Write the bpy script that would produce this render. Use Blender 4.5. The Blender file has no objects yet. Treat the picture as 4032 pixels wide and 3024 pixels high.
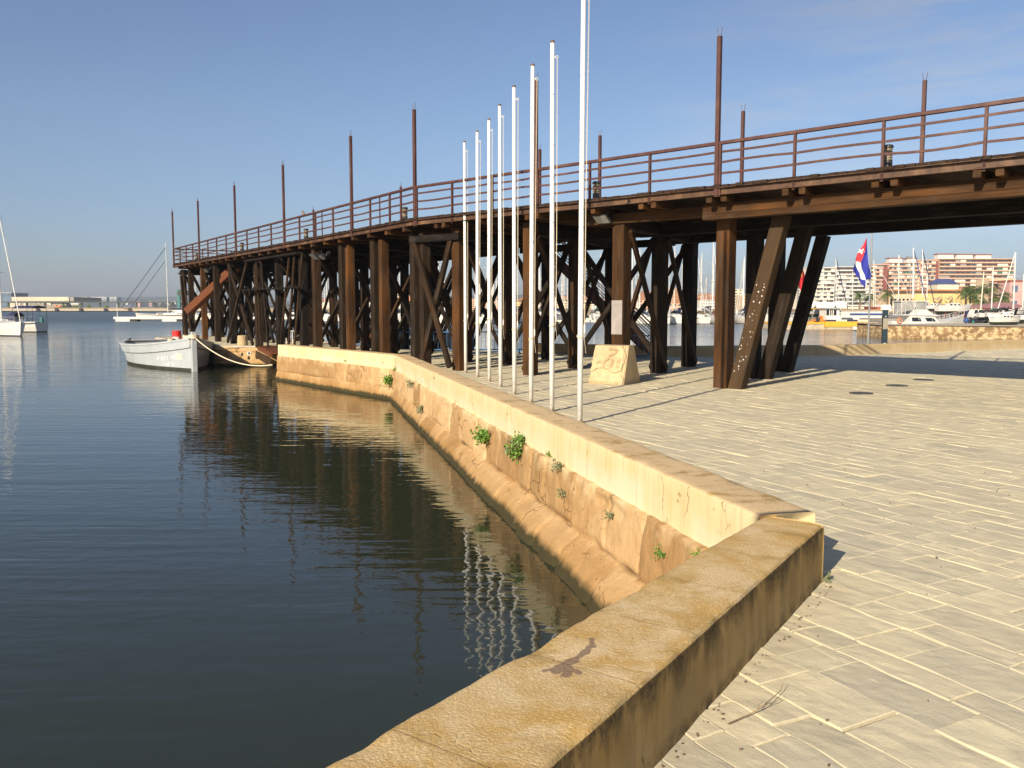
import bpy, math, random
from mathutils import Vector, Matrix, noise, geometry
random.seed(11)
R = math.radians
SC = bpy.context.scene
COL = SC.collection
V = Vector
# ---------------------------------------------------------------- survey of the place (metres)
FPX, PITCH, EYE = 3378.0, R(5.13), 1.8
CP, SP = math.cos(PITCH), math.sin(PITCH)
WZ = -0.9                                   # water level
def ray(px, py):
    u = (px - 2016) / FPX; v = (1512 - py) / FPX
    return V((u, CP + SP * v, -SP + CP * v))
def G(px, py, z=0.0):                       # survey point on the level z
    d = ray(px, py); t = (z - EYE) / d.z
    return V((d.x * t, d.y * t, z))
def AT(px, py, Y):                          # survey point at the distance Y
    d = ray(px, py); t = Y / d.y
    return V((d.x * t, Y, EYE + d.z * t))
# ---------------------------------------------------------------- materials
MATS = {}
def new_mat(name):
    m = bpy.data.materials.new(name); m.use_nodes = True
    nt = m.node_tree; b = nt.nodes['Principled BSDF']
    MATS[name] = m
    return m, nt, b
def nd(nt, typ, props=None, **ins):
    n = nt.nodes.new('ShaderNode' + typ)
    for k, v in (props or {}).items(): setattr(n, k, v)
    for k, v in ins.items():
        key = int(k[1:]) if k[0] == 'i' and k[1:].isdigit() else k.replace('_', ' ')
        s = n.inputs[key]
        if isinstance(v, bpy.types.NodeSocket): nt.links.new(v, s)
        else: s.default_value = v
    return n
def col(c): return (c[0], c[1], c[2], 1.0)
def mixc(nt, fac, a, b, mode='MIX'):
    n = nt.nodes.new('ShaderNodeMix'); n.data_type = 'RGBA'; n.blend_type = mode
    for i, v in ((0, fac), (6, a), (7, b)):
        s = n.inputs[i]
        if isinstance(v, bpy.types.NodeSocket): nt.links.new(v, s)
        elif i == 0: s.default_value = v
        else: s.default_value = col(v)
    return n.outputs[2]
def math_(nt, op, a, b=0.0, c=None, clamp=False):
    n = nt.nodes.new('ShaderNodeMath'); n.operation = op; n.use_clamp = clamp
    for i, v in enumerate((a, b) if c is None else (a, b, c)):
        if isinstance(v, bpy.types.NodeSocket): nt.links.new(v, n.inputs[i])
        else: n.inputs[i].default_value = v
    return n.outputs[0]
def maprange(nt, v, a, b, c=0.0, d=1.0, smooth=False):
    n = nt.nodes.new('ShaderNodeMapRange')
    if smooth: n.interpolation_type = 'SMOOTHSTEP'
    nt.links.new(v, n.inputs[0])
    for i, x in enumerate((a, b, c, d)): n.inputs[i + 1].default_value = x
    return n.outputs[0]
def coords(nt, scale=(1, 1, 1), kind='Object', rot=(0, 0, 0)):
    tc = nt.nodes.new('ShaderNodeTexCoord')
    mp = nt.nodes.new('ShaderNodeMapping')
    mp.inputs['Scale'].default_value = scale; mp.inputs['Rotation'].default_value = rot
    nt.links.new(tc.outputs[kind], mp.inputs[0])
    return mp.outputs[0]
def noise_(nt, vec, scale=5.0, detail=4.0, rough=0.55, dist=0.0):
    n = nd(nt, 'TexNoise', None, Vector=vec, Scale=scale, Detail=detail, Roughness=rough, Distortion=dist)
    return n.outputs['Fac']
def voro(nt, vec, scale, feature='F1', out='Distance'):
    n = nd(nt, 'TexVoronoi', {'feature': feature}, Vector=vec, Scale=scale)
    return n.outputs[out]
def bump(nt, b, h, strength=0.5, dist=0.01, prev=None):
    n = nd(nt, 'Bump', None, Height=h, Strength=strength, Distance=dist)
    if prev is not None: nt.links.new(prev, n.inputs['Normal'])
    nt.links.new(n.outputs[0], b.inputs['Normal'])
    return n.outputs[0]
def setc(nt, b, c):
    if isinstance(c, bpy.types.NodeSocket): nt.links.new(c, b.inputs['Base Color'])
    else: b.inputs['Base Color'].default_value = col(c)
def plain(name, c, rough=0.6, var=0.12, scale=3.0, metal=0.0, dirt=None, bmp=0.0):
    """a painted or plain surface with a little wear"""
    m, nt, b = new_mat(name)
    co = coords(nt)
    n1 = noise_(nt, co, scale, 5)
    dark = tuple(x * (1 - 2.2 * var) for x in c); lite = tuple(min(1, x * (1 + var)) for x in c)
    cc = mixc(nt, maprange(nt, n1, .3, .7), dark, lite)
    if dirt:
        n2 = noise_(nt, co, scale * 3.1, 6, .65)
        cc = mixc(nt, maprange(nt, n2, .58, .72, 0, .8), cc, dirt)
    setc(nt, b, cc)
    b.inputs['Roughness'].default_value = rough; b.inputs['Metallic'].default_value = metal
    if bmp: bump(nt, b, noise_(nt, co, scale * 12, 4), bmp, .01)
    return m
def timber(name, dark, mid, warm, warm_amt=.5, rough=.75):
    m, nt, b = new_mat(name)
    co = coords(nt, (9, 9, .55)); co2 = coords(nt, (1.2, 1.2, .35))
    oi = nt.nodes.new('ShaderNodeObjectInfo')
    off = nd(nt, 'VectorMath', {'operation': 'ADD'}, i0=co)
    sc = nd(nt, 'VectorMath', {'operation': 'SCALE'}); nt.links.new(oi.outputs['Location'], sc.inputs[0]); sc.inputs['Scale'].default_value = 3.7
    nt.links.new(sc.outputs[0], off.inputs[1])
    off2 = nd(nt, 'VectorMath', {'operation': 'ADD'}, i0=co2); nt.links.new(sc.outputs[0], off2.inputs[1])
    g = noise_(nt, off.outputs[0], 2.2, 7, .62, .4)
    w = noise_(nt, off2.outputs[0], 1.6, 3)
    c1 = mixc(nt, maprange(nt, g, .32, .7), dark, mid)
    wf = math_(nt, 'MULTIPLY', maprange(nt, w, .42, .68), math_(nt, 'ADD', math_(nt, 'MULTIPLY', oi.outputs['Random'], 1.3), .05))
    c2 = mixc(nt, math_(nt, 'MULTIPLY', wf, warm_amt, clamp=True), c1, warm)
    grey = mixc(nt, maprange(nt, noise_(nt, off2.outputs[0], 5, 4), .52, .75, 0, .45), c2, (.065, .055, .046))
    crk = noise_(nt, nd(nt, 'VectorMath', {'operation': 'MULTIPLY'}, i0=off.outputs[0], i1=(2.2, 2.2, .5)).outputs[0], 2.0, 3)
    c3 = mixc(nt, maprange(nt, crk, .66, .72, 0, .75), grey, (.012, .008, .006))
    setc(nt, b, c3)
    b.inputs['Roughness'].default_value = rough; b.inputs['Specular IOR Level'].default_value = .14
    bump(nt, b, g, .55, .02)
    return m
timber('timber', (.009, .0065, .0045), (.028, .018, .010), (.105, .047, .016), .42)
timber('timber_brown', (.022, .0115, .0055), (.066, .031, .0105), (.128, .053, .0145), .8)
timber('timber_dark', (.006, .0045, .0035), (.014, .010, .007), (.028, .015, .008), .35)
timber('timber_stain', (.035, .021, .011), (.060, .037, .019), (.09, .052, .024), .5)
timber('board_red', (.10, .034, .015), (.15, .052, .022), (.19, .075, .03), .5)
timber('deck_wood', (.02, .013, .01), (.045, .027, .018), (.06, .033, .018), .5, .85)
def rust(name, a, bb, cc):
    m, nt, b = new_mat(name)
    co = coords(nt, (1, 1, .6))
    n1 = noise_(nt, co, 9, 6, .6); n2 = noise_(nt, co, 2.3, 4)
    c1 = mixc(nt, maprange(nt, n1, .35, .68), a, bb)
    c1 = mixc(nt, maprange(nt, n2, .5, .7, 0, .7), c1, cc)
    setc(nt, b, c1); b.inputs['Roughness'].default_value = .55
    bump(nt, b, n1, .25, .006)
    return m
rust('rust_paint', (.05, .017, .012), (.085, .029, .02), (.13, .062, .04))
rust('rust_edge', (.045, .021, .010), (.095, .043, .017), (.20, .11, .05))
# ---- white flagpole paint with chips showing blue
m, nt, b = new_mat('pole_paint')
co = coords(nt, (1, 1, .35)); co_f = coords(nt, (1, 1, .6))
ch = noise_(nt, co_f, 30, 3, .6); zone = noise_(nt, coords(nt, (.2, .2, 1)), 1.1, 2)
msk = math_(nt, 'MULTIPLY', maprange(nt, ch, .61, .63), maprange(nt, zone, .47, .53))
c1 = mixc(nt, noise_(nt, co, 6, 4), (.74, .73, .69), (.82, .81, .77))
c1 = mixc(nt, msk, c1, (.08, .19, .42))
c1 = mixc(nt, maprange(nt, noise_(nt, co_f, 9, 5, .7), .6, .72, 0, .5), c1, (.50, .46, .38))
zz = nd(nt, 'SeparateXYZ', None, Vector=coords(nt)).outputs[2]
c1 = mixc(nt, math_(nt, 'MULTIPLY', maprange(nt, zz, .0, .35, .8, 0), maprange(nt, noise_(nt, co_f, 14, 4, .7), .4, .6)), c1, (.30, .15, .06))
setc(nt, b, c1); b.inputs['Roughness'].default_value = .32
# ---- paving stone
CA = math.atan2(-.883, .47)                 # the courses run this way
m, nt, b = new_mat('paving_stone')
cr = coords(nt, (1, 1, 1), 'Object', (0, 0, -CA))
st = nd(nt, 'VectorMath', {'operation': 'MULTIPLY'}, i0=cr, i1=(.8, 4.2, 1)).outputs[0]
geo = nt.nodes.new('ShaderNodeNewGeometry')
rnd = geo.outputs['Random Per Island']
shift = nd(nt, 'CombineXYZ', None, X=math_(nt, 'MULTIPLY', rnd, 37.), Y=math_(nt, 'MULTIPLY', rnd, 91.))
st2 = nd(nt, 'VectorMath', {'operation': 'ADD'}, i0=st, i1=shift.outputs[0]).outputs[0]
riv = noise_(nt, st2, 1.15, 3.2, .5, .9)
mot = noise_(nt, nd(nt, 'VectorMath', {'operation': 'ADD'}, i0=cr, i1=shift.outputs[0]).outputs[0], 4.5, 5, .62, .5)
fine = noise_(nt, cr, 60, 5, .6)
big = noise_(nt, cr, .55, 3)
ramp = nt.nodes.new('ShaderNodeValToRGB'); nt.links.new(rnd, ramp.inputs[0])
els = ramp.color_ramp.elements
els[0].position = 0; els[0].color = (.53, .48, .335, 1); els[1].position = 1; els[1].color = (.645, .58, .395, 1)
for p_, c_ in ((.3, (.60, .54, .37)), (.55, (.485, .45, .335)), (.8, (.67, .605, .405))):
    e = els.new(p_); e.color = col(c_)
c1 = mixc(nt, maprange(nt, big, .35, .65, 0, .7), ramp.outputs[0], (.61, .54, .37))
c1 = mixc(nt, maprange(nt, riv, .3, .5, .18, 0), c1, (.42, .385, .29))
c1 = mixc(nt, maprange(nt, mot, .35, .6, .42, 0), c1, (.40, .36, .27))
c1 = mixc(nt, maprange(nt, mot, .6, .75, 0, .45), c1, (.70, .62, .42))
c1 = mixc(nt, maprange(nt, riv, .56, .72, 0, .3), c1, (.72, .645, .45))  # riven ridges lightened: sun catching them is painted into the colour
c1 = mixc(nt, maprange(nt, noise_(nt, st2, 2.6, 4, .6, .5), .66, .72, 0, .75), c1, (.78, .68, .45))  # cream streaks along the courses paint in sunlit slab edges
c1 = mixc(nt, maprange(nt, fine, .55, .8, 0, .35), c1, (.28, .25, .20))
spot = voro(nt, cr, 2.1)
c1 = mixc(nt, maprange(nt, spot, .012, .03, .7, 0), c1, (.10, .09, .075))
setc(nt, b, c1); b.inputs['Roughness'].default_value = .78; b.inputs['Specular IOR Level'].default_value = .25
bn = bump(nt, b, riv, .2, .03)
bn = bump(nt, b, noise_(nt, cr, 9, 5, .6, .4), .35, .012, bn)
bn = bump(nt, b, fine, .3, .004, bn)
# joint filling and the sheet under the slabs
m, nt, b = new_mat('joint_sand')
co = coords(nt)
setc(nt, b, mixc(nt, maprange(nt, noise_(nt, co, 2.2, 5, .7), .4, .62), (.07, .055, .038), (.24, .2, .135)))
b.inputs['Roughness'].default_value = .95
bump(nt, b, noise_(nt, co, 70, 4), .5, .01)
# ---- parapet: plaster sides, sandstone top, lichen, joints  (UV: u metres along, v metres round the profile)
def parapet_mat(name, side_a, side_b, top_a, top_b, lichen, amt, mould, joint=.62, splash=()):
    m, nt, b = new_mat(name)
    tc = nt.nodes.new('ShaderNodeTexCoord')
    uv = tc.outputs['UV']; ob = tc.outputs['Object']
    sep = nd(nt, 'SeparateXYZ', None, Vector=uv); u, v = sep.outputs[0], sep.outputs[1]
    geo = nt.nodes.new('ShaderNodeNewGeometry')
    nz = nd(nt, 'SeparateXYZ', None, Vector=geo.outputs['True Normal']).outputs[2]
    ntop = maprange(nt, nz, .45, .75)
    oz = nd(nt, 'SeparateXYZ', None, Vector=ob).outputs[2]
    # side
    pan = noise_(nt, nd(nt, 'CombineXYZ', None, X=u).outputs[0], 1.3, 3)
    stre = noise_(nt, nd(nt, 'CombineXYZ', None, X=math_(nt, 'MULTIPLY', u, 7.), Y=math_(nt, 'MULTIPLY', oz, .5)).outputs[0], 2.4, 5)
    blot = noise_(nt, ob, 2.2, 5, .6)
    sc = mixc(nt, maprange(nt, pan, .4, .6), side_a, side_b)
    sc = mixc(nt, maprange(nt, stre, .48, .75, 0, .55), sc, (side_b[0] * .74, side_b[1] * .68, side_b[2] * .52))
    low = math_(nt, 'ADD', oz, math_(nt, 'MULTIPLY', math_(nt, 'SUBTRACT', blot, .5), .45))
    bk = nd(nt, 'TexWhiteNoise', {'noise_dimensions': '1D'}, W=math_(nt, 'FLOOR', math_(nt, 'DIVIDE', u, joint * 1.55)))
    sc = mixc(nt, math_(nt, 'MULTIPLY', maprange(nt, low, .10, .26, 1, 0), maprange(nt, bk.outputs['Value'], .2, .9, .15, .75)), sc, (side_a[0] * 1.03, side_a[1] * 1.10, side_a[2] * 1.32))
    sc = mixc(nt, maprange(nt, blot, .56, .74, 0, .5), sc, (side_a[0] * .9, side_a[1] * .80, side_a[2] * .62))
    wob = noise_(nt, ob, 6, 3)
    # cracks in the plaster
    cv = nd(nt, 'VectorMath', {'operation': 'MULTIPLY'}, i0=ob, i1=(1, 1, .55)).outputs[0]
    cvd = nd(nt, 'VectorMath', {'operation': 'ADD'}, i0=cv); nn = nd(nt, 'TexNoise', None, Vector=ob, Scale=4., Detail=3.)
    scl = nd(nt, 'VectorMath', {'operation': 'SCALE'}, i0=nn.outputs['Color']); scl.inputs['Scale'].default_value = .35
    nt.links.new(scl.outputs[0], cvd.inputs[1])
    ck = voro(nt, cvd.outputs[0], 1.05, 'DISTANCE_TO_EDGE')
    ckm = math_(nt, 'MULTIPLY', maprange(nt, ck, .0035, .007, 1, 0), maprange(nt, noise_(nt, ob, .9, 2), .44, .52))
    sc = mixc(nt, math_(nt, 'MULTIPLY', ckm, .8), sc, (.19, .13, .06))
    # thin vertical joints
    uj = math_(nt, 'ADD', math_(nt, 'ADD', u, math_(nt, 'MULTIPLY', wob, .02)), math_(nt, 'MULTIPLY', noise_(nt, nd(nt, 'CombineXYZ', None, X=u).outputs[0], .9, 1), .55))
    fj = math_(nt, 'ABSOLUTE', math_(nt, 'SUBTRACT', math_(nt, 'FRACT', math_(nt, 'DIVIDE', uj, joint * 1.55)), .5))
    jm = maprange(nt, fj, .003, .008, 1, 0)
    sc = mixc(nt, math_(nt, 'MULTIPLY', jm, .35), sc, (.28, .2, .1))
    # mould under the outer edge
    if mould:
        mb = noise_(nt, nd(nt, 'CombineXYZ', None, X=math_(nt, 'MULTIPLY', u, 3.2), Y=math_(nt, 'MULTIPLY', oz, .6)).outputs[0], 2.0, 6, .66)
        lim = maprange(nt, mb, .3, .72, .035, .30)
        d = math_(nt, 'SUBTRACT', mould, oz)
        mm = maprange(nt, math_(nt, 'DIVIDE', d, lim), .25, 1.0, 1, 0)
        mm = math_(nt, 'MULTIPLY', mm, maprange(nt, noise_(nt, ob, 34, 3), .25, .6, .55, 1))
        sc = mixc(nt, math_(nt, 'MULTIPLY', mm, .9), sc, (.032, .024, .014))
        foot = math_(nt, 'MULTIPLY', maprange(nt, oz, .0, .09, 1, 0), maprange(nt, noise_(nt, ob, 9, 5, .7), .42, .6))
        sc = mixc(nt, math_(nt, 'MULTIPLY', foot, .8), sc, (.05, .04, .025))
    # top
    lic = noise_(nt, ob, 2.6, 7, .68, .3); gr = noise_(nt, ob, 75, 4, .7)
    bl = nd(nt, 'TexWhiteNoise', {'noise_dimensions': '1D'}, W=math_(nt, 'FLOOR', math_(nt, 'DIVIDE', uj, joint)))
    tcx = mixc(nt, bl.outputs['Value'], top_a, top_b)
    tcx = mixc(nt, maprange(nt, lic, .62 - amt * .3, .70 - amt * .18, 0, .85), tcx, lichen)
    tcx = mixc(nt, maprange(nt, gr, .5, .75, 0, .5), tcx, tuple(x * .5 for x in top_a))
    tcx = mixc(nt, maprange(nt, gr, .46, .30, 0, .5), tcx, tuple(min(1, x * 1.45) for x in top_a))
    tj = math_(nt, 'ABSOLUTE', math_(nt, 'SUBTRACT', math_(nt, 'FRACT', math_(nt, 'DIVIDE', uj, joint)), .5))
    tj = math_(nt, 'SUBTRACT', .5, tj)
    wide = math_(nt, 'MULTIPLY', maprange(nt, tj, .0, .12, 1, 0), maprange(nt, lic, .42, .6))
    tcx = mixc(nt, math_(nt, 'MULTIPLY', wide, .5), tcx, (.25, .16, .055))
    tcx = mixc(nt, maprange(nt, tj, .005, .011, .18, 0), tcx, (.2, .135, .055))
    if splash:
        geo2 = nt.nodes.new('ShaderNodeNewGeometry'); pos = geo2.outputs['Position']; best = None
        wv = nd(nt, 'TexNoise', None, Vector=pos, Scale=22., Detail=4.); pv2 = nd(nt, 'VectorMath', {'operation': 'ADD'}, i0=pos)
        sc2 = nd(nt, 'VectorMath', {'operation': 'SCALE'}, i0=nd(nt, 'VectorMath', {'operation': 'SUBTRACT'}, i0=wv.outputs['Color'], i1=(.5, .5, .5)).outputs[0]); sc2.inputs['Scale'].default_value = .045
        nt.links.new(sc2.outputs[0], pv2.inputs[1])
        for A_, B_, rad_ in splash:
            d_ = B_ - A_; ap = nd(nt, 'VectorMath', {'operation': 'SUBTRACT'}, i0=pv2.outputs[0], i1=tuple(A_)).outputs[0]
            dt = nd(nt, 'VectorMath', {'operation': 'DOT_PRODUCT'}, i0=ap, i1=tuple(d_ / d_.length_squared)).outputs['Value']
            on = nd(nt, 'VectorMath', {'operation': 'SCALE'}, i0=tuple(d_)); nt.links.new(math_(nt, 'ADD', dt, 0, clamp=True), on.inputs['Scale'])
            ln_ = nd(nt, 'VectorMath', {'operation': 'DISTANCE'}, i0=ap, i1=on.outputs[0]).outputs['Value']
            v_ = math_(nt, 'SUBTRACT', ln_, rad_); best = v_ if best is None else math_(nt, 'MINIMUM', best, v_)
        tcx = mixc(nt, maprange(nt, best, -.002, .003, .82, 0), tcx, mixc(nt, gr, (.15, .10, .07), (.26, .18, .13)))
    setc(nt, b, mixc(nt, ntop, sc, tcx))
    b.inputs['Roughness'].default_value = .88; b.inputs['Specular IOR Level'].default_value = .2
    tjh = maprange(nt, tj, .003, .012, .55, 1)
    gb = math_(nt, 'ADD', math_(nt, 'MULTIPLY', gr, math_(nt, 'ADD', math_(nt, 'MULTIPLY', ntop, .7), .25)), math_(nt, 'MULTIPLY', tjh, math_(nt, 'MULTIPLY', ntop, .4)))
    bn = bump(nt, b, gb, .8, .008)
    bn = bump(nt, b, math_(nt, 'SUBTRACT', blot, math_(nt, 'MULTIPLY', ckm, .3)), .3, .02, bn)
    return m
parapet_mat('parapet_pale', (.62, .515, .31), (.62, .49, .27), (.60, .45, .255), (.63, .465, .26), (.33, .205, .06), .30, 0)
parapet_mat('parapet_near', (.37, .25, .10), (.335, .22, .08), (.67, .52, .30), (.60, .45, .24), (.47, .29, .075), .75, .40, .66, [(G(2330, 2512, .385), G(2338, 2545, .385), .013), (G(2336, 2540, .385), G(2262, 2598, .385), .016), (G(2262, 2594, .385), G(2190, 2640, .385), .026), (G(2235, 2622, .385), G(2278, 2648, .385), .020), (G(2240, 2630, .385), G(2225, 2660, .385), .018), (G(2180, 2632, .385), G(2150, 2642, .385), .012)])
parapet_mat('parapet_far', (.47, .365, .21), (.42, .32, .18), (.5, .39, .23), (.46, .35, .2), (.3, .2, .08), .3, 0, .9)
# ---- old sandstone masonry
def masonry_mat(name, a, bb, cc, near=True):
    m, nt, b = new_mat(name)
    co = coords(nt); cz = coords(nt, (1.0, 1.0, .6))
    z = nd(nt, 'SeparateXYZ', None, Vector=co).outputs[2]
    n1 = noise_(nt, co, 1.3, 5, .6); n2 = noise_(nt, cz, 4.2, 6, .65); n3 = noise_(nt, co, 14, 5, .65)
    c1 = mixc(nt, maprange(nt, n1, .38, .64), a, bb)
    c1 = mixc(nt, maprange(nt, n2, .5, .74, 0, .8), c1, cc)
    c1 = mixc(nt, maprange(nt, n3, .56, .72, 0, .6 if near else .2), c1, tuple(x * .45 for x in a))
    tn_ = nd(nt, 'Attribute', {'attribute_name': 'tone'}).outputs['Fac']
    c1 = mixc(nt, maprange(nt, tn_, -1, -.1, .65, 0), c1, tuple(x * .66 for x in a)); c1 = mixc(nt, maprange(nt, tn_, .1, 1, 0, .6), c1, (cc[0] * 1.1, cc[1] * 1.1, cc[2] * 1.1))
    at = nd(nt, 'Attribute', {'attribute_name': 'groove'})
    c1 = mixc(nt, math_(nt, 'MULTIPLY', maprange(nt, at.outputs['Fac'], .25, .8), .92), c1, (.075, .042, .016))
    ckv = nd(nt, 'VectorMath', {'operation': 'ADD'}, i0=co); nn = nd(nt, 'TexNoise', None, Vector=co, Scale=3., Detail=4.)
    scl = nd(nt, 'VectorMath', {'operation': 'SCALE'}, i0=nn.outputs['Color']); scl.inputs['Scale'].default_value = .5; nt.links.new(scl.outputs[0], ckv.inputs[1])
    ck = math_(nt, 'MULTIPLY', maprange(nt, voro(nt, ckv.outputs[0], 1.5, 'DISTANCE_TO_EDGE'), .006, .016, 1, 0), maprange(nt, noise_(nt, co, 1.4, 2), .5, .6))
    c1 = mixc(nt, math_(nt, 'MULTIPLY', ck, .75), c1, (.10, .055, .02))
    pit = maprange(nt, voro(nt, ckv.outputs[0], 9.), .07, .15, 1, 0); pit = math_(nt, 'MULTIPLY', pit, maprange(nt, noise_(nt, co, 2.1, 3), .5, .58, 0, 1 if near else .0))
    c1 = mixc(nt, math_(nt, 'MULTIPLY', pit, .8), c1, (.11, .06, .025))
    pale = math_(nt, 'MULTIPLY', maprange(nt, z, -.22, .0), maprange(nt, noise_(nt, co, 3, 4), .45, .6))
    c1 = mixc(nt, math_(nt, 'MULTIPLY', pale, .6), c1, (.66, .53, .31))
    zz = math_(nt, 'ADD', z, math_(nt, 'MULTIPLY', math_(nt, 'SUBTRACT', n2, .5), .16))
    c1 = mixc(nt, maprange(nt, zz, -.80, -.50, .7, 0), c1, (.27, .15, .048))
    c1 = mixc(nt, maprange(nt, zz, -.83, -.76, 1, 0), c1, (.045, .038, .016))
    setc(nt, b, c1); b.inputs['Roughness'].default_value = .9; b.inputs['Specular IOR Level'].default_value = .2
    bn = bump(nt, b, math_(nt, 'SUBTRACT', n2, math_(nt, 'ADD', math_(nt, 'MULTIPLY', ck, .5), math_(nt, 'MULTIPLY', pit, .4))), .6, .04)
    bn = bump(nt, b, n3, .7, .014, bn)
    bn = bump(nt, b, noise_(nt, co, 45, 4, .6), .4, .005, bn)
    return m
masonry_mat('masonry', (.38, .225, .095), (.45, .295, .14), (.54, .39, .215))
masonry_mat('masonry_far', (.23, .145, .07), (.265, .17, .085), (.29, .20, .105), False)
# ---- water
m, nt, b = new_mat('water')
setc(nt, b, (.025, .031, .0185))
b.inputs['IOR'].default_value = 1.333
geo = nt.nodes.new('ShaderNodeNewGeometry')
P = geo.outputs['Position']
def wave(scale, rot, det, off=0):
    mp = nt.nodes.new('ShaderNodeMapping'); mp.inputs['Scale'].default_value = scale; mp.inputs['Rotation'].default_value = (0, 0, rot); mp.inputs['Location'].default_value = (off, off, 0)
    nt.links.new(P, mp.inputs[0])
    return noise_(nt, mp.outputs[0], 1.0, det, .5, .25)
py = nd(nt, 'SeparateXYZ', None, Vector=P).outputs[1]; pxx = nd(nt, 'SeparateXYZ', None, Vector=P).outputs[0]
w1 = wave((.42, 4.6, 1), R(-10), 2.0); w2 = wave((1.3, 6.5, 1), R(9), 2.0, 7.3); w3 = wave((.16, 1.1, 1), R(-6), 2.0, 3.1); w4 = wave((3.2, 4.5, 1), R(20), 2.0, 5.0)
patch = maprange(nt, noise_(nt, P, .11, 4), .36, .62, .18, 1.1)
h = math_(nt, 'ADD', math_(nt, 'MULTIPLY', w1, .0085), math_(nt, 'MULTIPLY', w2, .0042))
h = math_(nt, 'MULTIPLY', h, patch)
h = math_(nt, 'ADD', h, math_(nt, 'MULTIPLY', w3, .012))
h = math_(nt, 'ADD', h, math_(nt, 'MULTIPLY', w4, .0042))
far = maprange(nt, py, 25, 110, 1.0, 7.0)
nt.links.new(maprange(nt, py, 55, 170, .03, .30), b.inputs['Roughness'])
h = math_(nt, 'MULTIPLY', h, far)
bn = nd(nt, 'Bump', None, Height=h, Strength=1.0, Distance=1.0)
nt.links.new(bn.outputs[0], b.inputs['Normal'])
# ---- plain materials
plain('hull_grey', (.38, .42, .44), .45, .05, 1.5, dirt=(.46, .46, .42))
plain('boat_deck_grey', (.34, .35, .35), .6, .08)
plain('boat_inner_dark', (.12, .13, .14), .6, .1)
plain('antifoul', (.03, .035, .022), .7, .3, 4)
plain('white_gel', (.64, .63, .585), .3, .03, 2)
plain('number_white', (.82, .82, .80), .5, .03)
plain('white_paint', (.66, .65, .60), .5, .06, 2)
plain('cream_paint', (.68, .62, .47), .6, .08, .6)
plain('sand_paint', (.60, .47, .31), .7, .08, .5)
plain('peach_paint', (.70, .40, .25), .7, .06, .4)
plain('coral_wall', (.66, .40, .26), .7, .05, .3)
plain('pale_block', (.72, .67, .55), .7, .05, .3)
plain('orange_wall', (.62, .27, .12), .7, .06, .4)
plain('yellow_wall', (.72, .50, .21), .7, .06, .4)
plain('pink_wall', (.58, .33, .30), .7, .06, .4)
plain('brick_red', (.27, .085, .055), .7, .1, .6)
plain('roof_tile', (.42, .19, .08), .8, .15, 1.2)
plain('roof_blue', (.07, .09, .22), .6, .1)
plain('roof_rose', (.42, .2, .18), .6, .12, 1)
plain('maroon', (.16, .03, .035), .6, .1)
plain('recess', (.09, .055, .04), .8, .3, .5)
plain('window_glass', (.09, .11, .12), .12, .25, .6)
plain('pane_white', (.7, .68, .62), .5, .08)
plain('shutter_grey', (.34, .35, .33), .6, .2, .5)
plain('awning_green', (.03, .16, .11), .7, .1)
plain('glass_dark', (.02, .024, .028), .1, .2)
plain('glass_blue', (.10, .17, .26), .12, .25, .2)
plain('navy', (.016, .024, .075), .7, .15)
plain('royal_blue', (.03, .075, .24), .6, .15)
plain('blue_paint', (.03, .13, .30), .45, .12)
plain('teal', (.03, .17, .16), .6, .1)
plain('tan_canvas', (.42, .33, .2), .8, .1)
plain('red_paint', (.62, .025, .02), .4, .08)
plain('yellow_paint', (.72, .40, .04), .5, .08)
plain('orange_paint', (.65, .2, .04), .5, .1)
plain('black', (.015, .015, .015), .6, .2)
plain('rubber', (.025, .025, .027), .8, .2)
plain('mast_metal', (.70, .68, .62), .35, .05, 1, .0)
plain('steel', (.42, .43, .42), .35, .08, 3, .6)
plain('lamp_black', (.035, .035, .035), .45, .15, 6)
plain('lamp_glass', (.26, .22, .14), .3, .1)
plain('rope_cream', (.68, .6, .44), .9, .1, 20)
plain('rope_dark', (.16, .15, .13), .9, .15, 20)
plain('totem_dark', (.025, .045, .06), .35, .1)
plain('totem_grey', (.30, .27, .21), .5, .08)
plain('canvas_grey', (.34, .34, .33), .8, .12, 2)
plain('cover_maroon', (.13, .02, .02), .7, .15)
plain('flag_red', (.60, .03, .045), .75, .06, 4)
plain('flag_blue', (.02, .03, .30), .75, .08, 4)
plain('flag_white', (.75, .74, .72), .8, .05, 4)
plain('flag_yellow', (.80, .48, .02), .75, .06, 4)
plain('concrete', (.46, .40, .30), .9, .12, 2, dirt=(.28, .22, .14))
plain('pontoon_white', (.68, .66, .6), .8, .06, 2)
plain('land_ochre', (.33, .24, .14), .95, .15, .1)
plain('land_grey', (.30, .27, .23), .95, .15, .1)
plain('hill_blue', (.13, .15, .16), .95, .25, .02)
plain('distant_green', (.07, .09, .06), .9, .25, .05)
plain('conveyor_green', (.06, .08, .065), .8, .15, .2)
plain('warehouse', (.56, .5, .38), .8, .06, .05)
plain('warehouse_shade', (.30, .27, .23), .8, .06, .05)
plain('bark', (.20, .14, .085), .95, .25, 3, bmp=.6)
plain('sign_white', (.72, .73, .73), .5, .04, 1)
plain('sign_grey', (.46, .5, .52), .6, .05, 1)
plain('block_stain', (.255, .18, .135), .9, .15, 30)
plain('twig', (.30, .21, .12), .9, .2, 8)
plain('hole', (.006, .005, .004), .9, .2)
plain('paper', (.6, .58, .55), .7, .15, 14)
plain('plate_grey', (.30, .27, .25), .4, .08, 5)
plain('iron', (.075, .068, .06), .6, .25, 9)
m, nt, b = new_mat('leaf_green')
g = nd(nt, 'NewGeometry'); rr = g.outputs['Random Per Island']
setc(nt, b, mixc(nt, rr, (.06, .17, .02), (.19, .30, .05))); b.inputs['Roughness'].default_value = .6
m, nt, b = new_mat('palm_green')
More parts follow.
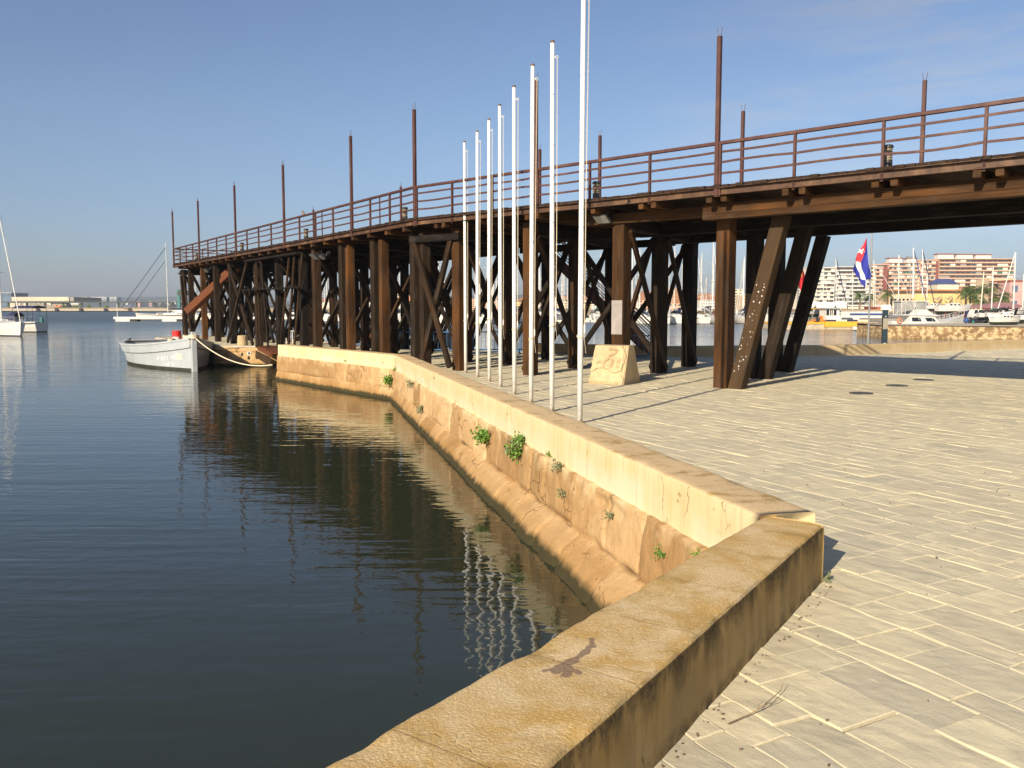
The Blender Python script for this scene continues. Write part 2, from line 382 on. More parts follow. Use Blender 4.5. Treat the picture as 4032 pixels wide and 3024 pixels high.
g = nd(nt, 'NewGeometry'); rr = g.outputs['Random Per Island']
setc(nt, b, mixc(nt, rr, (.035, .075, .015), (.15, .2, .05))); b.inputs['Roughness'].default_value = .55
m, nt, b = new_mat('leaf_grey')
g = nd(nt, 'NewGeometry'); rr = g.outputs['Random Per Island']
setc(nt, b, mixc(nt, rr, (.10, .14, .06), (.24, .25, .14))); b.inputs['Roughness'].default_value = .7
# carved sandstone block
m, nt, b = new_mat('carved_stone')
co = coords(nt); n1 = noise_(nt, co, 2.4, 5); n2 = noise_(nt, co, 40, 4)
c1 = mixc(nt, maprange(nt, n1, .38, .64), (.40, .30, .165), (.49, .385, .225))
zf = nd(nt, 'SeparateXYZ', None, Vector=co).outputs[2]
ft = math_(nt, 'MULTIPLY', maprange(nt, zf, .0, .11, 1, 0), maprange(nt, noise_(nt, co, 9, 5, .7), .42, .58))
c1 = mixc(nt, math_(nt, 'MULTIPLY', ft, .75), c1, (.24, .15, .05))
c1 = mixc(nt, maprange(nt, noise_(nt, co, 3.3, 4), .62, .74, 0, .45), c1, (.27, .22, .16))
setc(nt, b, c1); b.inputs['Roughness'].default_value = .9; bump(nt, b, n2, .4, .006)
# ---------------------------------------------------------------- mesh building
ORIG = {}
class MB:
    def __init__(s): s.v = []; s.f = []; s.m = []; s.uv = None; s.sm = False
    def add(s, vs, fs, mi=0):
        o = len(s.v); s.v += [V(p) for p in vs]
        for f in fs: s.f.append([o + i for i in f]); s.m.append(mi)
        return s
    def quad(s, a, b, c, d, mi=0): return s.add((a, b, c, d), ((0, 1, 2, 3),), mi)
    def poly(s, pts, mi=0): return s.add(pts, (tuple(range(len(pts))),), mi)
    def box(s, c, size, mi=0, rz=0.0, M=None):
        hx, hy, hz = size[0] / 2, size[1] / 2, size[2] / 2
        if M is None: M = Matrix.Rotation(rz, 3, 'Z')
        c = V(c)
        vs = [c + M @ V((x * hx, y * hy, z * hz)) for x, y, z in ((-1,-1,-1),(1,-1,-1),(1,1,-1),(-1,1,-1),(-1,-1,1),(1,-1,1),(1,1,1),(-1,1,1))]
        return s.add(vs, ((0,3,2,1),(4,5,6,7),(0,1,5,4),(1,2,6,5),(2,3,7,6),(3,0,4,7)), mi)
    def b2(s, lo, hi, mi=0):
        return s.box([(a + b) / 2 for a, b in zip(lo, hi)], [b - a for a, b in zip(lo, hi)], mi)
    def bar(s, a, b, w, d, mi=0, face=None, ch=0.0):
        """rectangular bar from a to b; w along face-sideways, d along face"""
        a, b = V(a), V(b); M = frame(a, b, face)
        return s.prism_frame(a, M, (b - a).length, w, d, ch, mi)
    def prism_frame(s, a, M, L, w, d, ch, mi=0):
        pr = sect(w, d, ch); n = len(pr)
        vs = [a + M @ V((x, y, 0)) for x, y in pr] + [a + M @ V((x, y, L)) for x, y in pr]
        fs = [(i, (i + 1) % n, n + (i + 1) % n, n + i) for i in range(n)] + [tuple(range(n - 1, -1, -1)), tuple(range(n, 2 * n))]
        return s.add(vs, fs, mi)
    def cyl(s, a, b, r0, r1=None, n=10, mi=0, caps=True):
        a, b = V(a), V(b); r1 = r0 if r1 is None else r1; M = frame(a, b)
        vs = []
        for p, r in ((a, r0), (b, r1)):
            for i in range(n):
                t = 2 * math.pi * i / n; vs.append(p + M @ V((math.cos(t) * r, math.sin(t) * r, 0)))
        fs = [(i, (i + 1) % n, n + (i + 1) % n, n + i) for i in range(n)]
        if caps: fs += [tuple(range(n - 1, -1, -1)), tuple(range(n, 2 * n))]
        return s.add(vs, fs, mi)
    def tube(s, pts, r, n=6, mi=0):
        pts = [V(p) for p in pts]; vs = []; k = len(pts)
        for i, p in enumerate(pts):
            d = (pts[min(i + 1, k - 1)] - pts[max(i - 1, 0)])
            M = frame(V((0, 0, 0)), d if d.length > 1e-9 else V((0, 0, 1)))
            rr = r[i] if isinstance(r, (list, tuple)) else r
            for j in range(n):
                t = 2 * math.pi * j / n; vs.append(p + M @ V((math.cos(t) * rr, math.sin(t) * rr, 0)))
        fs = []
        for i in range(k - 1):
            for j in range(n):
                fs.append((i * n + j, i * n + (j + 1) % n, (i + 1) * n + (j + 1) % n, (i + 1) * n + j))
        fs += [tuple(range(n - 1, -1, -1)), tuple((k - 1) * n + j for j in range(n))]
        return s.add(vs, fs, mi)
    def lathe(s, prof, c=(0, 0, 0), n=16, mi=0):
        c = V(c); vs = []
        for r, z in prof:
            for j in range(n):
                t = 2 * math.pi * j / n; vs.append(c + V((r * math.cos(t), r * math.sin(t), z)))
        fs = []
        for i in range(len(prof) - 1):
            for j in range(n): fs.append((i * n + j, i * n + (j + 1) % n, (i + 1) * n + (j + 1) % n, (i + 1) * n + j))
        fs += [tuple(range(n - 1, -1, -1)), tuple((len(prof) - 1) * n + j for j in range(n))]
        return s.add(vs, fs, mi)
    def grid(s, rows, mi=0, closed=False, flip=False):
        nr, nc = len(rows), len(rows[0]); vs = [p for r in rows for p in r]; fs = []
        for i in range(nr - 1):
            for j in range(nc - (0 if closed else 1)):
                q = (i * nc + j, i * nc + (j + 1) % nc, (i + 1) * nc + (j + 1) % nc, (i + 1) * nc + j)
                fs.append(q[::-1] if flip else q)
        return s.add(vs, fs, mi)
    def prism(s, pts, off, mi=0):
        pts = [V(p) for p in pts]; off = V(off); n = len(pts)
        vs = pts + [p + off for p in pts]
        fs = [(i, (i + 1) % n, n + (i + 1) % n, n + i) for i in range(n)] + [tuple(range(n - 1, -1, -1)), tuple(range(n, 2 * n))]
        return s.add(vs, fs, mi)
    def build(s, name, mats, parent=None, loc=None, local=False, smooth=False, uv=None, attr=None, attr2=None):
        o0 = ORIG.get(parent.name, V((0, 0, 0))) if parent else V(loc or (0, 0, 0))
        if isinstance(mats, str): mats = [mats]
        me = bpy.data.meshes.new(name)
        me.from_pydata([tuple(p) if local else tuple(p - o0) for p in s.v], [], s.f)
        for mm in mats: me.materials.append(MATS[mm])
        if len(mats) > 1: me.polygons.foreach_set('material_index', s.m)
        if smooth: me.polygons.foreach_set('use_smooth', [True] * len(me.polygons))
        if uv:
            l = me.uv_layers.new(name='UVMap')
            for lp in me.loops: l.data[lp.index].uv = uv[lp.vertex_index]
        if attr:
            a = me.attributes.new('groove', 'FLOAT', 'POINT'); a.data.foreach_set('value', attr)
        if attr2: a = me.attributes.new('tone', 'FLOAT', 'POINT'); a.data.foreach_set('value', attr2)
        me.update()
        o = bpy.data.objects.new(name, me); COL.objects.link(o)
        if parent: o.parent = parent; ORIG[o.name] = o0.copy()
        else: o.location = loc or (0, 0, 0); ORIG[o.name] = V(loc or (0, 0, 0))
        return o
def sect(w, d, ch):
    w, d = w / 2, d / 2
    if ch <= 0: return [(-w, -d), (w, -d), (w, d), (-w, d)]
    return [(-w + ch, -d), (w - ch, -d), (w, -d + ch), (w, d - ch), (w - ch, d), (-w + ch, d), (-w, d - ch), (-w, -d + ch)]
def frame(a, b, face=None):
    z = (V(b) - V(a)).normalized()
    f = V(face).to_3d() if face is not None else (V((0, 0, 1)) if abs(z.z) < .9 else V((0, 1, 0)))
    y = (f - z * f.dot(z))
    if y.length < 1e-6: y = V((1, 0, 0)) - z * z.x
    y.normalize(); x = y.cross(z)
    return Matrix((x, y, z)).transposed()
def tag(o, label=None, cat=None, group=None, kind=None):
    if label: o['label'] = label
    if cat: o['category'] = cat
    if group: o['group'] = group
    if kind: o['kind'] = kind
    return o
def thing(name, label, cat, loc=(0, 0, 0), group=None):
    o = bpy.data.objects.new(name, None); COL.objects.link(o)
    o.location = loc; o.empty_display_size = .2; ORIG[o.name] = V(loc)
    return tag(o, label, cat, group)
def struct(o): o['kind'] = 'structure'; return o
KIDS = {}
def dup(root, loc, rz=0.0, label=None, group=None, scale=1.0):
    def cp(o, par):
        c = o.copy(); COL.objects.link(c); c.parent = par
        for ch in o.children: cp(ch, c)
        return c
    r = cp(root, None)
    r.location = loc; r.rotation_euler = (0, 0, rz); r.scale = (scale,) * 3
    if label: r['label'] = label
    if group: r['group'] = group
    return r
def beam(parent, name, a, b, w, d, mat='timber', face=None, ch=.012, holes=0):
    """one timber: its own object, origin at a, local z along it"""
    a, b = V(a), V(b); Mx = frame(a, b, face); L = (b - a).length
    mb = MB(); mb.prism_frame(V((0, 0, 0)), Matrix.Identity(3), L, w, d, ch)
    mats = [mat]
    if holes:
        mats.append('hole'); k = 0; z = .35 + random.random() * .2
        while z < L - .3:
            for sy, ax in ((-1, 1), (1, 0)):
                x = random.uniform(-.35, .35) * w
                r = random.uniform(.014, .022)
                if ax: ring = [V((x + r * math.cos(t), d / 2 + .003, z + 1.2 * r * math.sin(t))) for t in [i * math.pi / 4 for i in range(8)]]
                else: ring = [V((-w / 2 - .003, x * d / w + r * math.cos(t), z + .2 + 1.2 * r * math.sin(t))) for t in [i * math.pi / 4 for i in range(8)]]
                mb.poly(ring, 1)
            z += random.uniform(.45, .75)
    o = mb.build(name, mats, None, local=True)
    del ORIG[o.name]
    o.parent = parent; o0 = ORIG[parent.name]
    o.matrix_local = Matrix.Translation(a - o0) @ Mx.to_4x4()
    return o
def inpoly(x, y, P):
    r = False; j = len(P) - 1
    for i in range(len(P)):
        xi, yi = P[i]; xj, yj = P[j]
        if (yi > y) != (yj > y) and x < (xj - xi) * (y - yi) / (yj - yi) + xi: r = not r
        j = i
    return r
def nz(p, s=1.0, o=0.0): return noise.noise(V((p[0] * s + o, p[1] * s + o * .7, p[2] * s - o)))
def fbm(p, s=1.0, o=0.0): return noise.fractal(V((p[0] * s + o, p[1] * s + o, p[2] * s)), .9, 2.0, 4)
# ================================================================ camera, sky, sun
cam = bpy.data.cameras.new('camera'); cam.sensor_width = 36; cam.lens = 36 * FPX / 4032; cam.clip_start = .05; cam.clip_end = 20000
co_ = bpy.data.objects.new('camera', cam); COL.objects.link(co_)
co_.location = (0, 0, EYE); co_.rotation_euler = (R(90) - PITCH, 0, 0)
SC.camera = co_
SUN_EL, SUN_AZ = R(25), math.atan2(-.53, -.848)          # where the sun stands (x,y) = (-.53,-.85)
sl = bpy.data.lights.new('sun', 'SUN'); sl.energy = 4.6; sl.angle = R(.55); sl.color = (1.0, .86, .66)
so = bpy.data.objects.new('sun', sl); COL.objects.link(so); so.location = (-20, -30, 30)
sd = V((-.53 * math.cos(SUN_EL), -.848 * math.cos(SUN_EL), math.sin(SUN_EL)))
so.rotation_euler = sd.to_track_quat('Z', 'Y').to_euler()
W = bpy.data.worlds.new('World'); SC.world = W; W.use_nodes = True
nt = W.node_tree; bg = nt.nodes['Background']
sky = nt.nodes.new('ShaderNodeTexSky'); sky.sky_type = 'NISHITA'; sky.sun_disc = False
sky.sun_elevation = SUN_EL; sky.sun_rotation = SUN_AZ
sky.air_density = 1.0; sky.dust_density = .9; sky.ozone_density = 4.0; sky.altitude = 0
tc = nt.nodes.new('ShaderNodeTexCoord')
def cloud(scale, rot, lo, hi, sc, off):
    mp = nt.nodes.new('ShaderNodeMapping'); mp.inputs['Scale'].default_value = scale; mp.inputs['Location'].default_value = off
    nt.links.new(tc.outputs['Generated'], mp.inputs[0])
    return maprange(nt, noise_(nt, mp.outputs[0], sc, 6, .62, .3), lo, hi)
c1 = cloud((1, 1, 7), 0, .42, .64, 5.0, (3.1, .4, 1.7)); c2 = cloud((1, 1, 5), 0, .38, .56, 1.6, (7.7, 2.2, .3))
sx = nd(nt, 'SeparateXYZ', None, Vector=tc.outputs['Generated'])
side = math_(nt, 'MULTIPLY', maprange(nt, sx.outputs[0], .12, .40), maprange(nt, sx.outputs[2], .02, .18))
cm = math_(nt, 'MULTIPLY', math_(nt, 'MULTIPLY', c1, c2), math_(nt, 'MULTIPLY', side, .42))
skyc = mixc(nt, 1.0, sky.outputs[0], (1.045, .925, .91), 'MULTIPLY')
skyc = mixc(nt, maprange(nt, sx.outputs[2], .0, .22, 1, 0, True), skyc, mixc(nt, 1.0, skyc, (.76, .83, .97), 'MULTIPLY'))
lum = nd(nt, 'RGBToBW', None, Color=skyc).outputs[0]
cl = nd(nt, 'CombineXYZ', None, X=math_(nt, 'MULTIPLY', lum, 1.35), Y=math_(nt, 'MULTIPLY', lum, 1.33), Z=math_(nt, 'MULTIPLY', lum, 1.36)).outputs[0]
mx = nt.nodes.new('ShaderNodeMix'); mx.data_type = 'RGBA'
nt.links.new(cm, mx.inputs[0]); nt.links.new(skyc, mx.inputs[6]); nt.links.new(cl, mx.inputs[7])
nt.links.new(mx.outputs[2], bg.inputs[0]); bg.inputs[1].default_value = .079
SC.view_settings.view_transform = 'Standard'; SC.view_settings.look = 'None'; SC.view_settings.gamma = 1; SC.view_settings.exposure = .72
SC.cycles.max_bounces = 8; SC.cycles.diffuse_bounces = 3; SC.cycles.glossy_bounces = 4
SC.cycles.use_denoising = True
SC.cycles.sample_clamp_indirect = 6
# ================================================================ water and land
mb = MB(); mb.quad((-3000, -400, WZ), (3000, -400, WZ), (3000, 6000, WZ), (-3000, 6000, WZ))
struct(mb.build('water', 'water'))
mb = MB(); mb.quad((-3000, -400, -6), (3000, -400, -6), (3000, 6000, -6), (-3000, 6000, -6))
struct(mb.build('seabed', 'land_grey'))
# plan of the plaza and the wall
A_IN = [V((-4.03, -2.31)), V((-.605, 2.525)), V((1.655, 5.665))]
A_DIR = (A_IN[2] - A_IN[1]).normalized(); A_N = V((A_DIR.y, -A_DIR.x))        # to the plaza side
B_IN = [V((1.655, 5.665)), V((-3.45, 25.02)), V((-8.72, 31.95))]
PLAZA = [(-4.0, -2.33), (1.655, 5.665), (-3.45, 25.02), (-8.72, 31.95), (-10.4, 39.3), (-13.6, 39.5), (-20.9, 50.4), (-19.8, 53.6), (-12.3, 47.6),
         (-5.7, 37.4), (.9, 34.1), (1.3, 33.9), (5.8, 31.5), (12.2, 32.5), (22.4, 37.9), (45, 50), (70, 40), (70, -12), (-4.6, -12)]
mb = MB()
tri = geometry.tessellate_polygon([[V((x, y, 0)) for x, y in PLAZA]])
mb.add([(x, y, -.014) for x, y in PLAZA], [t for t in tri])
mb2 = MB()
for i in range(len(PLAZA)):
    a, c = PLAZA[i], PLAZA[(i + 1) % len(PLAZA)]
    mb.quad((a[0], a[1], -.014), (c[0], c[1], -.014), (c[0], c[1], -5.9), (a[0], a[1], -5.9))
struct(mb.build('ground', 'joint_sand'))
# ---- the slabs: one paving surface
e = V((.47, -.883)).normalized(); q = V((.883, .47)).normalized()
mb = MB(); rs = random.Random(5)
def seen(p, m=1.25):
    d = CP * p.y - SP * (0 - EYE)
    return p.y > -2 and abs(p.x) < (max(d, .3) * .60 + .8) * m and p.y < 56
qv = -14.0
while qv < 58:
    wd = rs.choice((.17, .2, .22, .25, .28, .31, .36)) * rs.uniform(.95, 1.05)
    tv = -60 + rs.random()
    while tv < 40:
        ln = ln0 = rs.uniform(.24, .66); tv0 = tv
        if seen(e * (tv + ln / 2) + q * (qv + wd / 2)):      # cut slabs where they meet the walls
            ok = [inpoly(*(e * (tv + ln * k / 16) + q * (qv + .0)), PLAZA) and inpoly(*(e * (tv + ln * k / 16) + q * (qv + wd)), PLAZA) for k in range(17)]
            if any(ok) and not all(ok):
                i0 = ok.index(True); i1 = 16 - ok[::-1].index(True); tv, ln = tv0 + ln0 * i0 / 16, max(.02, ln0 * (i1 - i0) / 16)
        cxy = e * (tv + ln / 2) + q * (qv + wd / 2)
        if seen(cxy) and all(inpoly(*(e * t_ + q * q_), PLAZA) for t_, q_ in ((tv, qv), (tv + ln, qv), (tv + ln, qv + wd), (tv, qv + wd))):
            g1 = rs.uniform(.0004, .0016); g2 = rs.choice((.001, .0015, .002, .003, .006, .011))
            bz = rs.gauss(0, .0019); j = lambda: rs.uniform(-.004, .004)
            near = cxy.y < 14
            nt_, nq_ = (10, 6) if cxy.y < 8 else (6, 4) if near else (2, 2)
            x0, x1, y0, y1 = tv + g2, tv + ln - g2, qv + g1, qv + wd - g1
            tx, tq = rs.gauss(0, .008), rs.gauss(0, .012)
            rows = []
            def pt(s_, r_, z_): p = e * s_ + q * r_; return V((p.x, p.y, z_))
            top = []
            for a_ in range(nq_ + 1):
                row = []
                for c_ in range(nt_ + 1):
                    s_ = x0 + (x1 - x0) * c_ / nt_; r_ = y0 + (y1 - y0) * a_ / nq_
                    zz = bz + tx * (s_ - cxy.dot(e)) + tq * (r_ - cxy.dot(q))
                    if near:
                        zz += .005 * noise.noise(V((s_ * 3.5 + tv, r_ * 7, qv))) + .003 * noise.noise(V((s_ * 11, r_ * 19, qv)))
                        if a_ == 0: r_ += .014 * noise.noise(V((s_ * 4, qv * 3, 1)))
                        if a_ == nq_: r_ += .014 * noise.noise(V((s_ * 4, (qv + wd) * 3, 1)))
                    row.append(pt(s_, r_, zz))
                top.append(row)
            # chamfer ring
            o = len(mb.v); nr, nc = len(top), len(top[0])
            inner = [p.copy() for r_ in top for p in r_]
            ctr = sum(inner, V((0, 0, 0))) / len(inner)
            ids = []
            ring = [(0, c_) for c_ in range(nc)] + [(r_, nc - 1) for r_ in range(1, nr)] + [(nr - 1, c_) for c_ in range(nc - 2, -1, -1)] + [(r_, 0) for r_ in range(nr - 2, 0, -1)]
            outer = []
            for (r_, c_) in ring:
                p = top[r_][c_]
                ds = (1 if c_ == nc - 1 else -1 if c_ == 0 else 0); dq = (1 if r_ == nr - 1 else -1 if r_ == 0 else 0)
                inner[r_ * nc + c_] = p - V(((e * ds + q * dq) * .006).to_3d())
                outer.append(p - V((0, 0, .0034)))
            low = [V((p.x, p.y, -.02)) for p in outer]
            fs = [(r_ * nc + c_, r_ * nc + c_ + 1, (r_ + 1) * nc + c_ + 1, (r_ + 1) * nc + c_) for r_ in range(nr - 1) for c_ in range(nc - 1)]
            k = len(inner); n_ = len(ring)
            for i in range(n_):
                i2 = (i + 1) % n_; a_ = ring[i][0] * nc + ring[i][1]; b_ = ring[i2][0] * nc + ring[i2][1]
                fs.append((a_, k + i, k + i2, b_)); fs.append((k + i, k + n_ + i, k + n_ + i2, k + i2))
            mb.add(inner + outer + low, fs)
        tv = tv0 + ln0
    qv += wd
pv = mb.build('paving', 'paving_stone'); struct(pv)
# ================================================================ the sea wall: parapets and masonry
def path_pts(P, step):
    out = []; s = 0.0
    for i in range(len(P) - 1):
        d = (P[i + 1] - P[i]); n = max(1, int(d.length / step))
        for k in range(n): out.append((P[i] + d * (k / n), s + d.length * k / n))
        s += d.length
    out.append((P[-1], s))
    return out
def normals(pts):
    ns = []
    for i in range(len(pts)):
        a = pts[max(i - 1, 0)][0]; c = pts[min(i + 1, len(pts) - 1)][0]
        t = (c - a).normalized(); ns.append(V((t.y, -t.x)))
    return ns
def parapet(name, P, w, h, mat, parent, step, amp, wfun=None, z0=-.06, sign=1, rad=.025, caps=True):
    """swept coping: P is the water-side line; the profile runs up the water side, over the top, down the plaza side"""
    pts = path_pts(P, step); ns = normals(pts); rows = []; uv = []
    for (p, s), n in zip(pts, ns):
        n = n * sign
        ww = wfun(s) if wfun else w
        prof = [(0, z0), (0, h * .33), (0, h * .66), (0, h - rad)]
        for a in (30, 60): prof.append((rad - rad * math.cos(R(a)), h - rad + rad * math.sin(R(a))))
        nt_ = 7
        for k in range(nt_): prof.append((rad + (ww - 2 * rad) * k / (nt_ - 1), h))
        for a in (60, 30): prof.append((ww - rad + rad * math.cos(R(a)), h - rad + rad * math.sin(R(a))))
        prof += [(ww, h - rad), (ww, h * .66), (ww, h * .33), (ww, z0)]
        row = []; v = 0; last = None
        for (o, z) in prof:
            q3 = V((p.x + n.x * o, p.y + n.y * o, z))
            d = fbm(q3, 1.7) * amp + nz(q3, 14) * amp * .5
            corner = 1.0 if (z > h - rad * 1.05 and (o < rad * 1.1 or o > ww - rad * 1.1)) else 0
            d2 = -max(0, nz(q3, 5, 3.3)) * amp * 2.2 * corner
            side = -1 if o < rad else 1 if o > ww - rad else 0
            q4 = q3 + V((n.x * side * (d + d2), n.y * side * (d + d2), (d * .6 if z > h - rad * .6 else 0) + d2))
            row.append(q4)
            if last is not None: v += (q3 - last).length
            last = q3; uv.append((s, v))
        rows.append(row)
    mb = MB(); mb.grid(rows, flip=(sign < 0))
    nc = len(rows[0])
    if caps:
        mb.f.append(list(range(nc))); mb.m.append(0)
        o = (len(rows) - 1) * nc; mb.f.append([o + i for i in range(nc)][::-1]); mb.m.append(0)
    o = mb.build(name, mat, parent, uv=uv, smooth=True)
    return o
def masonry(name, P, mat, parent, step, outf, courses, rnd, amp=.03, depth=-1.6, sign=1, gw=.024):
    """rough blockwork below a wall line; outf(s, z) is how far the face stands out towards the water"""
    pts = path_pts(P, step); ns = normals(pts); rs = random.Random(rnd)
    total = pts[-1][1]; joints = []
    for (zt, zb, lo, hi) in courses:
        j = [0.0]
        while j[-1] < total: j.append(j[-1] + rs.uniform(lo, hi))
        joints.append((zt, zb, j, [rs.uniform(-1, 1) for _ in j]))
    zs = [.0]
    z = -.012
    while z > depth: zs.append(z); z -= .032 if z > -1.0 else .2
    rows = []; att = []; ton = []
    for (p, s), n in zip(pts, ns):
        n = n * sign; row = []
        for z in zs:
            q3 = V((p.x, p.y, z))
            gz = 0.0; bo = 0.0; tone = 0.0
            for zt, zb, j, offs in joints:
                if zb <= z < zt:
                    zz = z + .03 * nz((s, 0, zt), 1.5); ss = s + .05 * nz((0, z * 3, s * .2), 1.0)
                    for k in range(len(j) - 1):
                        if j[k] <= ss < j[k + 1]:
                            dd = min(ss - j[k], j[k + 1] - ss); bo = offs[k] * .016; tone = math.sin(offs[k] * 57.3 + k)
                            gz = max(gz, math.exp(-(dd / gw) ** 2) * (.55 + .6 * nz((k, zt, z * 2), 3.7)))
                            break
                    gz = max(gz, .9 * math.exp(-((zz - zb) / gw) ** 2) * (.55 + .45 * nz((s, zb, 2), 1.3)))
            gz = max(0, gz)
            ero = fbm((s * 1.6, z * 2.4, rnd), 1.0) * amp * .45 + nz((s * 5, z * 5, 0), 1) * amp * .22 - max(0, nz((s, z * 1.6, 5), 2.6) - .32) * amp * 2.2
            o = outf(s, z) + bo + ero - gz * .06
            if z > -.06: o = max(o, .03)
            if z > -.001: o = -.12
            row.append(V((p.x - n.x * o, p.y - n.y * o, z + .01 * nz((s, z, 9), 4)))); ton.append(tone); att.append(min(1, gz + max(0, nz((s, z * 1.3, 5), 2.2) - .3) * .8))
        rows.append(row)
    mb = MB(); mb.grid(rows, flip=(sign > 0))
    return mb.build(name, mat, parent, smooth=True, attr=att, attr2=ton)
LB = (B_IN[1] - B_IN[0]).length; LC = (B_IN[2] - B_IN[1]).length
def out_b(s, z):
    k = 1 - min(1, s / LB)
    upper = (.04 + .015 * k) + (.03 + .035 * k) * min(1, -z / .56)
    t = max(0, min(1, (-.56 - z) / .13))
    return upper + t * (.04 + .16 * k) + max(0, -z - .66) * (.16 + .60 * k)
wall = thing('sea_wall', 'long pale stone harbour wall running beside the dark water under the wooden pier', 'wall', (1.655, 5.665, 0))
parapet('parapet', B_IN, .44, .405, 'parapet_pale', wall, .09, .006)
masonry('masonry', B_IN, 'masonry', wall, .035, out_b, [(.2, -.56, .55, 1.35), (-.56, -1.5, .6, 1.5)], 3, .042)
# the end return of the wall by the landing
ret = [V((-8.72, 31.95)), V((-10.4, 39.3))]
masonry('return_masonry', ret, 'masonry', wall, .12, lambda s, z: .03, [(.2, -.5, .6, 1.2), (-.5, -1.5, .6, 1.3)], 8, .03)
near = thing('near_wall', 'short mould-stained stone wall across the foreground with a brown splash on top', 'wall', (1.655, 5.665, 0))
def wA(s):
    L = (A_IN[1] - A_IN[0]).length
    return .60 - .19 * max(0, min(1, (s - L) / 3.87))
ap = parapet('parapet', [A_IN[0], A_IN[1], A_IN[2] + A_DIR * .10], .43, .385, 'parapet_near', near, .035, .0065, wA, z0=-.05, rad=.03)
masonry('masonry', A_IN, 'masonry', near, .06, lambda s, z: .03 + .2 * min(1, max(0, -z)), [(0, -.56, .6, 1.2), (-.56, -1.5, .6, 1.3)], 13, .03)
# landing quay under the far end of the pier
quay = thing('landing_quay', 'low rough sandstone quay between the grey barge and the pale wall end', 'quay', (-13.5, 39.45, 0))
masonry('masonry', [V((-10.2, 39.3)), V((-13.6, 39.5)), V((-20.9, 50.4)), V((-19.8, 53.6)), V((-12.3, 47.6))], 'masonry', quay, .06, lambda s, z: .05 + .12 * min(1, max(0, -z)) + .05 * nz((s, 0, 0), .7), [(0.1, -.28, .5, 1.1), (-.28, -.68, .7, 1.4), (-.68, -1.5, .6, 1.3)], 21, .05, gw=.035)
rows = []
for (p, s), n in zip(path_pts([V((-10.2, 39.3)), V((-13.6, 39.5)), V((-20.9, 50.4)), V((-19.8, 53.6)), V((-12.3, 47.6))], .25), normals(path_pts([V((-10.2, 39.3)), V((-13.6, 39.5)), V((-20.9, 50.4)), V((-19.8, 53.6)), V((-12.3, 47.6))], .25))):
    rows.append([V((p.x - n.x * (.06 + .03 * nz((s, 1, 1), 2)), p.y - n.y * .06, -.05)), V((p.x - n.x * .03, p.y - n.y * .03, .03 + .015 * nz((s, 0, 4), 3))), V((p.x + n.x * .3, p.y + n.y * .3, .025 + .012 * nz((s, 3, 4), 3))), V((p.x + n.x * .55, p.y + n.y * .55, -.01))])
mb = MB(); mb.grid(rows); mb.build('edge_stone', 'concrete', quay)
back = thing('back_wall', 'low tan bench wall along the far edge of the plaza beyond the pier', 'wall', (5.8, 31.5, 0))
BK = [V((.9, 34.1)), V((1.3, 33.9)), V((5.8, 31.5)), V((12.2, 32.5)), V((22.4, 37.9)), V((45, 50))]
parapet('parapet', BK, .44, .38, 'parapet_far', back, .2, .006, z0=-.03)
masonry('masonry', [V((p.x, p.y)) for p in [V((-12.3, 47.6)), V((-5.7, 37.4))] + BK], 'masonry', back, .3, lambda s, z: -.1, [(0, -.5, .6, 1.2), (-.5, -1.5, .6, 1.3)], 31, .02, sign=-1)
# ================================================================ the timber pier
K = V((-2.87, 24.9)); D1 = V((.73, -.683)).normalized(); D2 = V((-.548, .836)).normalized()
N1 = V((-D1.y, D1.x)) if False else V((.683, .73)).normalized(); N2 = V((.836, .548)).normalized()
BT = V((.47, .883)).normalized()                       # the trestles run this way under the deck
WID = 6.7
L1, L2 = 27.0, 31.3
DECK = 4.34
def E1(a, inset=0.0, z=0.0): p = K + D1 * a + N1 * inset; return V((p.x, p.y, z))
def E2(a, inset=0.0, z=0.0): p = K + D2 * a + N2 * inset; return V((p.x, p.y, z))
NB = (N1 + N2).normalized(); cB = 1 / NB.dot(N1)
def KP(inset, z): p = K + NB * (inset * cB); return V((p.x, p.y, z))
pier = thing('timber_pier', 'long dark brown timber trestle pier with rusty railings along its raised deck', 'pier', (K.x, K.y, 0))
# deck planks
mb = MB(); rs = random.Random(2)
def plank(p0, p1, t, zt):
    w = .165; a = (t * w / 2)
    c = [p0 - a, p0 + a, p1 + a, p1 - a]
    zz = zt + rs.uniform(-.006, .006)
    mb.prism([V((p.x, p.y, zz - .055)) for p in c], (0, 0, .055))
a = .0
while a < L1:
    j = rs.uniform(-.05, .035); mb_p = E1(a, j); mb_q = E1(a, WID)
    plank(V((mb_p.x, mb_p.y)), V((mb_q.x, mb_q.y)), D1, DECK); a += .175
a = .1
while a < L2:
    j = rs.uniform(-.05, .035); mb_p = E2(a, j); mb_q = E2(a, WID)
    plank(V((mb_p.x, mb_p.y)), V((mb_q.x, mb_q.y)), D2, DECK); a += .175
# wedge at the bend
mb.prism([V((*E1(0).xy, DECK - .06)), V((*E1(0, WID).xy, DECK - .06)), V((*E2(0, WID).xy, DECK - .06)), V((*E2(0).xy, DECK - .06))], (0, 0, .05))
mb.build('deck', 'deck_wood', pier)
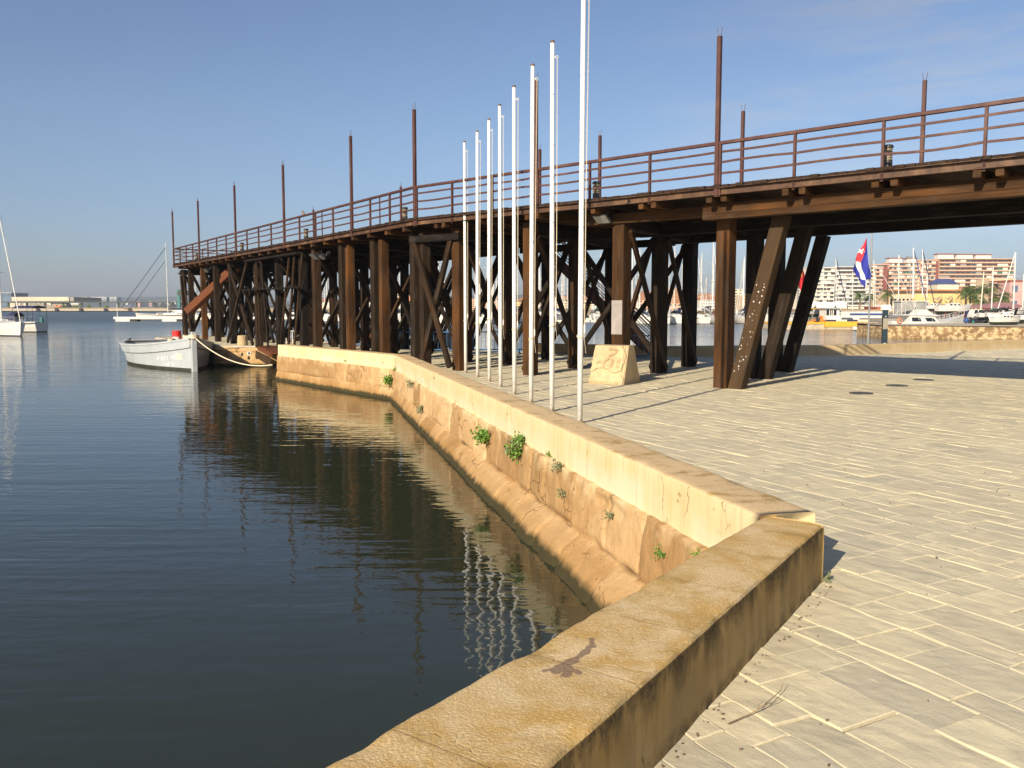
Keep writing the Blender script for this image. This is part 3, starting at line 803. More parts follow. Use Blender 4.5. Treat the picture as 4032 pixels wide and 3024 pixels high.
# rusty edge channel
for nm, P, rng in (('edge_beam', E1, (0, L1)), ('edge_beam', E2, (0, L2))):
    for ins in (.03, WID - .09):
        d = (P(1) - P(0)).normalized(); nrm = (N1 if P is E1 else N2).to_3d()
        mb = MB()
        mb.bar(P(rng[0], ins + .03, 4.205), P(rng[1], ins + .03, 4.205), .012, .15, face=(0, 0, 1))
        mb.bar(P(rng[0], ins + .0, 4.276), P(rng[1], ins + .0, 4.276), .11, .012, face=(0, 0, 1))
        mb.bar(P(rng[0], ins + .0, 4.135), P(rng[1], ins + .0, 4.135), .10, .012, face=(0, 0, 1))
        mb.build(nm, 'rust_edge', pier)
mb = MB(); mb.bar(E2(L2 - .03, 0, 4.205), E2(L2 - .03, WID, 4.205), .03, .16, face=(0, 0, 1)); mb.build('edge_beam', 'rust_edge', pier)
# joists
def joist(P, a, n, w=.13):
    beam(pier, 'joist', P(a, .02 + rs.uniform(-.03, .04), 4.075), P(a, WID - .05, 4.075), w, .165, 'timber_brown', (0, 0, 1))
a = 1.15
while a < 23.5:
    joist(E1, a - .17, N1); joist(E1, a + .17, N1); a += 1.72
a = .55
while a < L2 - .1:
    joist(E2, a, N2, .16); a += 1.28
# trestles --------------------------------------------------------------
FR1 = lambda a, z=0.0: E1(a, .52 + .05 * min(max(a, 0), 10), z)
FR2 = lambda a, z=0.0: E2(a, .5, z)
ROWS = (0.0, 2.9, 5.75)
def trestle(base, dr, face, s=.30, mat='timber', tops=3.99, cap=True, brace=True, z0=-.02, rows=ROWS, holes=True, mats=None):
    ps = []
    for k, r in enumerate(rows):
        p = base + dr.to_3d() * r
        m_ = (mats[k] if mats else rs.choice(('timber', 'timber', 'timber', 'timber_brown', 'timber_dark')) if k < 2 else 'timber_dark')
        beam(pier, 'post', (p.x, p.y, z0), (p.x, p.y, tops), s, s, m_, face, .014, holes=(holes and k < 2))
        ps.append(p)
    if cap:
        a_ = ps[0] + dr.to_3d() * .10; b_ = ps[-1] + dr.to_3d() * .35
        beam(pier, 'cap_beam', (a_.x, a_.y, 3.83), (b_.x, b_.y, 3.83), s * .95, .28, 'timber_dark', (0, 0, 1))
    if brace:
        sd_ = V((-dr.y, dr.x, 0)); off = s / 2 + .05
        for i in range(len(ps) - 1):
            for up, sgn in ((1, 1), (0, -1)):
                lo, hi = (ps[i], ps[i + 1]) if up else (ps[i + 1], ps[i])
                o_ = sd_ * off * sgn
                beam(pier, 'brace', (lo.x + o_.x, lo.y + o_.y, .12), (hi.x + o_.x, hi.y + o_.y, 3.62), .16, .09, mat, sd_)
    return ps
f1 = V((-.683, -.73, 0)); f2 = V((-.836, -.548, 0))
aR = (FR1(10.55) - V((4.75, 19.16, 0))).length
# straight span trestles: right-hand end, then 2.75 m steps to the bend
A0 = 9.48
tr = []
tr.append(trestle(FR1(A0), BT, f1, .33, 'timber_brown', brace=False, cap=False, mats=('timber_brown', 'timber_dark', 'timber_dark'), holes=False))
tr.append(trestle(FR1(A0 - 2.72), BT, f1, .34, 'timber', mats=('timber_brown', 'timber', 'timber_dark')))
tr.append(trestle(FR1(A0 - 5.55), BT, f1, .30, 'timber', mats=('timber_brown', 'timber', 'timber_dark')))
tr.append(trestle(FR1(A0 - 8.15), BT, f1, .30, 'timber'))
trestle(FR1(21.5), BT, f1, .33, 'timber_brown', brace=False, cap=False, holes=False)
# inclined struts of the open span
for k, r in enumerate(ROWS):
    b_ = FR1(A0) + BT.to_3d() * r
    lo = b_ + D1.to_3d() * .34; hi = b_ + D1.to_3d() * 1.30
    beam(pier, 'strut', (lo.x, lo.y, -.02), (hi.x, hi.y, 3.72), .31, .29, ('timber_stain', 'timber', 'timber_dark')[k], f1, .014)
    b_ = FR1(21.5) + BT.to_3d() * r
    lo = b_ - D1.to_3d() * .42; hi = b_ - D1.to_3d() * 1.62
    beam(pier, 'strut', (lo.x, lo.y, -.02), (hi.x, hi.y, 3.72), .31, .29, 'timber', f1, .014)
# glued main beams of the span (three laminations each)
for k, r in enumerate(ROWS):
    b_ = FR1(0) + BT.to_3d() * r
    s0 = A0 - .25 if k == 0 else A0 - 3.2
    for z_ in (3.735, 3.86, 3.965)[:3]:
        p0 = b_ + D1.to_3d() * s0; p1 = b_ + D1.to_3d() * 22.2
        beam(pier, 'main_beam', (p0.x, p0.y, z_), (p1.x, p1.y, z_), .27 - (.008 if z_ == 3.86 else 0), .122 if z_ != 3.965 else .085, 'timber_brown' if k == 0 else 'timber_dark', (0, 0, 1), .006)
# longitudinal stringers elsewhere
def stringer(p0, p1, z, w=.24, d=.22, mat='timber_dark'):
    beam(pier, 'stringer', (p0.x, p0.y, z), (p1.x, p1.y, z), w, d, mat, (0, 0, 1))
fo = f1 * .17
stringer(FR1(A0 - 3.55) + fo, FR1(A0 + .35) + fo, 3.90, .14, .24, 'timber_brown')
stringer(FR1(-.4) + f2 * .2, FR1(A0 - 7.9) + f1 * .2, 3.76, .14, .20, 'timber_dark')
for r in ROWS[1:]:
    q_ = BT.to_3d() * r
    stringer(FR1(.2) + q_, FR1(A0 - 3.3) + q_, 3.88 - .02 * r)
    stringer(FR2(.2) + q_, FR2(30.8) + q_, 3.86 - .015 * r)
# long run towards the water: trestle stations along the deck
ST = (.75, 3.64, 6.36, 9.03, 10.5, 13.43, 16.42, 20.62, 23.54, 26.25, 29.13, 30.9)
pl = []
for i, s_ in enumerate(ST):
    deep = s_ < 27
    dr = BT if s_ < 12 else V((.62, .785))
    rows = ROWS if s_ < 18 else (0, 1.9, 3.9)
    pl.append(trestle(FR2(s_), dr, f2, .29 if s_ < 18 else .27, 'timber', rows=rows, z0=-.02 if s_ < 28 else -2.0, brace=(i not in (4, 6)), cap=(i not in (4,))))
# a doubled post beside the bend and along the front
for s_ in (.18, 3.02, 5.78):
    p = FR2(s_)
    beam(pier, 'post', (p.x, p.y, -.02), (p.x, p.y, 3.95), .24, .27, 'timber_brown' if s_ > 1 else 'timber', f2, .012, holes=1)
# crossed braces in the plane of the front row
def xbrace(P, s0, s1, z0, z1, off, mat='timber', w=.15, both=True):
    o_ = off
    beam(pier, 'brace', P(s0, z0) + o_, P(s1, z1) + o_, w, .10, mat, o_.normalized())
    if both:
        o2 = o_ * 1.75
        beam(pier, 'brace', P(s1, z0) + o2, P(s0, z1) + o2, w, .10, mat, o_.normalized())
# between the bend and the first straight trestle
pa, pb = FR2(.75), FR1(A0 - 8.15)
dirx = (pb - pa); nx = V((dirx.y, -dirx.x, 0)).normalized(); nx = nx if nx.y < 0 else -nx
beam(pier, 'brace', pa + nx * .19 + dirx * .22 + V((0, 0, .1)), pa + dirx * .95 + nx * .19 + V((0, 0, 3.75)), .17, .11, 'timber', nx)
beam(pier, 'brace', pa + dirx * .97 + nx * .31 + V((0, 0, .1)), pa + dirx * .14 + nx * .31 + V((0, 0, 3.75)), .17, .11, 'timber', nx)
xbrace(FR2, 16.75, 20.4, .1, 3.85, f2 * .2, 'timber', .17)
xbrace(FR2, 13.7, 16.2, .3, 3.8, f2 * .2, 'timber_dark', .11, False)
for s_, t_ in ((10.9, 9.7), (11.6, 10.6), (12.6, 11.2), (14.2, 14.9), (15.2, 15.6)):
    beam(pier, 'stick', FR2(s_, .05) + f2 * .30, FR2(t_, 3.8) + f2 * .30, .10, .07, 'timber', f2)
beam(pier, 'cross_bar', FR2(9.6, 2.55) + f2 * .42, FR2(16.9, 2.55) + f2 * .42, .06, .26, 'timber_dark', f2)
beam(pier, 'cross_bar', FR2(9.8, 3.86) + f2 * .36, FR2(16.8, 3.86) + f2 * .36, .08, .26, 'timber_dark', f2)
# crossed longitudinal braces of the inner rows
for i in range(len(ST) - 2):
    for r in ((2.9, 5.75) if ST[i + 1] < 17 else (1.9, 3.9)):
        dr = BT if ST[i] < 12 else V((.62, .785)); dr2 = BT if ST[i + 1] < 12 else V((.62, .785))
        a_ = FR2(ST[i]) + dr.to_3d() * r; b_ = FR2(ST[i + 1]) + dr2.to_3d() * r
        if (b_ - a_).length < 1.6: continue
        o_ = f2 * .2
        beam(pier, 'brace', a_ + o_ + V((0, 0, .15)), b_ + o_ + V((0, 0, 3.6)), .15, .08, 'timber_dark', f2); beam(pier, 'brace', b_ - o_ + V((0, 0, .15)), a_ - o_ + V((0, 0, 3.6)), .15, .08, 'timber_dark', f2)
for a0, a1 in ((A0 - 8.15, A0 - 5.55), (A0 - 5.55, A0 - 2.72)):
    for r in (2.9, 5.75):
        a_ = FR1(a0) + BT.to_3d() * r; b_ = FR1(a1) + BT.to_3d() * r; o_ = f1 * .2
        beam(pier, 'brace', a_ + o_ + V((0, 0, .15)), b_ + o_ + V((0, 0, 3.6)), .15, .08, 'timber_dark', f1)
        if r < 3: beam(pier, 'brace', b_ - o_ + V((0, 0, .15)), a_ - o_ + V((0, 0, 3.6)), .15, .08, 'timber_dark', f1)
# light stays at the seaward end
for s_, t_ in ((29.9, 30.8), (28.3, 30.2)):
    beam(pier, 'stick', FR2(s_, -.6) + f2 * .2, FR2(t_, 3.9) + f2 * .2, .11, .08, 'timber', f2)
# red board chute
c0 = AT(748, 1236, 45.6); c1 = AT(940, 1058, 44.8)
up = V((0, 0, 1)); cd = (c1 - c0).normalized(); sx_ = cd.cross(up).normalized(); un = sx_.cross(cd)
hw = .22
beam(pier, 'chute_floor', c0, c1, .46, .05, 'board_red', un)
beam(pier, 'chute_side', c0 + sx_ * hw + un * .17, c1 + sx_ * hw + un * .17, .045, .36, 'board_red', un)
beam(pier, 'chute_side', c0 - sx_ * hw + un * .17, c1 - sx_ * hw + un * .17, .045, .36, 'board_red', un)
# ---------------------------------------------------------------- railings
RH = .88
def rail_run(P, a0, a1, nrm, ins, posts, talls, thin=()):
    for a_ in posts:
        mb = MB(); p = P(a_, ins, 4.12); mb.bar(p, p + V((0, 0, RH + .2)), .05, .06, face=nrm, ch=.004)
        mb.bar(p + V((0, 0, -.03)) - nrm.to_3d() * .02, p + V((0, 0, .12)) - nrm.to_3d() * .02, .06, .02, face=nrm)
        mb.build('rail_post', 'rust_paint', pier)
    for a_ in talls:
        mb = MB(); p = P(a_, ins - .02, 4.1)
        mb.bar(p, p + V((0, 0, 3.26)), .09, .085, face=nrm, ch=.006)
        d = (P(1) - P(0)).normalized()
        mb.bar(p + d * .075, p + d * .075 + V((0, 0, RH + .2)), .05, .06, face=nrm, ch=.004)
        for o_ in (-.028, .028):
            mb.cyl(p + d * o_ + V((0, 0, 3.26)), p + d * (o_ * 2.2) + V((0, 0, 3.44)), .007, n=5)
        mb.build('steel_post', 'rust_paint', pier)
    for a_ in thin:
        mb = MB(); p = P(a_, ins, 4.2); mb.bar(p, p + V((0, 0, RH + .13)), .03, .03, face=nrm); mb.build('rail_post', 'rust_paint', pier)
    mb = MB(); mb.bar(P(a0, ins, DECK + RH - .02), P(a1, ins, DECK + RH - .025), .085, .066, face=(0, 0, 1), ch=.006); mb.build('top_rail', 'rust_paint', pier)
    st = sorted(list(posts) + list(talls)); st = [a0] + [x for x in st if a0 < x < a1] + [a1]
    for z_ in (.24, .46, .68):
        mb = MB()
        for i in range(len(st) - 1):
            L = st[i + 1] - st[i]; sag = rs.uniform(-.012, .022) if L > 1.2 else 0
            if rs.random() < .25: sag *= 2.2
            pts = [P(st[i] + L * k / 4, ins, DECK + z_ - sag * 4 * (k / 4) * (1 - k / 4)) for k in range(5)]
            for k in range(4): mb.bar(pts[k], pts[k + 1], .03, .043, face=(0, 0, 1))
        mb.build('rail', 'rust_paint', pier)
t1 = [.1, 4.7, 9.76, 19.9, 24.9]
p1 = []
for x0, x1 in zip(t1[:-1], t1[1:]):
    n_ = 6 if x1 - x0 > 8 else 3
    p1 += [x0 + (x1 - x0) * k / n_ for k in range(1, n_)]
t2 = [4.45, 11.25, 18.1, 25.0, L2 - .15]
p2 = []
for x0, x1 in zip([.15] + t2[:-1], t2): p2 += [x0 + (x1 - x0) * k / (4 if x1 - x0 > 5 else 3) for k in range(1, 4 if x1 - x0 > 5 else 3)]
rail_run(E1, 0, 25, N1, .06, p1, t1)
rail_run(E2, 0, L2 - .08, N2, .06, p2, t2, (2.3, 7.2))
rail_run(E1, 1.5, 25, N1, WID - .1, [x for x in p1 if x > 2][::2], [1.7, 6.8, 11.7, 16.7, 21.7])
rail_run(E2, 1.0, L2 - .08, N2, WID - .1, p2[::2], [3.0, 14.2, 25.6])
def EE(a, ins=0.0, z=0.0): p = K + D2 * (L2 - .1 - ins) + N2 * a; return V((p.x, p.y, z))
rail_run(EE, .06, WID - .1, -D2, .0, [.06, 1.7, 3.4, 5.0, WID - .1], [])
# stairs behind
sa = V((1.05, 31.0, 3.95)); sb_ = V((5.1, 31.0, .05))
mid = sa.lerp(sb_, .52)
stt = thing('metal_staircase', 'rusty metal staircase with barred handrails coming down behind the pier', 'staircase', (sb_.x, sb_.y, 0))
tt = (sb_ - sa); th = V((tt.x, tt.y, 0)).normalized(); tn = V((-th.y, th.x, 0))
for sgn in (-1, 1):
    o_ = tn * .55 * sgn
    mb = MB(); mb.bar(sa + o_, sb_ + o_, .06, .24, face=(0, 0, 1)); mb.build('stringer', 'rust_paint', stt)
    mb = MB(); mb.bar(sa + o_ + V((0, 0, 1)), sb_ + o_ + V((0, 0, 1)), .06, .05, face=(0, 0, 1))
    for z_ in (.3, .53, .76): mb.bar(sa + o_ + V((0, 0, z_)), sb_ + o_ + V((0, 0, z_)), .03, .03, face=(0, 0, 1))
    for k in range(6):
        p = sa.lerp(sb_, k / 5) + o_; mb.bar(p, p + V((0, 0, 1.0)), .05, .05)
    mb.build('handrail', 'rust_paint', stt)
mb = MB()
for k in range(1, 20):
    p = sa.lerp(sb_, k / 20.); mb.box(p + V((0, 0, .02)), (.25, 1.1, .035), rz=math.atan2(th.y, th.x))
mb.build('treads', 'rust_paint', stt)
mb = MB(); mb.box(sa + V((-.6, 0, .05)), (1.2, 1.2, .08)); mb.box(mid + V((0, .8, .02)), (1.0, .6, .06)); mb.build('landing', 'rust_paint', stt)
# ---------------------------------------------------------------- bollard lamps standing on the deck
def deck_lamp(p, label):
    t = thing('bollard_lamp', label, 'bollard lamp', p, 'bollard lamps on the pier deck')
    mb = MB(); mb.lathe([(.085, 0), (.085, .16), (.075, .17)], n=14); mb.lathe([(.085, .40), (.098, .40), (.098, .425), (.08, .45)], n=14); mb.build('body', 'lamp_black', t, local=True)
    mb = MB(); pr = []
    for i in range(6): pr += [(.07, .165 + i * .039), (.085, .174 + i * .039), (.085, .187 + i * .039), (.07, .195 + i * .039)]
    mb.lathe(pr, n=14); mb.build('louvres', 'lamp_glass', t, local=True)
for a_, P, lb in ((13.1, E1, 'louvred bollard lamp on the pier deck near the photo\'s right end'), (6.3, E1, 'louvred bollard lamp on the deck just right of the tallest white flagpole'),
               (1.3, E2, 'louvred bollard lamp on the deck beside the steel post at the bend'), (9.84, E2, 'louvred bollard lamp between the first and second steel posts left of the bend'),
               (18.46, E2, 'louvred bollard lamp close beside a steel post midway along the left stretch'), (27.2, E2, 'louvred bollard lamp nearest the seaward end of the deck')):
    deck_lamp(P(a_, .42, DECK + .003), lb)
# floodlights clamped under the deck edge
def flood(p, yaw, label, s=1.0):
    t = thing('floodlight', label, 'floodlight', p, 'floodlights under the pier deck')
    t.rotation_euler = (0, 0, yaw)
    mb = MB(); M = Matrix.Rotation(R(-38), 3, 'X')
    mb.box((0, 0, 0), (.42 * s, .30 * s, .05), M=M); mb.box((0, .03, .06), (.2 * s, .16 * s, .09), M=M); mb.build('housing', 'lamp_black', t, local=True)
    mb = MB(); mb.box(M @ V((0, 0, -.03)), (.36 * s, .24 * s, .012), M=M); mb.build('glass', 'steel', t, local=True)
    mb = MB(); mb.tube([(-.2 * s, 0, 0), (-.2 * s, .2, .1), (-.12, .25, .2), (.12, .25, .2), (.2 * s, .2, .1), (.2 * s, 0, 0)], .014); mb.build('bracket', 'lamp_black', t, local=True)
y1 = math.atan2(-.683, .73) ; y2 = math.atan2(-.836, .548)
p = FR1(A0 - 3.0, 3.9) + f1 * .42; flood(p, y1, 'flat grey floodlight clamped at the beam end above the carved block')
p = FR2(8.3, 3.65) + f2 * .35; flood(p, y2, 'black floodlight hanging under the deck, left one of the pair over the wall')
p = FR2(7.6, 3.6) + f2 * .3; flood(p, y2, 'smaller black floodlight hanging right of its twin over the wall', .7)
p = FR2(24.3, 3.7) + f2 * .3; flood(p, y2, 'floodlight under the deck above the foot of the crossed braces', .8)
p = FR2(30.4, 3.7) + f2 * .3; flood(p, y2, 'floodlight at the outermost post of the pier', .8)
# pigeon on the rail
t = E2(9.1, .06, DECK + RH + .0)
pg = thing('pigeon', 'small brown pigeon perched on the pier top rail', 'bird', t)
mb = MB(); d = D2.to_3d(); prof = [(-.16, .02, .012), (-.10, .035, .03), (-.03, .06, .052), (.03, .085, .055), (.075, .12, .035), (.09, .15, .03), (.105, .165, .026), (.125, .165, .012), (.14, .16, .003)]
rows = []
for x, z, r in prof:
    rows.append([d * x + V((0, 0, z + .01)) + V((N2.x, N2.y, 0)) * (r * math.cos(a)) + V((0, 0, r * math.sin(a))) for a in [i * math.pi / 4 for i in range(8)]])
mb.grid(rows, closed=True)
for s_ in (-1, 1): mb.cyl(V((N2.x, N2.y, 0)) * .02 * s_ + V((0, 0, .05)), V((N2.x, N2.y, 0)) * .02 * s_ + V((0, 0, .005)), .006, n=5)
mb.build('body', 'bark', pg, local=True, smooth=True)
# notice plates on a post of the pier
p = FR1(A0 - 2.72) + f1 * .178 + V((0, 0, 1.55))
mb = MB(); mb.box((0, 0, 0), (.31, .012, .82), rz=y1); tag(mb.build('notice_plate', 'plate_grey', None, loc=p, local=True), 'blank grey metal plate fixed on the brown post above the carved block', 'notice plate')
# torn paper scraps on the leaning strut
sb = FR1(A0) + D1.to_3d() * .42; sh = FR1(A0) + D1.to_3d() * 1.62
so_ = bpy.data.objects
for o in list(COL.objects):
    if o.name == 'strut':
        mb = MB(); rp = random.Random(4)
        for k in range(34):
            z = rp.uniform(.3, 2.4); x = rp.uniform(-.11, .11); w_ = rp.uniform(.006, .017)
            mb.poly([V((x + w_ * math.cos(t) * rp.uniform(.6, 1.3), .1485, z + w_ * 1.2 * math.sin(t))) for t in [i * math.pi / 3 for i in range(6)]][::-1])
        for v_ in mb.v: pass
        so2 = mb.build('paper_scraps', 'paper', None, local=True); so2.parent = o
        break
# ================================================================ flagpoles
def flagpole(p, label, h=6.2, seed=0, ropey=1.35):
    t = thing('flagpole', label, 'flagpole', p, 'row of white flagpoles behind the wall')
    rr = random.Random(seed)
    mb = MB(); lean = V((rr.uniform(-.02, .02), rr.uniform(-.02, .02), 0))
    mb.tube([V((0, 0, -.01)), lean * .33 + V((0, 0, h * .33)), lean * .66 + V((0, 0, h * .66)), lean + V((0, 0, h))], [.044, .042, .039, .035], 18)
    mb.build('pole', 'pole_paint', t, local=True, smooth=False)
    for f in t.children[0].data.polygons: f.use_smooth = len(f.vertices) == 4
    mb = MB(); mb.cyl(lean + V((0, 0, h - .01)), lean + V((0, 0, h + .03)), .04, .03, 12); mb.build('cap', 'rust_edge', t, local=True)
    mb = MB(); c = lean + V((.075, -.01, h - .24))
    mb.tube([c + V((.022 * math.cos(a), 0, .022 * math.sin(a))) for a in [i * math.pi / 5 for i in range(11)]], .006, 5); mb.bar(lean + V((.03, -.005, h - .24)), c - V((.02, 0, 0)), .012, .012); mb.build('halyard_ring', 'white_paint', t, local=True)
    mb = MB(); z1 = ropey + rr.uniform(-.15, .25)
    mb.tube([c + V((0, 0, -.02)), V((.066, -.01, h * .5)), V((.06, -.01, z1 + .25)), V((.054, -.01, z1))], .0028, 5)
    mb.tube([c + V((.012, 0, -.02)), V((.072, -.012, h * .5)), V((.066, -.012, z1 + .2)), V((.06, -.02, z1 - .05)), V((.085, -.02, z1 - .28))], .0028, 5)
    for dz in (0, .013): mb.tube([V((.05 * math.cos(a), .05 * math.sin(a), z1 - .02 + dz + .02 * math.sin(a + seed))) for a in [i * math.pi / 8 for i in range(17)]], .006, 5)
    mb.build('halyard', 'rope_cream', t, local=True)
    mb = MB(); mb.box((.062, -.01, z1 + .1), (.02, .025, .12)); mb.build('cleat', 'white_paint', t, local=True)
    return t
FP = [(1.05, 13.2), (.69, 14.76), (.36, 16.14), (.05, 17.68), (-.26, 19.3), (-.55, 20.73), (-.89, 22.09), (-1.27, 23.49)]
FL = ['nearest and tallest white flagpole, its top beyond the photo\'s upper edge', 'white flagpole with blue paint chips down it, second from the near end', 'clean white flagpole standing third from the near end', 'white flagpole fourth from the near end of the row',
      'white flagpole fifth from the near end, rusty at its tip', 'white flagpole sixth from the near end, chipped near its rusty tip', 'white flagpole second from the far end with blue chips near the tip', 'farthest and shortest looking white flagpole, next to the dark timber post']
for i, ((x, y), lb) in enumerate(zip(FP, FL)): flagpole((x, y, 0), lb, 6.6 if i == 0 else 6.2, i)
# ================================================================ carved stone block
b0 = G(2316, 1508); b1 = G(2454, 1516); b2 = G(2529, 1510)
ex = (b1 - b0); LBX = ex.length; ex.normalize(); ey = V((-ex.y, ex.x, 0)); dep = max(.75, (b2 - b1).dot(ey) * 1.0)
dep = .86
blk = thing('carved_stone_block', 'carved sandstone monument block with leaning faces on the plaza by the flagpoles', 'monument', b0)
HB = .90; lean = dep * .36
sh_poly = [(.02, .30), (.10, .315), (.2, .40), (.3, .405), (.42, .375), (.5, .385), (.56, .375), (.64, .31), (.70, .285), (.80, .315), (.9, .345), (.93, .47), (.95, .55), (.955, .64), (.98, .72), (.955, .82), (.90, .93), (.86, .97), (.6, 1.05), (.02, 1.05)]
arcs = [[(.18, .53), (.21, .57), (.25, .58), (.28, .56)], [(.36, .53), (.40, .60), (.45, .62), (.5, .65)], [(.38, .5), (.36, .45), (.39, .43)], [(.62, .62), (.65, .58), (.64, .52), (.6, .45)],
        [(.46, .92), (.53, .88), (.62, .9), (.7, .88)], [(.52, .72), (.6, .745), (.68, .79), (.75, .86)], [(.78, .6), (.80, .52), (.79, .45)], [(.84, .64), (.83, .55), (.82, .47)]]
def segd(p, a, b):
    ap = (p[0] - a[0], p[1] - a[1]); ab = (b[0] - a[0], b[1] - a[1]); L = ab[0] ** 2 + ab[1] ** 2
    t = max(0, min(1, (ap[0] * ab[0] + ap[1] * ab[1]) / L)) if L else 0
    return math.hypot(ap[0] - ab[0] * t, ap[1] - ab[1] * t)
NX, NY = 90, 66
rows = []
for j in range(NY + 1):
    v = j / NY; row = []
    for i in range(NX + 1):
        u = i / NX
        wob = .012 * noise.noise(V((u * 14, v * 14, 0)))
        h_ = 0.0
        if inpoly(u + wob, v + wob, sh_poly): h_ += .022
        if u < .93 and v > .17 + wob * .4: h_ += .012
        elif v <= .17: h_ += .02
        for ar in arcs:
            dmin = min(segd((u, v), ar[k], ar[k + 1]) for k in range(len(ar) - 1)); h_ += .016 * math.exp(-(dmin / .014) ** 2) - .01 * math.exp(-((dmin - .03) / .014) ** 2)
        h_ += .008 * fbm((u * 3, v * 3, 2), 2)
        if v > .985 or u < .012 or u > .988: h_ = -.012
        ins = .0
        h_ *= 1.7
        row.append(b0 + ex * (LBX * (u * (1 - .0 * v)) + .0) + ey * (lean * v) + V((0, 0, HB * v)) - ey * h_ + ex * (0.03 * v if u < .5 else -.03 * v))
    rows.append(row)
mb = MB(); mb.grid(rows)
tl, tr_ = rows[-1][0], rows[-1][-1]; bl_, br_ = rows[0][0], rows[0][-1]
dt = dep - 2 * lean
def sidegrid(A, B, C, D, n=14):
    return [[A.lerp(B, i / n).lerp(D.lerp(C, i / n), j / n) for i in range(n + 1)] for j in range(n + 1)]
mb.grid(sidegrid(br_, br_ + ey * dep, tr_ + ey * dt, tr_)); mb.grid(sidegrid(bl_ + ey * dep, bl_, tl, tl + ey * dt)); mb.grid(sidegrid(tl, tr_, tr_ + ey * dt, tl + ey * dt, 6)); mb.grid(sidegrid(br_ + ey * dep, bl_ + ey * dep, tl + ey * dt, tr_ + ey * dt, 6))
mb.build('block', 'carved_stone', blk)
# ================================================================ plants in the wall, twig, covers
def weed(p, out, label, size=.2, n=60, mat='leaf_green', hang=.3, name='wall_weed', long=1.0):
    t = thing(name, label, 'plant', p, 'weeds growing in the sea wall')
    rr = random.Random(int(abs(p[0]) * 1000 + abs(p[1]) * 77)); n = int(n * 2.4); mb = MB(); out = V(out).normalized(); sd_ = out.cross(V((0, 0, 1)))
    stems = []
    for k in range(max(4, n // 9)):
        d = (out * rr.uniform(.3, 1) + sd_ * rr.uniform(-1, 1) + V((0, 0, rr.uniform(-hang, 1.0)))).normalized() * size * rr.uniform(.5, 1.1) * long
        stems.append(d)
        mb.tube([V((0, 0, 0)), d * .5 + V((0, 0, .01)), d], [.003, .0025, .0015], 4)
    for k in range(n):
        d = rr.choice(stems); c = d * rr.uniform(.25, 1.05) + V((rr.gauss(0, 1), rr.gauss(0, 1), rr.gauss(0, 1))) * size * .07
        a = V((rr.gauss(0, 1), rr.gauss(0, 1), rr.gauss(0, 1))).normalized(); b_ = a.orthogonal().normalized(); l = size * rr.uniform(.13, .25); w = l * .36
        mb.poly([c, c + a * l * .5 + b_ * w, c + a * l, c + a * l * .5 - b_ * w])
    mb.build('leaves', mat, t, local=True)
def onwall(px, py, z):
    """the spot of the wall face where this level shows"""
    return G(px, py, z)
wd = B_IN[1] - B_IN[0]; wn = V((-wd.y, wd.x)).normalized(); wn = wn if wn.x < 0 else -wn
wds = [(1516, 1545, -.40, .34, 110, 'leaf_green', 'tall green weed hanging below the bend of the sea wall'), (1543, 1454, .02, .14, 36, 'leaf_green', 'small green weed at the plaster foot right above the wall bend'),
       (1585, 1516, -.10, .20, 40, 'leaf_grey', 'grey-green weed just right of the wall bend'), (1622, 1617, -.52, .2, 60, 'leaf_grey', 'grey-green plant on the ledge above the drain hole'),
       (1768, 1735, -.22, .26, 120, 'leaf_green', 'upright bright green weed alone in the middle of the wall'), (1995, 1745, .0, .19, 90, 'leaf_green', 'green bush at the plaster foot, upper of the two joined clumps'),
       (1967, 1785, -.12, .24, 130, 'leaf_green', 'largest green weed clump on the wall, lower of the joined pair'), (2040, 1775, -.1, .22, 60, 'leaf_grey', 'thin yellowish twiggy weed right of the largest green clump'),
       (2130, 1795, .02, .09, 30, 'leaf_green', 'tiny green tuft in the crack under the plaster'), (2180, 1845, -.03, .15, 44, 'leaf_grey', 'spreading grey-green weed on a block top mid wall'),
       (2139, 1955, -.28, .12, 34, 'leaf_grey', 'small grey weed in a vertical joint low on the wall'), (2295, 2045, -.2, .12, 26, 'leaf_grey', 'wispy weed in the joint right of the reddish scar'),
       (2568, 2195, -.24, .11, 40, 'leaf_green', 'trailing green weed in the joint nearest the foreground wall'), (2690, 2185, -.05, .085, 20, 'leaf_green', 'sparse sprig at the foot of the plaster near the corner'),
       (1402, 1498, -.2, .1, 26, 'leaf_green', 'small green tuft on the far stretch of wall left of the bend'), (1345, 1425, .05, .1, 24, 'leaf_green', 'tiny sprig in the plaster of the far stretch of wall')]
for px, py, z, sz, n, m_, lb in wds:
    g = onwall(px, py, z); s_ = (V((g.x, g.y)) - B_IN[0]).dot(wd.normalized())
    if s_ < LB and px > 1530:
        base = B_IN[0] + wd.normalized() * s_; o_ = out_b(s_, z) if z < 0 else .0
        pos = V((base.x + wn.x * (o_ - .01), base.y + wn.y * (o_ - .01), z))
    else:
        d2 = (B_IN[2] - B_IN[1]).normalized(); s2 = max(.05, (V((g.x, g.y)) - B_IN[1]).dot(d2)); base = B_IN[1] + d2 * s2; n2 = V((-d2.y, d2.x)); n2 = n2 if n2.x < 0 else -n2
        o_ = out_b(LB, z) if z < 0 else 0
        pos = V((base.x + n2.x * (o_ - .01), base.y + n2.y * (o_ - .01), z))
    weed(pos, (wn.x, wn.y, 0), lb, sz, n, m_)
p = G(3228, 2290); weed((p.x + .03, p.y + .02, 0), (.6, -.4, 0), 'small grass tuft at the foot of the near wall corner', .07, 40, 'leaf_grey', 0, 'grass_tuft')
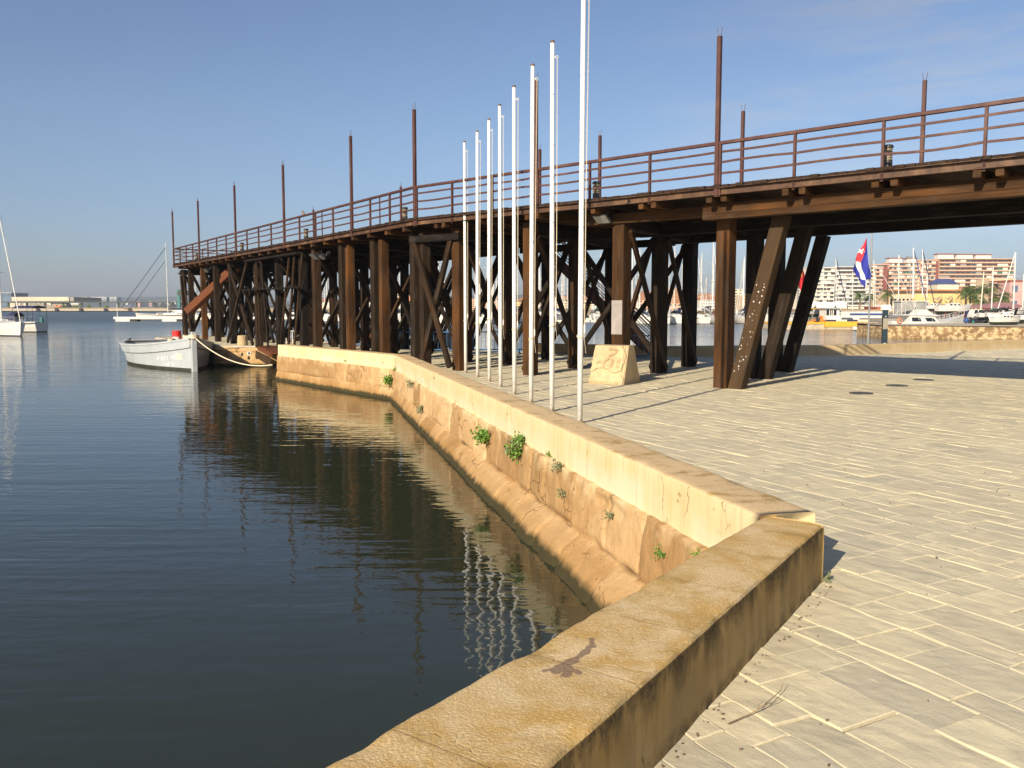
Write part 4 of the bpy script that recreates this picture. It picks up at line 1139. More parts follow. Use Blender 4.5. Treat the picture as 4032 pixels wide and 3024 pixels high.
# dry twig on the paving
a = G(2865, 2850, .012)
tw = thing('dry_twig', 'thin dry forked twig lying on the paving beside the near wall', 'twig', a)
def gp(px, py, z=.012): return G(px, py, z) - a
mb = MB(); mb.tube([gp(2865, 2850), gp(2930, 2822), gp(2985, 2795, .03), gp(3010, 2775, .045), gp(3045, 2745, .03), gp(3075, 2718, .03), gp(3083, 2688, .05)], [.0035, .003, .0028, .0025, .002, .0018, .001], 5)
mb.tube([gp(3010, 2775, .045), gp(3050, 2765, .03), gp(3090, 2742, .02)], [.002, .0016, .001], 4); mb.tube([gp(2985, 2795, .03), gp(2990, 2770, .05), gp(3003, 2764, .05)], [.002, .0016, .001], 4)
mb.build('stem', 'twig', tw, local=True)
for px, py, lb in ((3391, 1549, 'nearest of the three round dark ground covers in the plaza'), (3531, 1519, 'middle one of the three round dark ground covers'), (3636, 1496, 'farthest of the three round dark ground covers, close to the shade')):
    p = G(px, py, .0)
    t = thing('ground_cover', lb, 'ground cover', p, 'round covers set in the plaza')
    mb = MB(); mb.lathe([(.24, 0), (.24, .012), (.215, .016)], n=24); mb.build('ring', 'iron', t, local=True)
    mb = MB(); mb.lathe([(.205, .0), (.205, .013), (.15, .015), (.02, .016)], n=24); mb.build('lid', 'glass_dark', t, local=True)
# small litter bits scattered on the paving: leaf crumbs
mb = MB(); rr = random.Random(9)
for k in range(80):
    y = rr.uniform(2.6, 14); x = rr.uniform(.3, y * .62)
    if not inpoly(x - .5, y, PLAZA): continue
    s_ = rr.uniform(.002, .008); a_ = rr.uniform(0, 6.3)
    mb.box((x, y, .010), (s_ * 2, s_, .008), rz=a_)
for k in range(70):
    t_ = rr.random() ** 1.2; p = V((2.02, 5.45)).lerp(V((.2, 2.7)), t_); o_ = abs(rr.gauss(0, .03)) + .012
    p = p + A_N * (o_ + .02)
    s_ = rr.uniform(.0015, .006); mb.box((p.x, p.y, .006), (s_ * 2, s_ * 1.3, .006), rz=rr.uniform(0, 6.3))
tag(mb.build('crumb_litter', 'bark'), 'dark crumbs of dirt and dry leaves scattered on the paving and along the wall foot', 'litter', kind='stuff')
# ================================================================ the grey barge
HD = V((.52, -.854, 0)); bow = G(765, 1462, WZ); RZ = math.atan2(HD.y, HD.x)
barge = thing('wooden_barge', 'pale grey wooden barge with painted numbers moored at the landing quay', 'boat', bow)
LN = 9.0
xs = [0, -.25, -.7, -1.4, -2.3, -3.5, -4.9, -6.3, -7.6, -8.4, -9.0]
hb = [.08, .2, .42, .74, 1.12, 1.5, 1.78, 1.9, 1.84, 1.64, 1.42]
sh = [1.40, 1.36, 1.30, 1.22, 1.13, 1.05, 1.0, .98, .99, 1.03, 1.06]
def interp(x, A):
    for i in range(len(xs) - 1):
        if xs[i] >= x >= xs[i + 1]:
            t = (x - xs[i]) / (xs[i + 1] - xs[i]); return A[i] + (A[i + 1] - A[i]) * t
    return A[-1] if x < xs[-1] else A[0]
def hull_y(x, z):
    """half-breadth of the barge's side at station x and height z"""
    b_ = interp(x, hb); s_ = interp(x, sh); f = max(0, min(1, (z + .5) / (s_ + .5)))
    y = b_ * (.80 + .20 * f ** .8)
    if z > s_ - .40: y += .085
    return y
Mb = Matrix.Rotation(RZ, 3, 'Z')
zf = [-.5, -.2, 0, .12, .125, .3, .5, .68]
rows = []; N = 44
for k in range(N + 1):
    x = -LN * k / N; s_ = interp(x, sh)
    col_ = [(hull_y(x, z), z) for z in zf if z < s_ - .43] + [(hull_y(x, s_ - .42), s_ - .42), (hull_y(x, s_ - .39), s_ - .385), (hull_y(x, s_ - .2), s_ - .2), (hull_y(x, s_), s_)]
    while len(col_) < len(zf) + 4: col_.insert(6, ((col_[5][0] + col_[6][0]) / 2, (col_[5][1] + col_[6][1]) / 2))
    rows.append((x, col_))
for part, sel, mt in (('hull', lambda i: i >= 3, 'hull_grey'), ('boot_band', lambda i: i <= 3, 'antifoul')):
    mb = MB()
    for sg in (-1, 1):
        g_ = [[Mb @ V((x, sg * y, z)) for i, (y, z) in enumerate(c) if sel(i)] for x, c in rows]
        mb.grid(g_, flip=(sg > 0))
    x, c = rows[-1]; cc = [(y, z) for i, (y, z) in enumerate(c) if sel(i)]
    mb.poly([Mb @ V((x, -y, z)) for y, z in cc] + [Mb @ V((x, y, z)) for y, z in cc[::-1]])
    mb.build(part, mt, barge, local=True)
mb = MB()   # gunwale and inner side
for sg in (-1, 1):
    g_ = []
    for x, c in rows:
        s_ = interp(x, sh); yo = hull_y(x, s_) + .025; yi = max(.0, yo - .20)
        g_.append([Mb @ V((x, sg * yo, s_ - .06)), Mb @ V((x, sg * yo, s_ + .015)), Mb @ V((x, sg * yi, s_ + .015)), Mb @ V((x, sg * yi, s_ - .06))])
    mb.grid(g_, flip=(sg > 0))
x = -LN; s_ = interp(x, sh); mb.box(Mb @ V((x - .0, 0, s_ - .01)), (.2, 2 * hull_y(x, s_), .06), rz=RZ); mb.build('gunwale', 'hull_grey', barge, local=True)
mb = MB()
for sg in (-1, 1):
    g_ = []
    for x, c in rows[2:]:
        s_ = interp(x, sh); yi = max(.02, hull_y(x, s_) - .17); g_.append([Mb @ V((x, sg * yi, s_ - .02)), Mb @ V((x, sg * yi * .97, .42))])
    mb.grid(g_, flip=(sg < 0))
mb.build('inner_planking', 'hull_grey', barge, local=True)
mb = MB(); ys = [(x, max(.03, (hull_y(x, .5) - .18))) for x, c in rows[2:]]
mb.poly([Mb @ V((x, y, .52)) for x, y in ys] + [Mb @ V((x, -y, .52)) for x, y in ys[::-1]]); mb.build('floor', 'boat_deck_grey', barge, local=True)
mb = MB(); yf = [(x, max(.03, hull_y(x, .9) - .17)) for x, c in rows if x > -2.9]
mb.poly([Mb @ V((x, y, .93)) for x, y in yf] + [Mb @ V((x, -y, .93)) for x, y in yf[::-1]]); mb.b2((0, 0, 0), (0, 0, 0)); mb.v = mb.v[:-8]; mb.f = mb.f[:-6]; mb.m = mb.m[:-6]
mb.box(Mb @ V((-2.9, 0, .74)), (.06, 2.2, .36), rz=RZ); mb.build('foredeck', 'boat_deck_grey', barge, local=True)
mb = MB(); mb.box(Mb @ V((-5.0, 0, .86)), (.42, 3.0, .07), rz=RZ); mb.build('thwart', 'hull_grey', barge, local=True)
mb = MB(); mb.box(Mb @ V((-3.9, .35, .66)), (1.3, 1.2, .28), rz=RZ); mb.build('hatch', 'hull_grey', barge, local=True)
mb = MB(); mb.bar(Mb @ V((.06, 0, -.5)), Mb @ V((.10, 0, 1.66)), .22, .26, face=Mb @ V((1, 0, 0)), ch=.02); mb.build('stem_post', 'hull_grey', barge, local=True)
mb = MB()
for sg in (-1,):
    g_ = [[Mb @ V((x, sg * (hull_y(x, .3) + .03), z)) for z in (.50, .54, .57)] for x, c in rows[30:]]
    mb.grid(g_)
mb.build('rubbing_strake', 'hull_grey', barge, local=True)
for x_, y_, s_ in ((-8.6, -1.35, .13), (-8.6, 1.35, .13)):
    mb = MB(); c = Mb @ V((x_, y_, 1.04)); mb.cyl(c, c + V((0, 0, s_)), .05, .06, 10); mb.build('mooring_bitt', 'iron', barge, local=True)
# painted numbers
def lettering(txt, x0, z0, size, name, parent, mat, slant=0.0, both=(-1,)):
    cu = bpy.data.curves.new('t', 'FONT'); cu.body = txt; cu.size = size; cu.resolution_u = 3
    tmp = bpy.data.objects.new('t', cu); COL.objects.link(tmp)
    bpy.context.view_layer.update()
    me = bpy.data.meshes.new_from_object(tmp.evaluated_get(bpy.context.evaluated_depsgraph_get()))
    bpy.data.objects.remove(tmp); vs = [v.co.copy() for v in me.vertices]; fs = [list(p.vertices) for p in me.polygons]; bpy.data.meshes.remove(me)
    return vs, fs
def hull_letters(txt, x0, z0, size, mat, sg=-1, slope=.045, off=.012, st=1.0):
    vs, fs = lettering(txt, 0, 0, size, '', None, mat)
    mb = MB(); out = []
    for v in vs:
        x = x0 + v.x * st * (1 if sg < 0 else -1); z = z0 + v.y + slope * v.x * st
        out.append(Mb @ V((x, sg * (hull_y(x, z) + off), z)))
    mb.add(out, fs if sg < 0 else [f[::-1] for f in fs]); mb.build('painted_number', mat, barge, local=True)
hull_letters('4ª·AT·1·105', -2.42, .33, .25, 'number_white', slope=.11, st=1.18); hull_letters('Nº 3', -1.75, .13, .25, 'number_white', slope=.08, st=1.1)
mb = MB(); g_ = [[Mb @ V((x, -(hull_y(x, z) + .004), z)) for z in (.46, .54, .62, .72)] for x in [-1.05 + .05 * i for i in range(9)]]; mb.grid(g_); mb.build('paint_patch', 'cream_paint', barge, local=True)
hull_letters('4ª·AT·1·105', -.55, .42, .22, 'boat_deck_grey', 1)
# red and white drum standing in the barge
c = bow + Mb @ V((-7.9, .75, .53))
dr_ = thing('red_drum', 'bright red drum with a white label standing in the barge stern', 'drum', c)
mb = MB(); mb.lathe([(.26, 0), (.27, .02), (.27, .3), (.28, .31), (.28, .33), (.27, .34), (.27, .66), (.28, .67), (.28, .69), (.27, .7), (.27, 1.02), (.24, 1.04)], n=20); mb.build('shell', 'red_paint', dr_, local=True)
mb = MB(); g_ = [[V((.285 * math.cos(a), .285 * math.sin(a), z)) for z in (.25, .72)] for a in [R(-125 + 12 * i) for i in range(8)]]; mb.grid(g_); mb.build('label', 'white_paint', dr_, local=True)
dr_.scale = (.82, .82, .95)
c = bow + Mb @ V((-6.1, .2, .60))
cr_ = thing('rope_heap', 'small pile of cream rope on a dark winch in the barge', 'rope', c)
mb = MB()
for k in range(6): mb.tube([V((.22 * math.cos(a + k) * (1 - .08 * k), .22 * math.sin(a + k), .30 + .05 * k + .03 * math.sin(3 * a))) for a in [i * math.pi / 6 for i in range(13)]], .035, 6)
mb.build('coil', 'rope_cream', cr_, local=True)
mb = MB(); mb.box((0, 0, .13), (.3, .3, .3)); mb.tube([(0, 0, .2), (.6, -.3, .45), (.9, -.5, .5), (1.0, -.5, .2)], .025); mb.build('winch', 'iron', cr_, local=True)
# mooring lines
def line(name, label, pts, r, mat, sag=0.0, n=26, group=None):
    a, b_ = V(pts[0]), V(pts[-1]); P = []
    for i in range(n + 1):
        t = i / n
        if len(pts) == 2: p = a.lerp(b_, t) - V((0, 0, sag * 4 * t * (1 - t)))
        else:
            k = t * (len(pts) - 1); j = min(int(k), len(pts) - 2); p = V(pts[j]).lerp(V(pts[j + 1]), k - j)
        P.append(p - a)
    mb = MB(); mb.tube(P, r, 6); return tag(mb.build(name, mat, None, loc=a, local=True, smooth=True), label, 'rope', group)
st_ = bow + Mb @ V((.1, 0, 1.46))
line('mooring_rope', 'thick cream rope sagging from the barge bow to the pale wall end', [st_, V((-8.95, 31.95, -.35))], .024, 'rope_cream', .42, group='mooring ropes of the barge')
line('mooring_rope', 'thinner rope from the barge bow up to the landing edge', [st_ + V((0, .1, -.08)), AT(935, 1365, 39.7)], .014, 'rope_cream', .26, group='mooring ropes of the barge')
mb = MB()
for k in range(5): mb.tube([V((.2 * math.cos(a), .2 * math.sin(a), .03 * k + .012 * math.sin(2 * a + k))) for a in [i * math.pi / 8 for i in range(17)]], .022, 6)
tag(mb.build('rope_wrap', 'rope_cream', None, loc=bow + Mb @ V((.09, 0, 1.40)), local=True), 'cream rope wound round the barge bow post', 'rope')
mb = MB()
for k in range(3): mb.tube([V((.25 * math.cos(a), .13 * math.sin(a), .05 * k + .03 * math.sin(2 * a + k))) for a in [i * math.pi / 8 for i in range(17)]], .03, 6)
tag(mb.build('rope_coil', 'rope_cream', None, loc=bow + Mb @ V((-.75, 0, 1.36)), local=True), 'loose cream rope coil on the barge foredeck edge', 'rope')
# landing furniture
p = G(945, 1362); bol = thing('stone_bollard', 'stout round sandstone bollard on the landing quay edge', 'bollard', (p.x, p.y + .4, 0))
mb = MB(); mb.lathe([(.24, -.05), (.235, .15), (.225, .42), (.215, .46), (.17, .48)], n=18); mb.build('drum', 'carved_stone', bol, local=True, smooth=False)
# wooden boarding ramp at the wall end
ra = AT(1030, 1372, 37.2); rbp = AT(1096, 1372, 34.0)
rm = thing('boarding_ramp', 'reddish plank ramp with a weathered grey skirt beside the wall end', 'ramp', (ra.x, ra.y, 0))
mb = MB(); nrm = V((-.9, -.4, 0)).normalized()
q0, q1 = V((-11.5, 38.9, .0)), V((-9.3, 33.2, .0))
mb.bar(q0 + V((.55, .1, .02)), q1 + V((.55, .1, .02)), 1.1, .06, face=(0, 0, 1)); mb.bar(q0 + V((-.02, 0, -.06)), q1 + V((-.02, 0, -.06)), .07, .16, face=(0, 0, 1)); mb.build('planks', 'board_red', rm)
mb = MB(); mb.poly([q0 + V((-.06, -.2, -.14)), q1 + V((-.06, 0, -.14)), q1 + V((-.06, 0, -.52)), q0 + V((-.10, -.2, -.44))]); mb.bar(q0 + V((-.05, -.2, -.30)), q1 + V((-.05, 0, -.34)), .03, .30, face=(0, 0, 1)); mb.build('skirt', 'timber_stain', rm)
p = AT(982, 1390, 38.9); lt = thing('quay_lamp', 'small white round lamp fixed to the landing quay face', 'lamp', p)
mb = MB(); mb.box((0, 0, 0), (.17, .1, .13)); mb.build('housing', 'white_paint', lt, local=True); mb = MB(); mb.cyl((0, -.05, 0), (0, -.075, 0), .045, n=12); mb.build('lens', 'glass_dark', lt, local=True)
mb = MB(); mb.lathe([(.02, -.05), (.06, 0), (.06, .05), (.03, .1)], n=8); tag(mb.build('iron_ring', 'iron', None, loc=AT(953, 1398, 39.0), local=True), 'dark iron stub sticking out of the landing quay stones', 'mooring ring')
# white table and stools under the pier
p = G(1140, 1352); tb = thing('white_table', 'small white metal table under the pier behind the wall', 'table', (p.x, p.y, 0))
mb = MB(); mb.box((0, 0, .62), (.55, .5, .03)); mb.build('table_top', 'white_paint', tb, local=True)
for x_ in (-.2, .2):
    for y_ in (-.18, .18): mb = MB(); mb.bar((x_, y_, 0), (x_, y_, .61), .03, .03); mb.build('leg', 'white_paint', tb, local=True)
p = G(1075, 1345); ch = thing('folding_chair', 'dark folding chair under the pier left of the white table', 'chair', (p.x, p.y, 0))
mb = MB(); mb.box((0, 0, .42), (.42, .4, .03)); mb.build('seat', 'lamp_black', ch, local=True)
mb = MB(); mb.box((0, .2, .72), (.42, .025, .3)); mb.build('backrest', 'lamp_black', ch, local=True)
for x_ in (-.19, .19): mb = MB(); mb.bar((x_, -.2, 0), (x_, .2, .85), .025, .025); mb.bar((x_, .2, 0), (x_, -.2, .42), .025, .025); mb.build('leg', 'steel', ch, local=True)
p = G(1455, 1372); cb = thing('red_cabinet', 'brick red wooden cabinet behind the pier posts', 'cabinet', (p.x, p.y + 1, 0))
mb = MB(); mb.box((0, 0, .45), (.8, .5, .9)); mb.build('carcass', 'board_red', cb, local=True)
for x_ in (-.2, .2): mb = MB(); mb.box((x_, -.26, .47), (.37, .02, .78)); mb.build('door', 'board_red', cb, local=True)
line('barrier_rope', 'sagging dark rope strung between pier posts over the wall', [AT(1085, 1341, 38), AT(1180, 1318, 38)], .014, 'rope_dark', .09)
# blue crowd barriers
def barrier(p, rz, label, w=2.1):
    t = thing('crowd_barrier', label, 'barrier', p, 'blue crowd barriers'); t.rotation_euler = (0, 0, rz)
    mb = MB(); mb.tube([(-w / 2, 0, .16), (-w / 2, 0, .78), (-w / 2 + .06, 0, .84), (w / 2 - .06, 0, .84), (w / 2, 0, .78), (w / 2, 0, .16), (-w / 2, 0, .16)], .022, 7); mb.build('frame', 'blue_paint', t, local=True)
    for k in range(1, 12): x_ = -w / 2 + w * k / 12; mb = MB(); mb.cyl((x_, 0, .16), (x_, 0, .84), .008, n=6); mb.build('bar', 'blue_paint', t, local=True)
    for x_ in (-w / 2 + .25, w / 2 - .25): mb = MB(); mb.bar((x_, 0, 0), (x_, 0, .18), .05, .03); mb.bar((x_, -.25, .02), (x_, .25, .02), .04, .04); mb.build('foot', 'blue_paint', t, local=True)
barrier((-4.5, 33.6, 0), R(-24), 'blue crowd barrier behind the pier posts, leftmost of three along the water'); barrier((-2.5, 33.0, 0), R(-10), 'blue crowd barrier seen through the crossed braces, middle of three'); barrier((-.5, 33.2, 0), R(10), 'blue crowd barrier behind the flagpoles, right end of the three')
barrier((4.1, 28.9, 0), R(-20), 'blue crowd barrier with a solid panel behind the carved block', 2.0)
p = V((3.55, 28.8, .52)); mb = MB(); mb.box((0, 0, 0), (.75, .03, .5), rz=R(-20)); tag(mb.build('notice_board', 'blue_paint', None, loc=p, local=True), 'solid dark blue board hung on the barrier behind the carved block', 'board')
# ================================================================ flags and totem on the far side of the plaza
def fpole(p, label, h, r=.035, mat='steel'):
    t = thing('flag_mast', label, 'flagpole', p)
    mb = MB(); mb.cyl((0, 0, 0), (0, 0, h), r, r * .85, 12); mb.build('pole', mat, t, local=True, smooth=False)
    mb = MB(); mb.cyl((0, 0, 0), (0, 0, .12), r * 1.9, r * 1.5, 12); mb.build('foot', 'rust_edge', t, local=True)
    return t
pc = G(3416, 1394); fpole(pc, 'grey metal flagpole carrying the blue, white and red star flag', 5.2)
def cloth(name, label, parts, px0, py0, Y, yaw=0, seed=0, amp=.07):
    o = AT(px0, py0, Y); t = thing(name, label, 'flag', o)
    for pn, mt, poly in parts:
        mb = MB(); P = [AT(x, y, Y) - o for x, y in poly]
        # subdivide and fold
        cx = sum((p.x for p in P)) / len(P); tri = geometry.tessellate_polygon([[V((p.x, p.z, 0)) for p in P]])
        tv = []; tf = []
        for a_, b_, c_ in tri:
            n_ = 7; idx = {}
            for i in range(n_ + 1):
                for j in range(n_ + 1 - i):
                    u, v = i / n_, j / n_; p = P[a_] * (1 - u - v) + P[b_] * u + P[c_] * v
                    f = amp * math.sin(p.x * 11 + p.z * 2.2 + seed) + amp * .5 * math.sin(p.x * 23 - p.z * 3 + seed)
                    idx[i, j] = len(tv); tv.append(V((p.x, f * min(1, -p.z * 1.6 + .1), p.z)))
            for i in range(n_):
                for j in range(n_ - i):
                    tf.append((idx[i, j], idx[i + 1, j], idx[i, j + 1]))
                    if i + j < n_ - 1: tf.append((idx[i + 1, j], idx[i + 1, j + 1], idx[i, j + 1]))
        mb.add(tv, tf); mb.build(pn, mt, t, local=True, smooth=True)
    return t
def z8(L): return [(3300 + x / 2.765, 850 + y / 2.765) for x, y in L]
star = [(250 + r_ * math.cos(R(a_)) , 386 + r_ * math.sin(R(a_))) for a_, r_ in [(-60 + 36 * i, 36 if i % 2 == 0 else 14) for i in range(10)]]
cu = cloth('star_flag', 'blue and white striped flag with a red triangle and white star hanging limp', [
    ('red_triangle', 'flag_red', z8([(313, 233), (245, 360), (188, 482), (248, 508), (272, 440), (300, 330)])),
    ('white_stripe', 'flag_white', z8([(188, 482), (172, 516), (205, 560), (238, 640), (265, 690), (300, 702), (288, 640), (262, 560), (248, 508)])),
    ('blue_stripe', 'flag_blue', z8([(172, 516), (148, 588), (195, 650), (238, 705), (290, 776), (302, 768), (300, 702), (265, 690), (238, 640), (205, 560)])),
    ('blue_fold', 'flag_blue', z8([(313, 233), (300, 330), (272, 440), (248, 508), (262, 560), (288, 640), (300, 702), (345, 682), (357, 640), (330, 560), (318, 520)])),
    ('white_tip', 'flag_white', z8([(300, 702), (303, 772), (314, 770), (318, 695)]))], 3413, 934, pc.y - .06)
mb = MB(); o_ = AT(3413, 934, pc.y - .06); P = [AT(x, y, pc.y - .06) - o_ for x, y in z8(star)]
sv = [V((p.x, .07 * math.sin(p.x * 11 + p.z * 2.2) * min(1, -p.z * 1.6 + .1) + .035 * math.sin(p.x * 23 - p.z * 3) * min(1, -p.z * 1.6 + .1) - .035, p.z)) for p in P]
tri = geometry.tessellate_polygon([[V((p.x, p.z, 0)) for p in P]]); mb.add(sv, [t for t in tri]); mb.build('white_star', 'flag_white', cu, local=True)
ps_ = G(3135, 1402); ps_ = V((ps_.x, ps_.y, 0)); fpole(ps_, 'grey metal flagpole carrying the red and yellow flag behind the leaning struts', 5.3)
def z6(L): return [(3050 + x / 5.184, 940 + y / 5.184) for x, y in L]
cloth('red_yellow_flag', 'red and yellow striped flag drooping behind the leaning pier struts', [
    ('red_top', 'flag_red', z6([(420, -10), (440, 30), (560, 520), (630, 800), (590, 830), (545, 560), (470, 250)])),
    ('yellow_band', 'flag_yellow', z6([(420, -10), (470, 250), (545, 560), (580, 780), (470, 700), (360, 520), (380, 80)])),
    ('red_bottom', 'flag_red', z6([(360, 520), (470, 700), (580, 780), (640, 830), (600, 940), (560, 1080), (500, 975), (420, 880), (350, 720)])),
    ('yellow_tip', 'flag_yellow', z6([(350, 720), (420, 880), (500, 975), (440, 970), (380, 985), (350, 850)]))], 3130, 936, ps_.y - .06, seed=2)
tp = G(3480, 1391); tot = thing('info_totem', 'slim dark blue and grey information totem with a white arrow mark', 'totem', tp)
mb = MB(); mb.box((0, 0, .84), (.20, .09, 1.70)); mb.build('body', 'totem_dark', tot, local=True)
mb = MB(); mb.poly([(-.098, -.048, .94), (.098, -.048, .97), (.098, -.048, 1.36), (-.098, -.048, 1.36)]); mb.prism([(-.1, -.05, .93), (.1, -.05, .96), (.1, -.05, 1.36), (-.1, -.05, 1.36)], (0, .1, 0)); mb.build('grey_panel', 'totem_grey', tot, local=True)
mb = MB(); mb.box((0, 0, 1.43), (.215, .11, .135)); mb.build('head', 'totem_dark', tot, local=True)
mb = MB(); mb.poly([(-.012, -.058, 1.405), (.012, -.058, 1.405), (.022, -.058, 1.43), (.012, -.058, 1.46), (-.006, -.058, 1.46), (-.02, -.058, 1.43)]); mb.build('mark', 'white_paint', tot, local=True)
mb = MB(); mb.poly([(-.06, -.047, .26), (.025, -.047, .262), (.022, -.047, .30), (.035, -.047, .41), (-.045, -.047, .40), (-.05, -.047, .33)]); mb.build('torn_sticker', 'white_paint', tot, local=True)
for k in range(3): mb = MB(); mb.box((0, -.047, .14 + .035 * k), (.18, .006, .018)); mb.build('stripe', 'steel', tot, local=True)
# ================================================================ boats
def hull_loft(L, B, H, sheer=.25, rake=.6, tw=.75, n=16, draft=.35):
    """stations from stern (x=0) to bow (x=L)"""
    out = []
    for k in range(n + 1):
        t = k / n; x = L * t
        b_ = B / 2 * (tw + (1 - tw) * math.sin(min(1, t / .45) * math.pi / 2)) if t < .45 else B / 2 * max(.015, (1 - ((t - .45) / .55) ** 2.1))
        s_ = H * (1 + sheer * (t - .35) ** 2 * 3)
        col_ = [(x - rake * t * 1.0, b_ * .25, -draft), (x - rake * t * .55, b_ * .74, 0), (x - rake * t * .45, b_ * .80, .10), (x - rake * t * .25, b_ * .92, s_ * .5), (x, b_, s_)]
        out.append(col_)
    return out
def boat_hull(par, st, mats=('white_gel', 'navy'), deckmat='white_gel', stripe=None):
    mb = MB()
    for sg in (-1, 1): mb.grid([[V((x, sg * y, z)) for x, y, z in c[2:]] for c in st], flip=(sg > 0))
    c = st[0]; mb.poly([V((x, -y, z)) for x, y, z in c[2:]] + [V((x, y, z)) for x, y, z in c[2:][::-1]]); mb.build('hull', mats[0], par, local=True)
    mb = MB()
    for sg in (-1, 1): mb.grid([[V((x, sg * y, z)) for x, y, z in c[:3]] for c in st], flip=(sg > 0))
    c = st[0]; mb.poly([V((x, -y, z)) for x, y, z in c[:3]] + [V((x, y, z)) for x, y, z in c[:3][::-1]]); mb.build('boot_stripe', mats[1], par, local=True)
    mb = MB(); mb.grid([[V((c[-1][0], -c[-1][1], c[-1][2])), V((c[-1][0], 0, c[-1][2] + .05)), V((c[-1][0], c[-1][1], c[-1][2]))] for c in st], flip=True); mb.build('deck', deckmat, par, local=True)
    if stripe:
        mb = MB()
        for sg in (-1, 1): mb.grid([[V((c[-1][0], sg * (c[-1][1] + .012), c[-1][2] - .22)), V((c[-1][0], sg * (c[-1][1] + .012), c[-1][2] - .12))] for c in st], flip=(sg > 0))
        mb.build('side_stripe', stripe, par, local=True)
def cabin(par, x0, x1, w, z0, h, name='cabin', mat='white_gel', win='glass_dark', taper=.75, nw=3):
    mb = MB(); a = [(x0, -w / 2, z0), (x1, -w / 2 * .8, z0), (x1, w / 2 * .8, z0), (x0, w / 2, z0)]
    b_ = [(x0 + .05, -w / 2 * .88, z0 + h), (x1 - h * .9, -w / 2 * taper * .85, z0 + h * .92), (x1 - h * .9, w / 2 * taper * .85, z0 + h * .92), (x0 + .05, w / 2 * .88, z0 + h)]
    mb.add(a + b_, ((0, 1, 5, 4), (1, 2, 6, 5), (2, 3, 7, 6), (3, 0, 4, 7), (4, 5, 6, 7))); c = mb.build(name, mat, par, local=True)
    for sg in (-1, 1):
        for k in range(nw):
            t0, t1 = (k + .18) / nw, (k + .82) / nw
            def P(t, f):
                A, Bq = V(a[0]).lerp(V(a[1]), t), V(b_[0]).lerp(V(b_[1]), t); p = A.lerp(Bq, f); return V((p.x, -sg * p.y * 1.012 if True else 0, p.z))
            mb = MB(); q_ = [P(t0, .35), P(t1, .35), P(t1, .78), P(t0, .78)]; mb.poly(q_ if sg < 0 else q_[::-1]); mb.build('window', win, par if False else c, local=True)
    return c
def sailboat(name, label, L=10.0, mast=13.0, cover='navy', boot='navy', stripe=None, hood='navy', radar=False, group=None, furl=True, rig=True, hullm='white_gel'):
    t = thing(name, label, 'sailboat', (0, 0, 0), group)
    st = hull_loft(L, L * .32, 1.05, .22, .75, .72); boat_hull(t, st, (hullm, boot), 'white_gel', stripe)
    cabin(t, L * .30, L * .70, L * .19, 1.0, .42, nw=3)
    mx = L * .55
    mb = MB(); mb.cyl((mx, 0, 1.0), (mx, 0, mast), .085, .06, 8)
    for z_, w_ in ((mast * .45, 1.0), (mast * .72, .75)): mb.cyl((mx, -w_, z_), (mx, w_, z_), .028, n=6)
    mb.cyl((mx, 0, mast), (mx, 0, mast + .5), .012, n=4); mb.cyl((mx - .25, 0, mast + .1), (mx + .25, 0, mast + .1), .012, n=4)
    mb.build('mast', 'mast_metal', t, local=True)
    mb = MB(); mb.tube([(mx - .15, 0, 2.25), (mx - 1.2, 0, 2.3), (mx - L * .22, 0, 2.25), (mx - L * .38, 0, 2.2)], [.19, .22, .19, .1], 8); mb.build('sail_cover', cover, t, local=True)
    if rig:
        mb = MB(); mb.tube([(L * .985, 0, 1.3), (mx + .1, 0, mast * .97)], .045 if furl else .012, 5); mb.build('furled_jib', 'white_paint' if furl else 'steel', t, local=True)
        mb = MB(); mb.tube([(.1, 0, 1.2), (mx - .05, 0, mast)], .014, 4)
        for sg in (-1, 1): mb.tube([(mx - .2, sg * L * .155, 1.15), (mx - .1, sg * 1.0, mast * .45), (mx - .05, sg * .75, mast * .72), (mx, 0, mast * .98)], .014, 4)
        mb.build('rigging', 'steel', t, local=True)
    if hood:
        mb = MB(); g_ = [[V((x, .0 + L * .095 * s_ * math.cos(a), 1.38 + h_ * math.sin(a))) for a in [math.pi * i / 8 for i in range(9)]] for x, s_, h_ in ((L * .24, 1, .75), (L * .30, 1, .78), (L * .36, .9, .25))]; mb.grid(g_); mb.build('spray_hood', hood, t, local=True)
    mb = MB()
    for sg in (-1, 1):
        p = [V((x, sg * (y - .05), z + .55)) for x, y, z in [c[-1] for c in st][::3]]; mb.tube(p, .014, 4)
        for v_ in p: mb.cyl(v_ - V((0, 0, .55)), v_, .012, n=4)
    mb.tube([V((0.05, -L * .11, 1.65)), V((.05, L * .11, 1.65))], .016, 4); mb.build('guard_rail', 'steel', t, local=True)
    if radar: mb = MB(); mb.lathe([(.05, 0), (.26, .04), (.26, .18), (.05, .24)], (mx + .3, 0, mast * .5), 12); mb.build('radar_dome', 'white_gel', t, local=True)
    return t
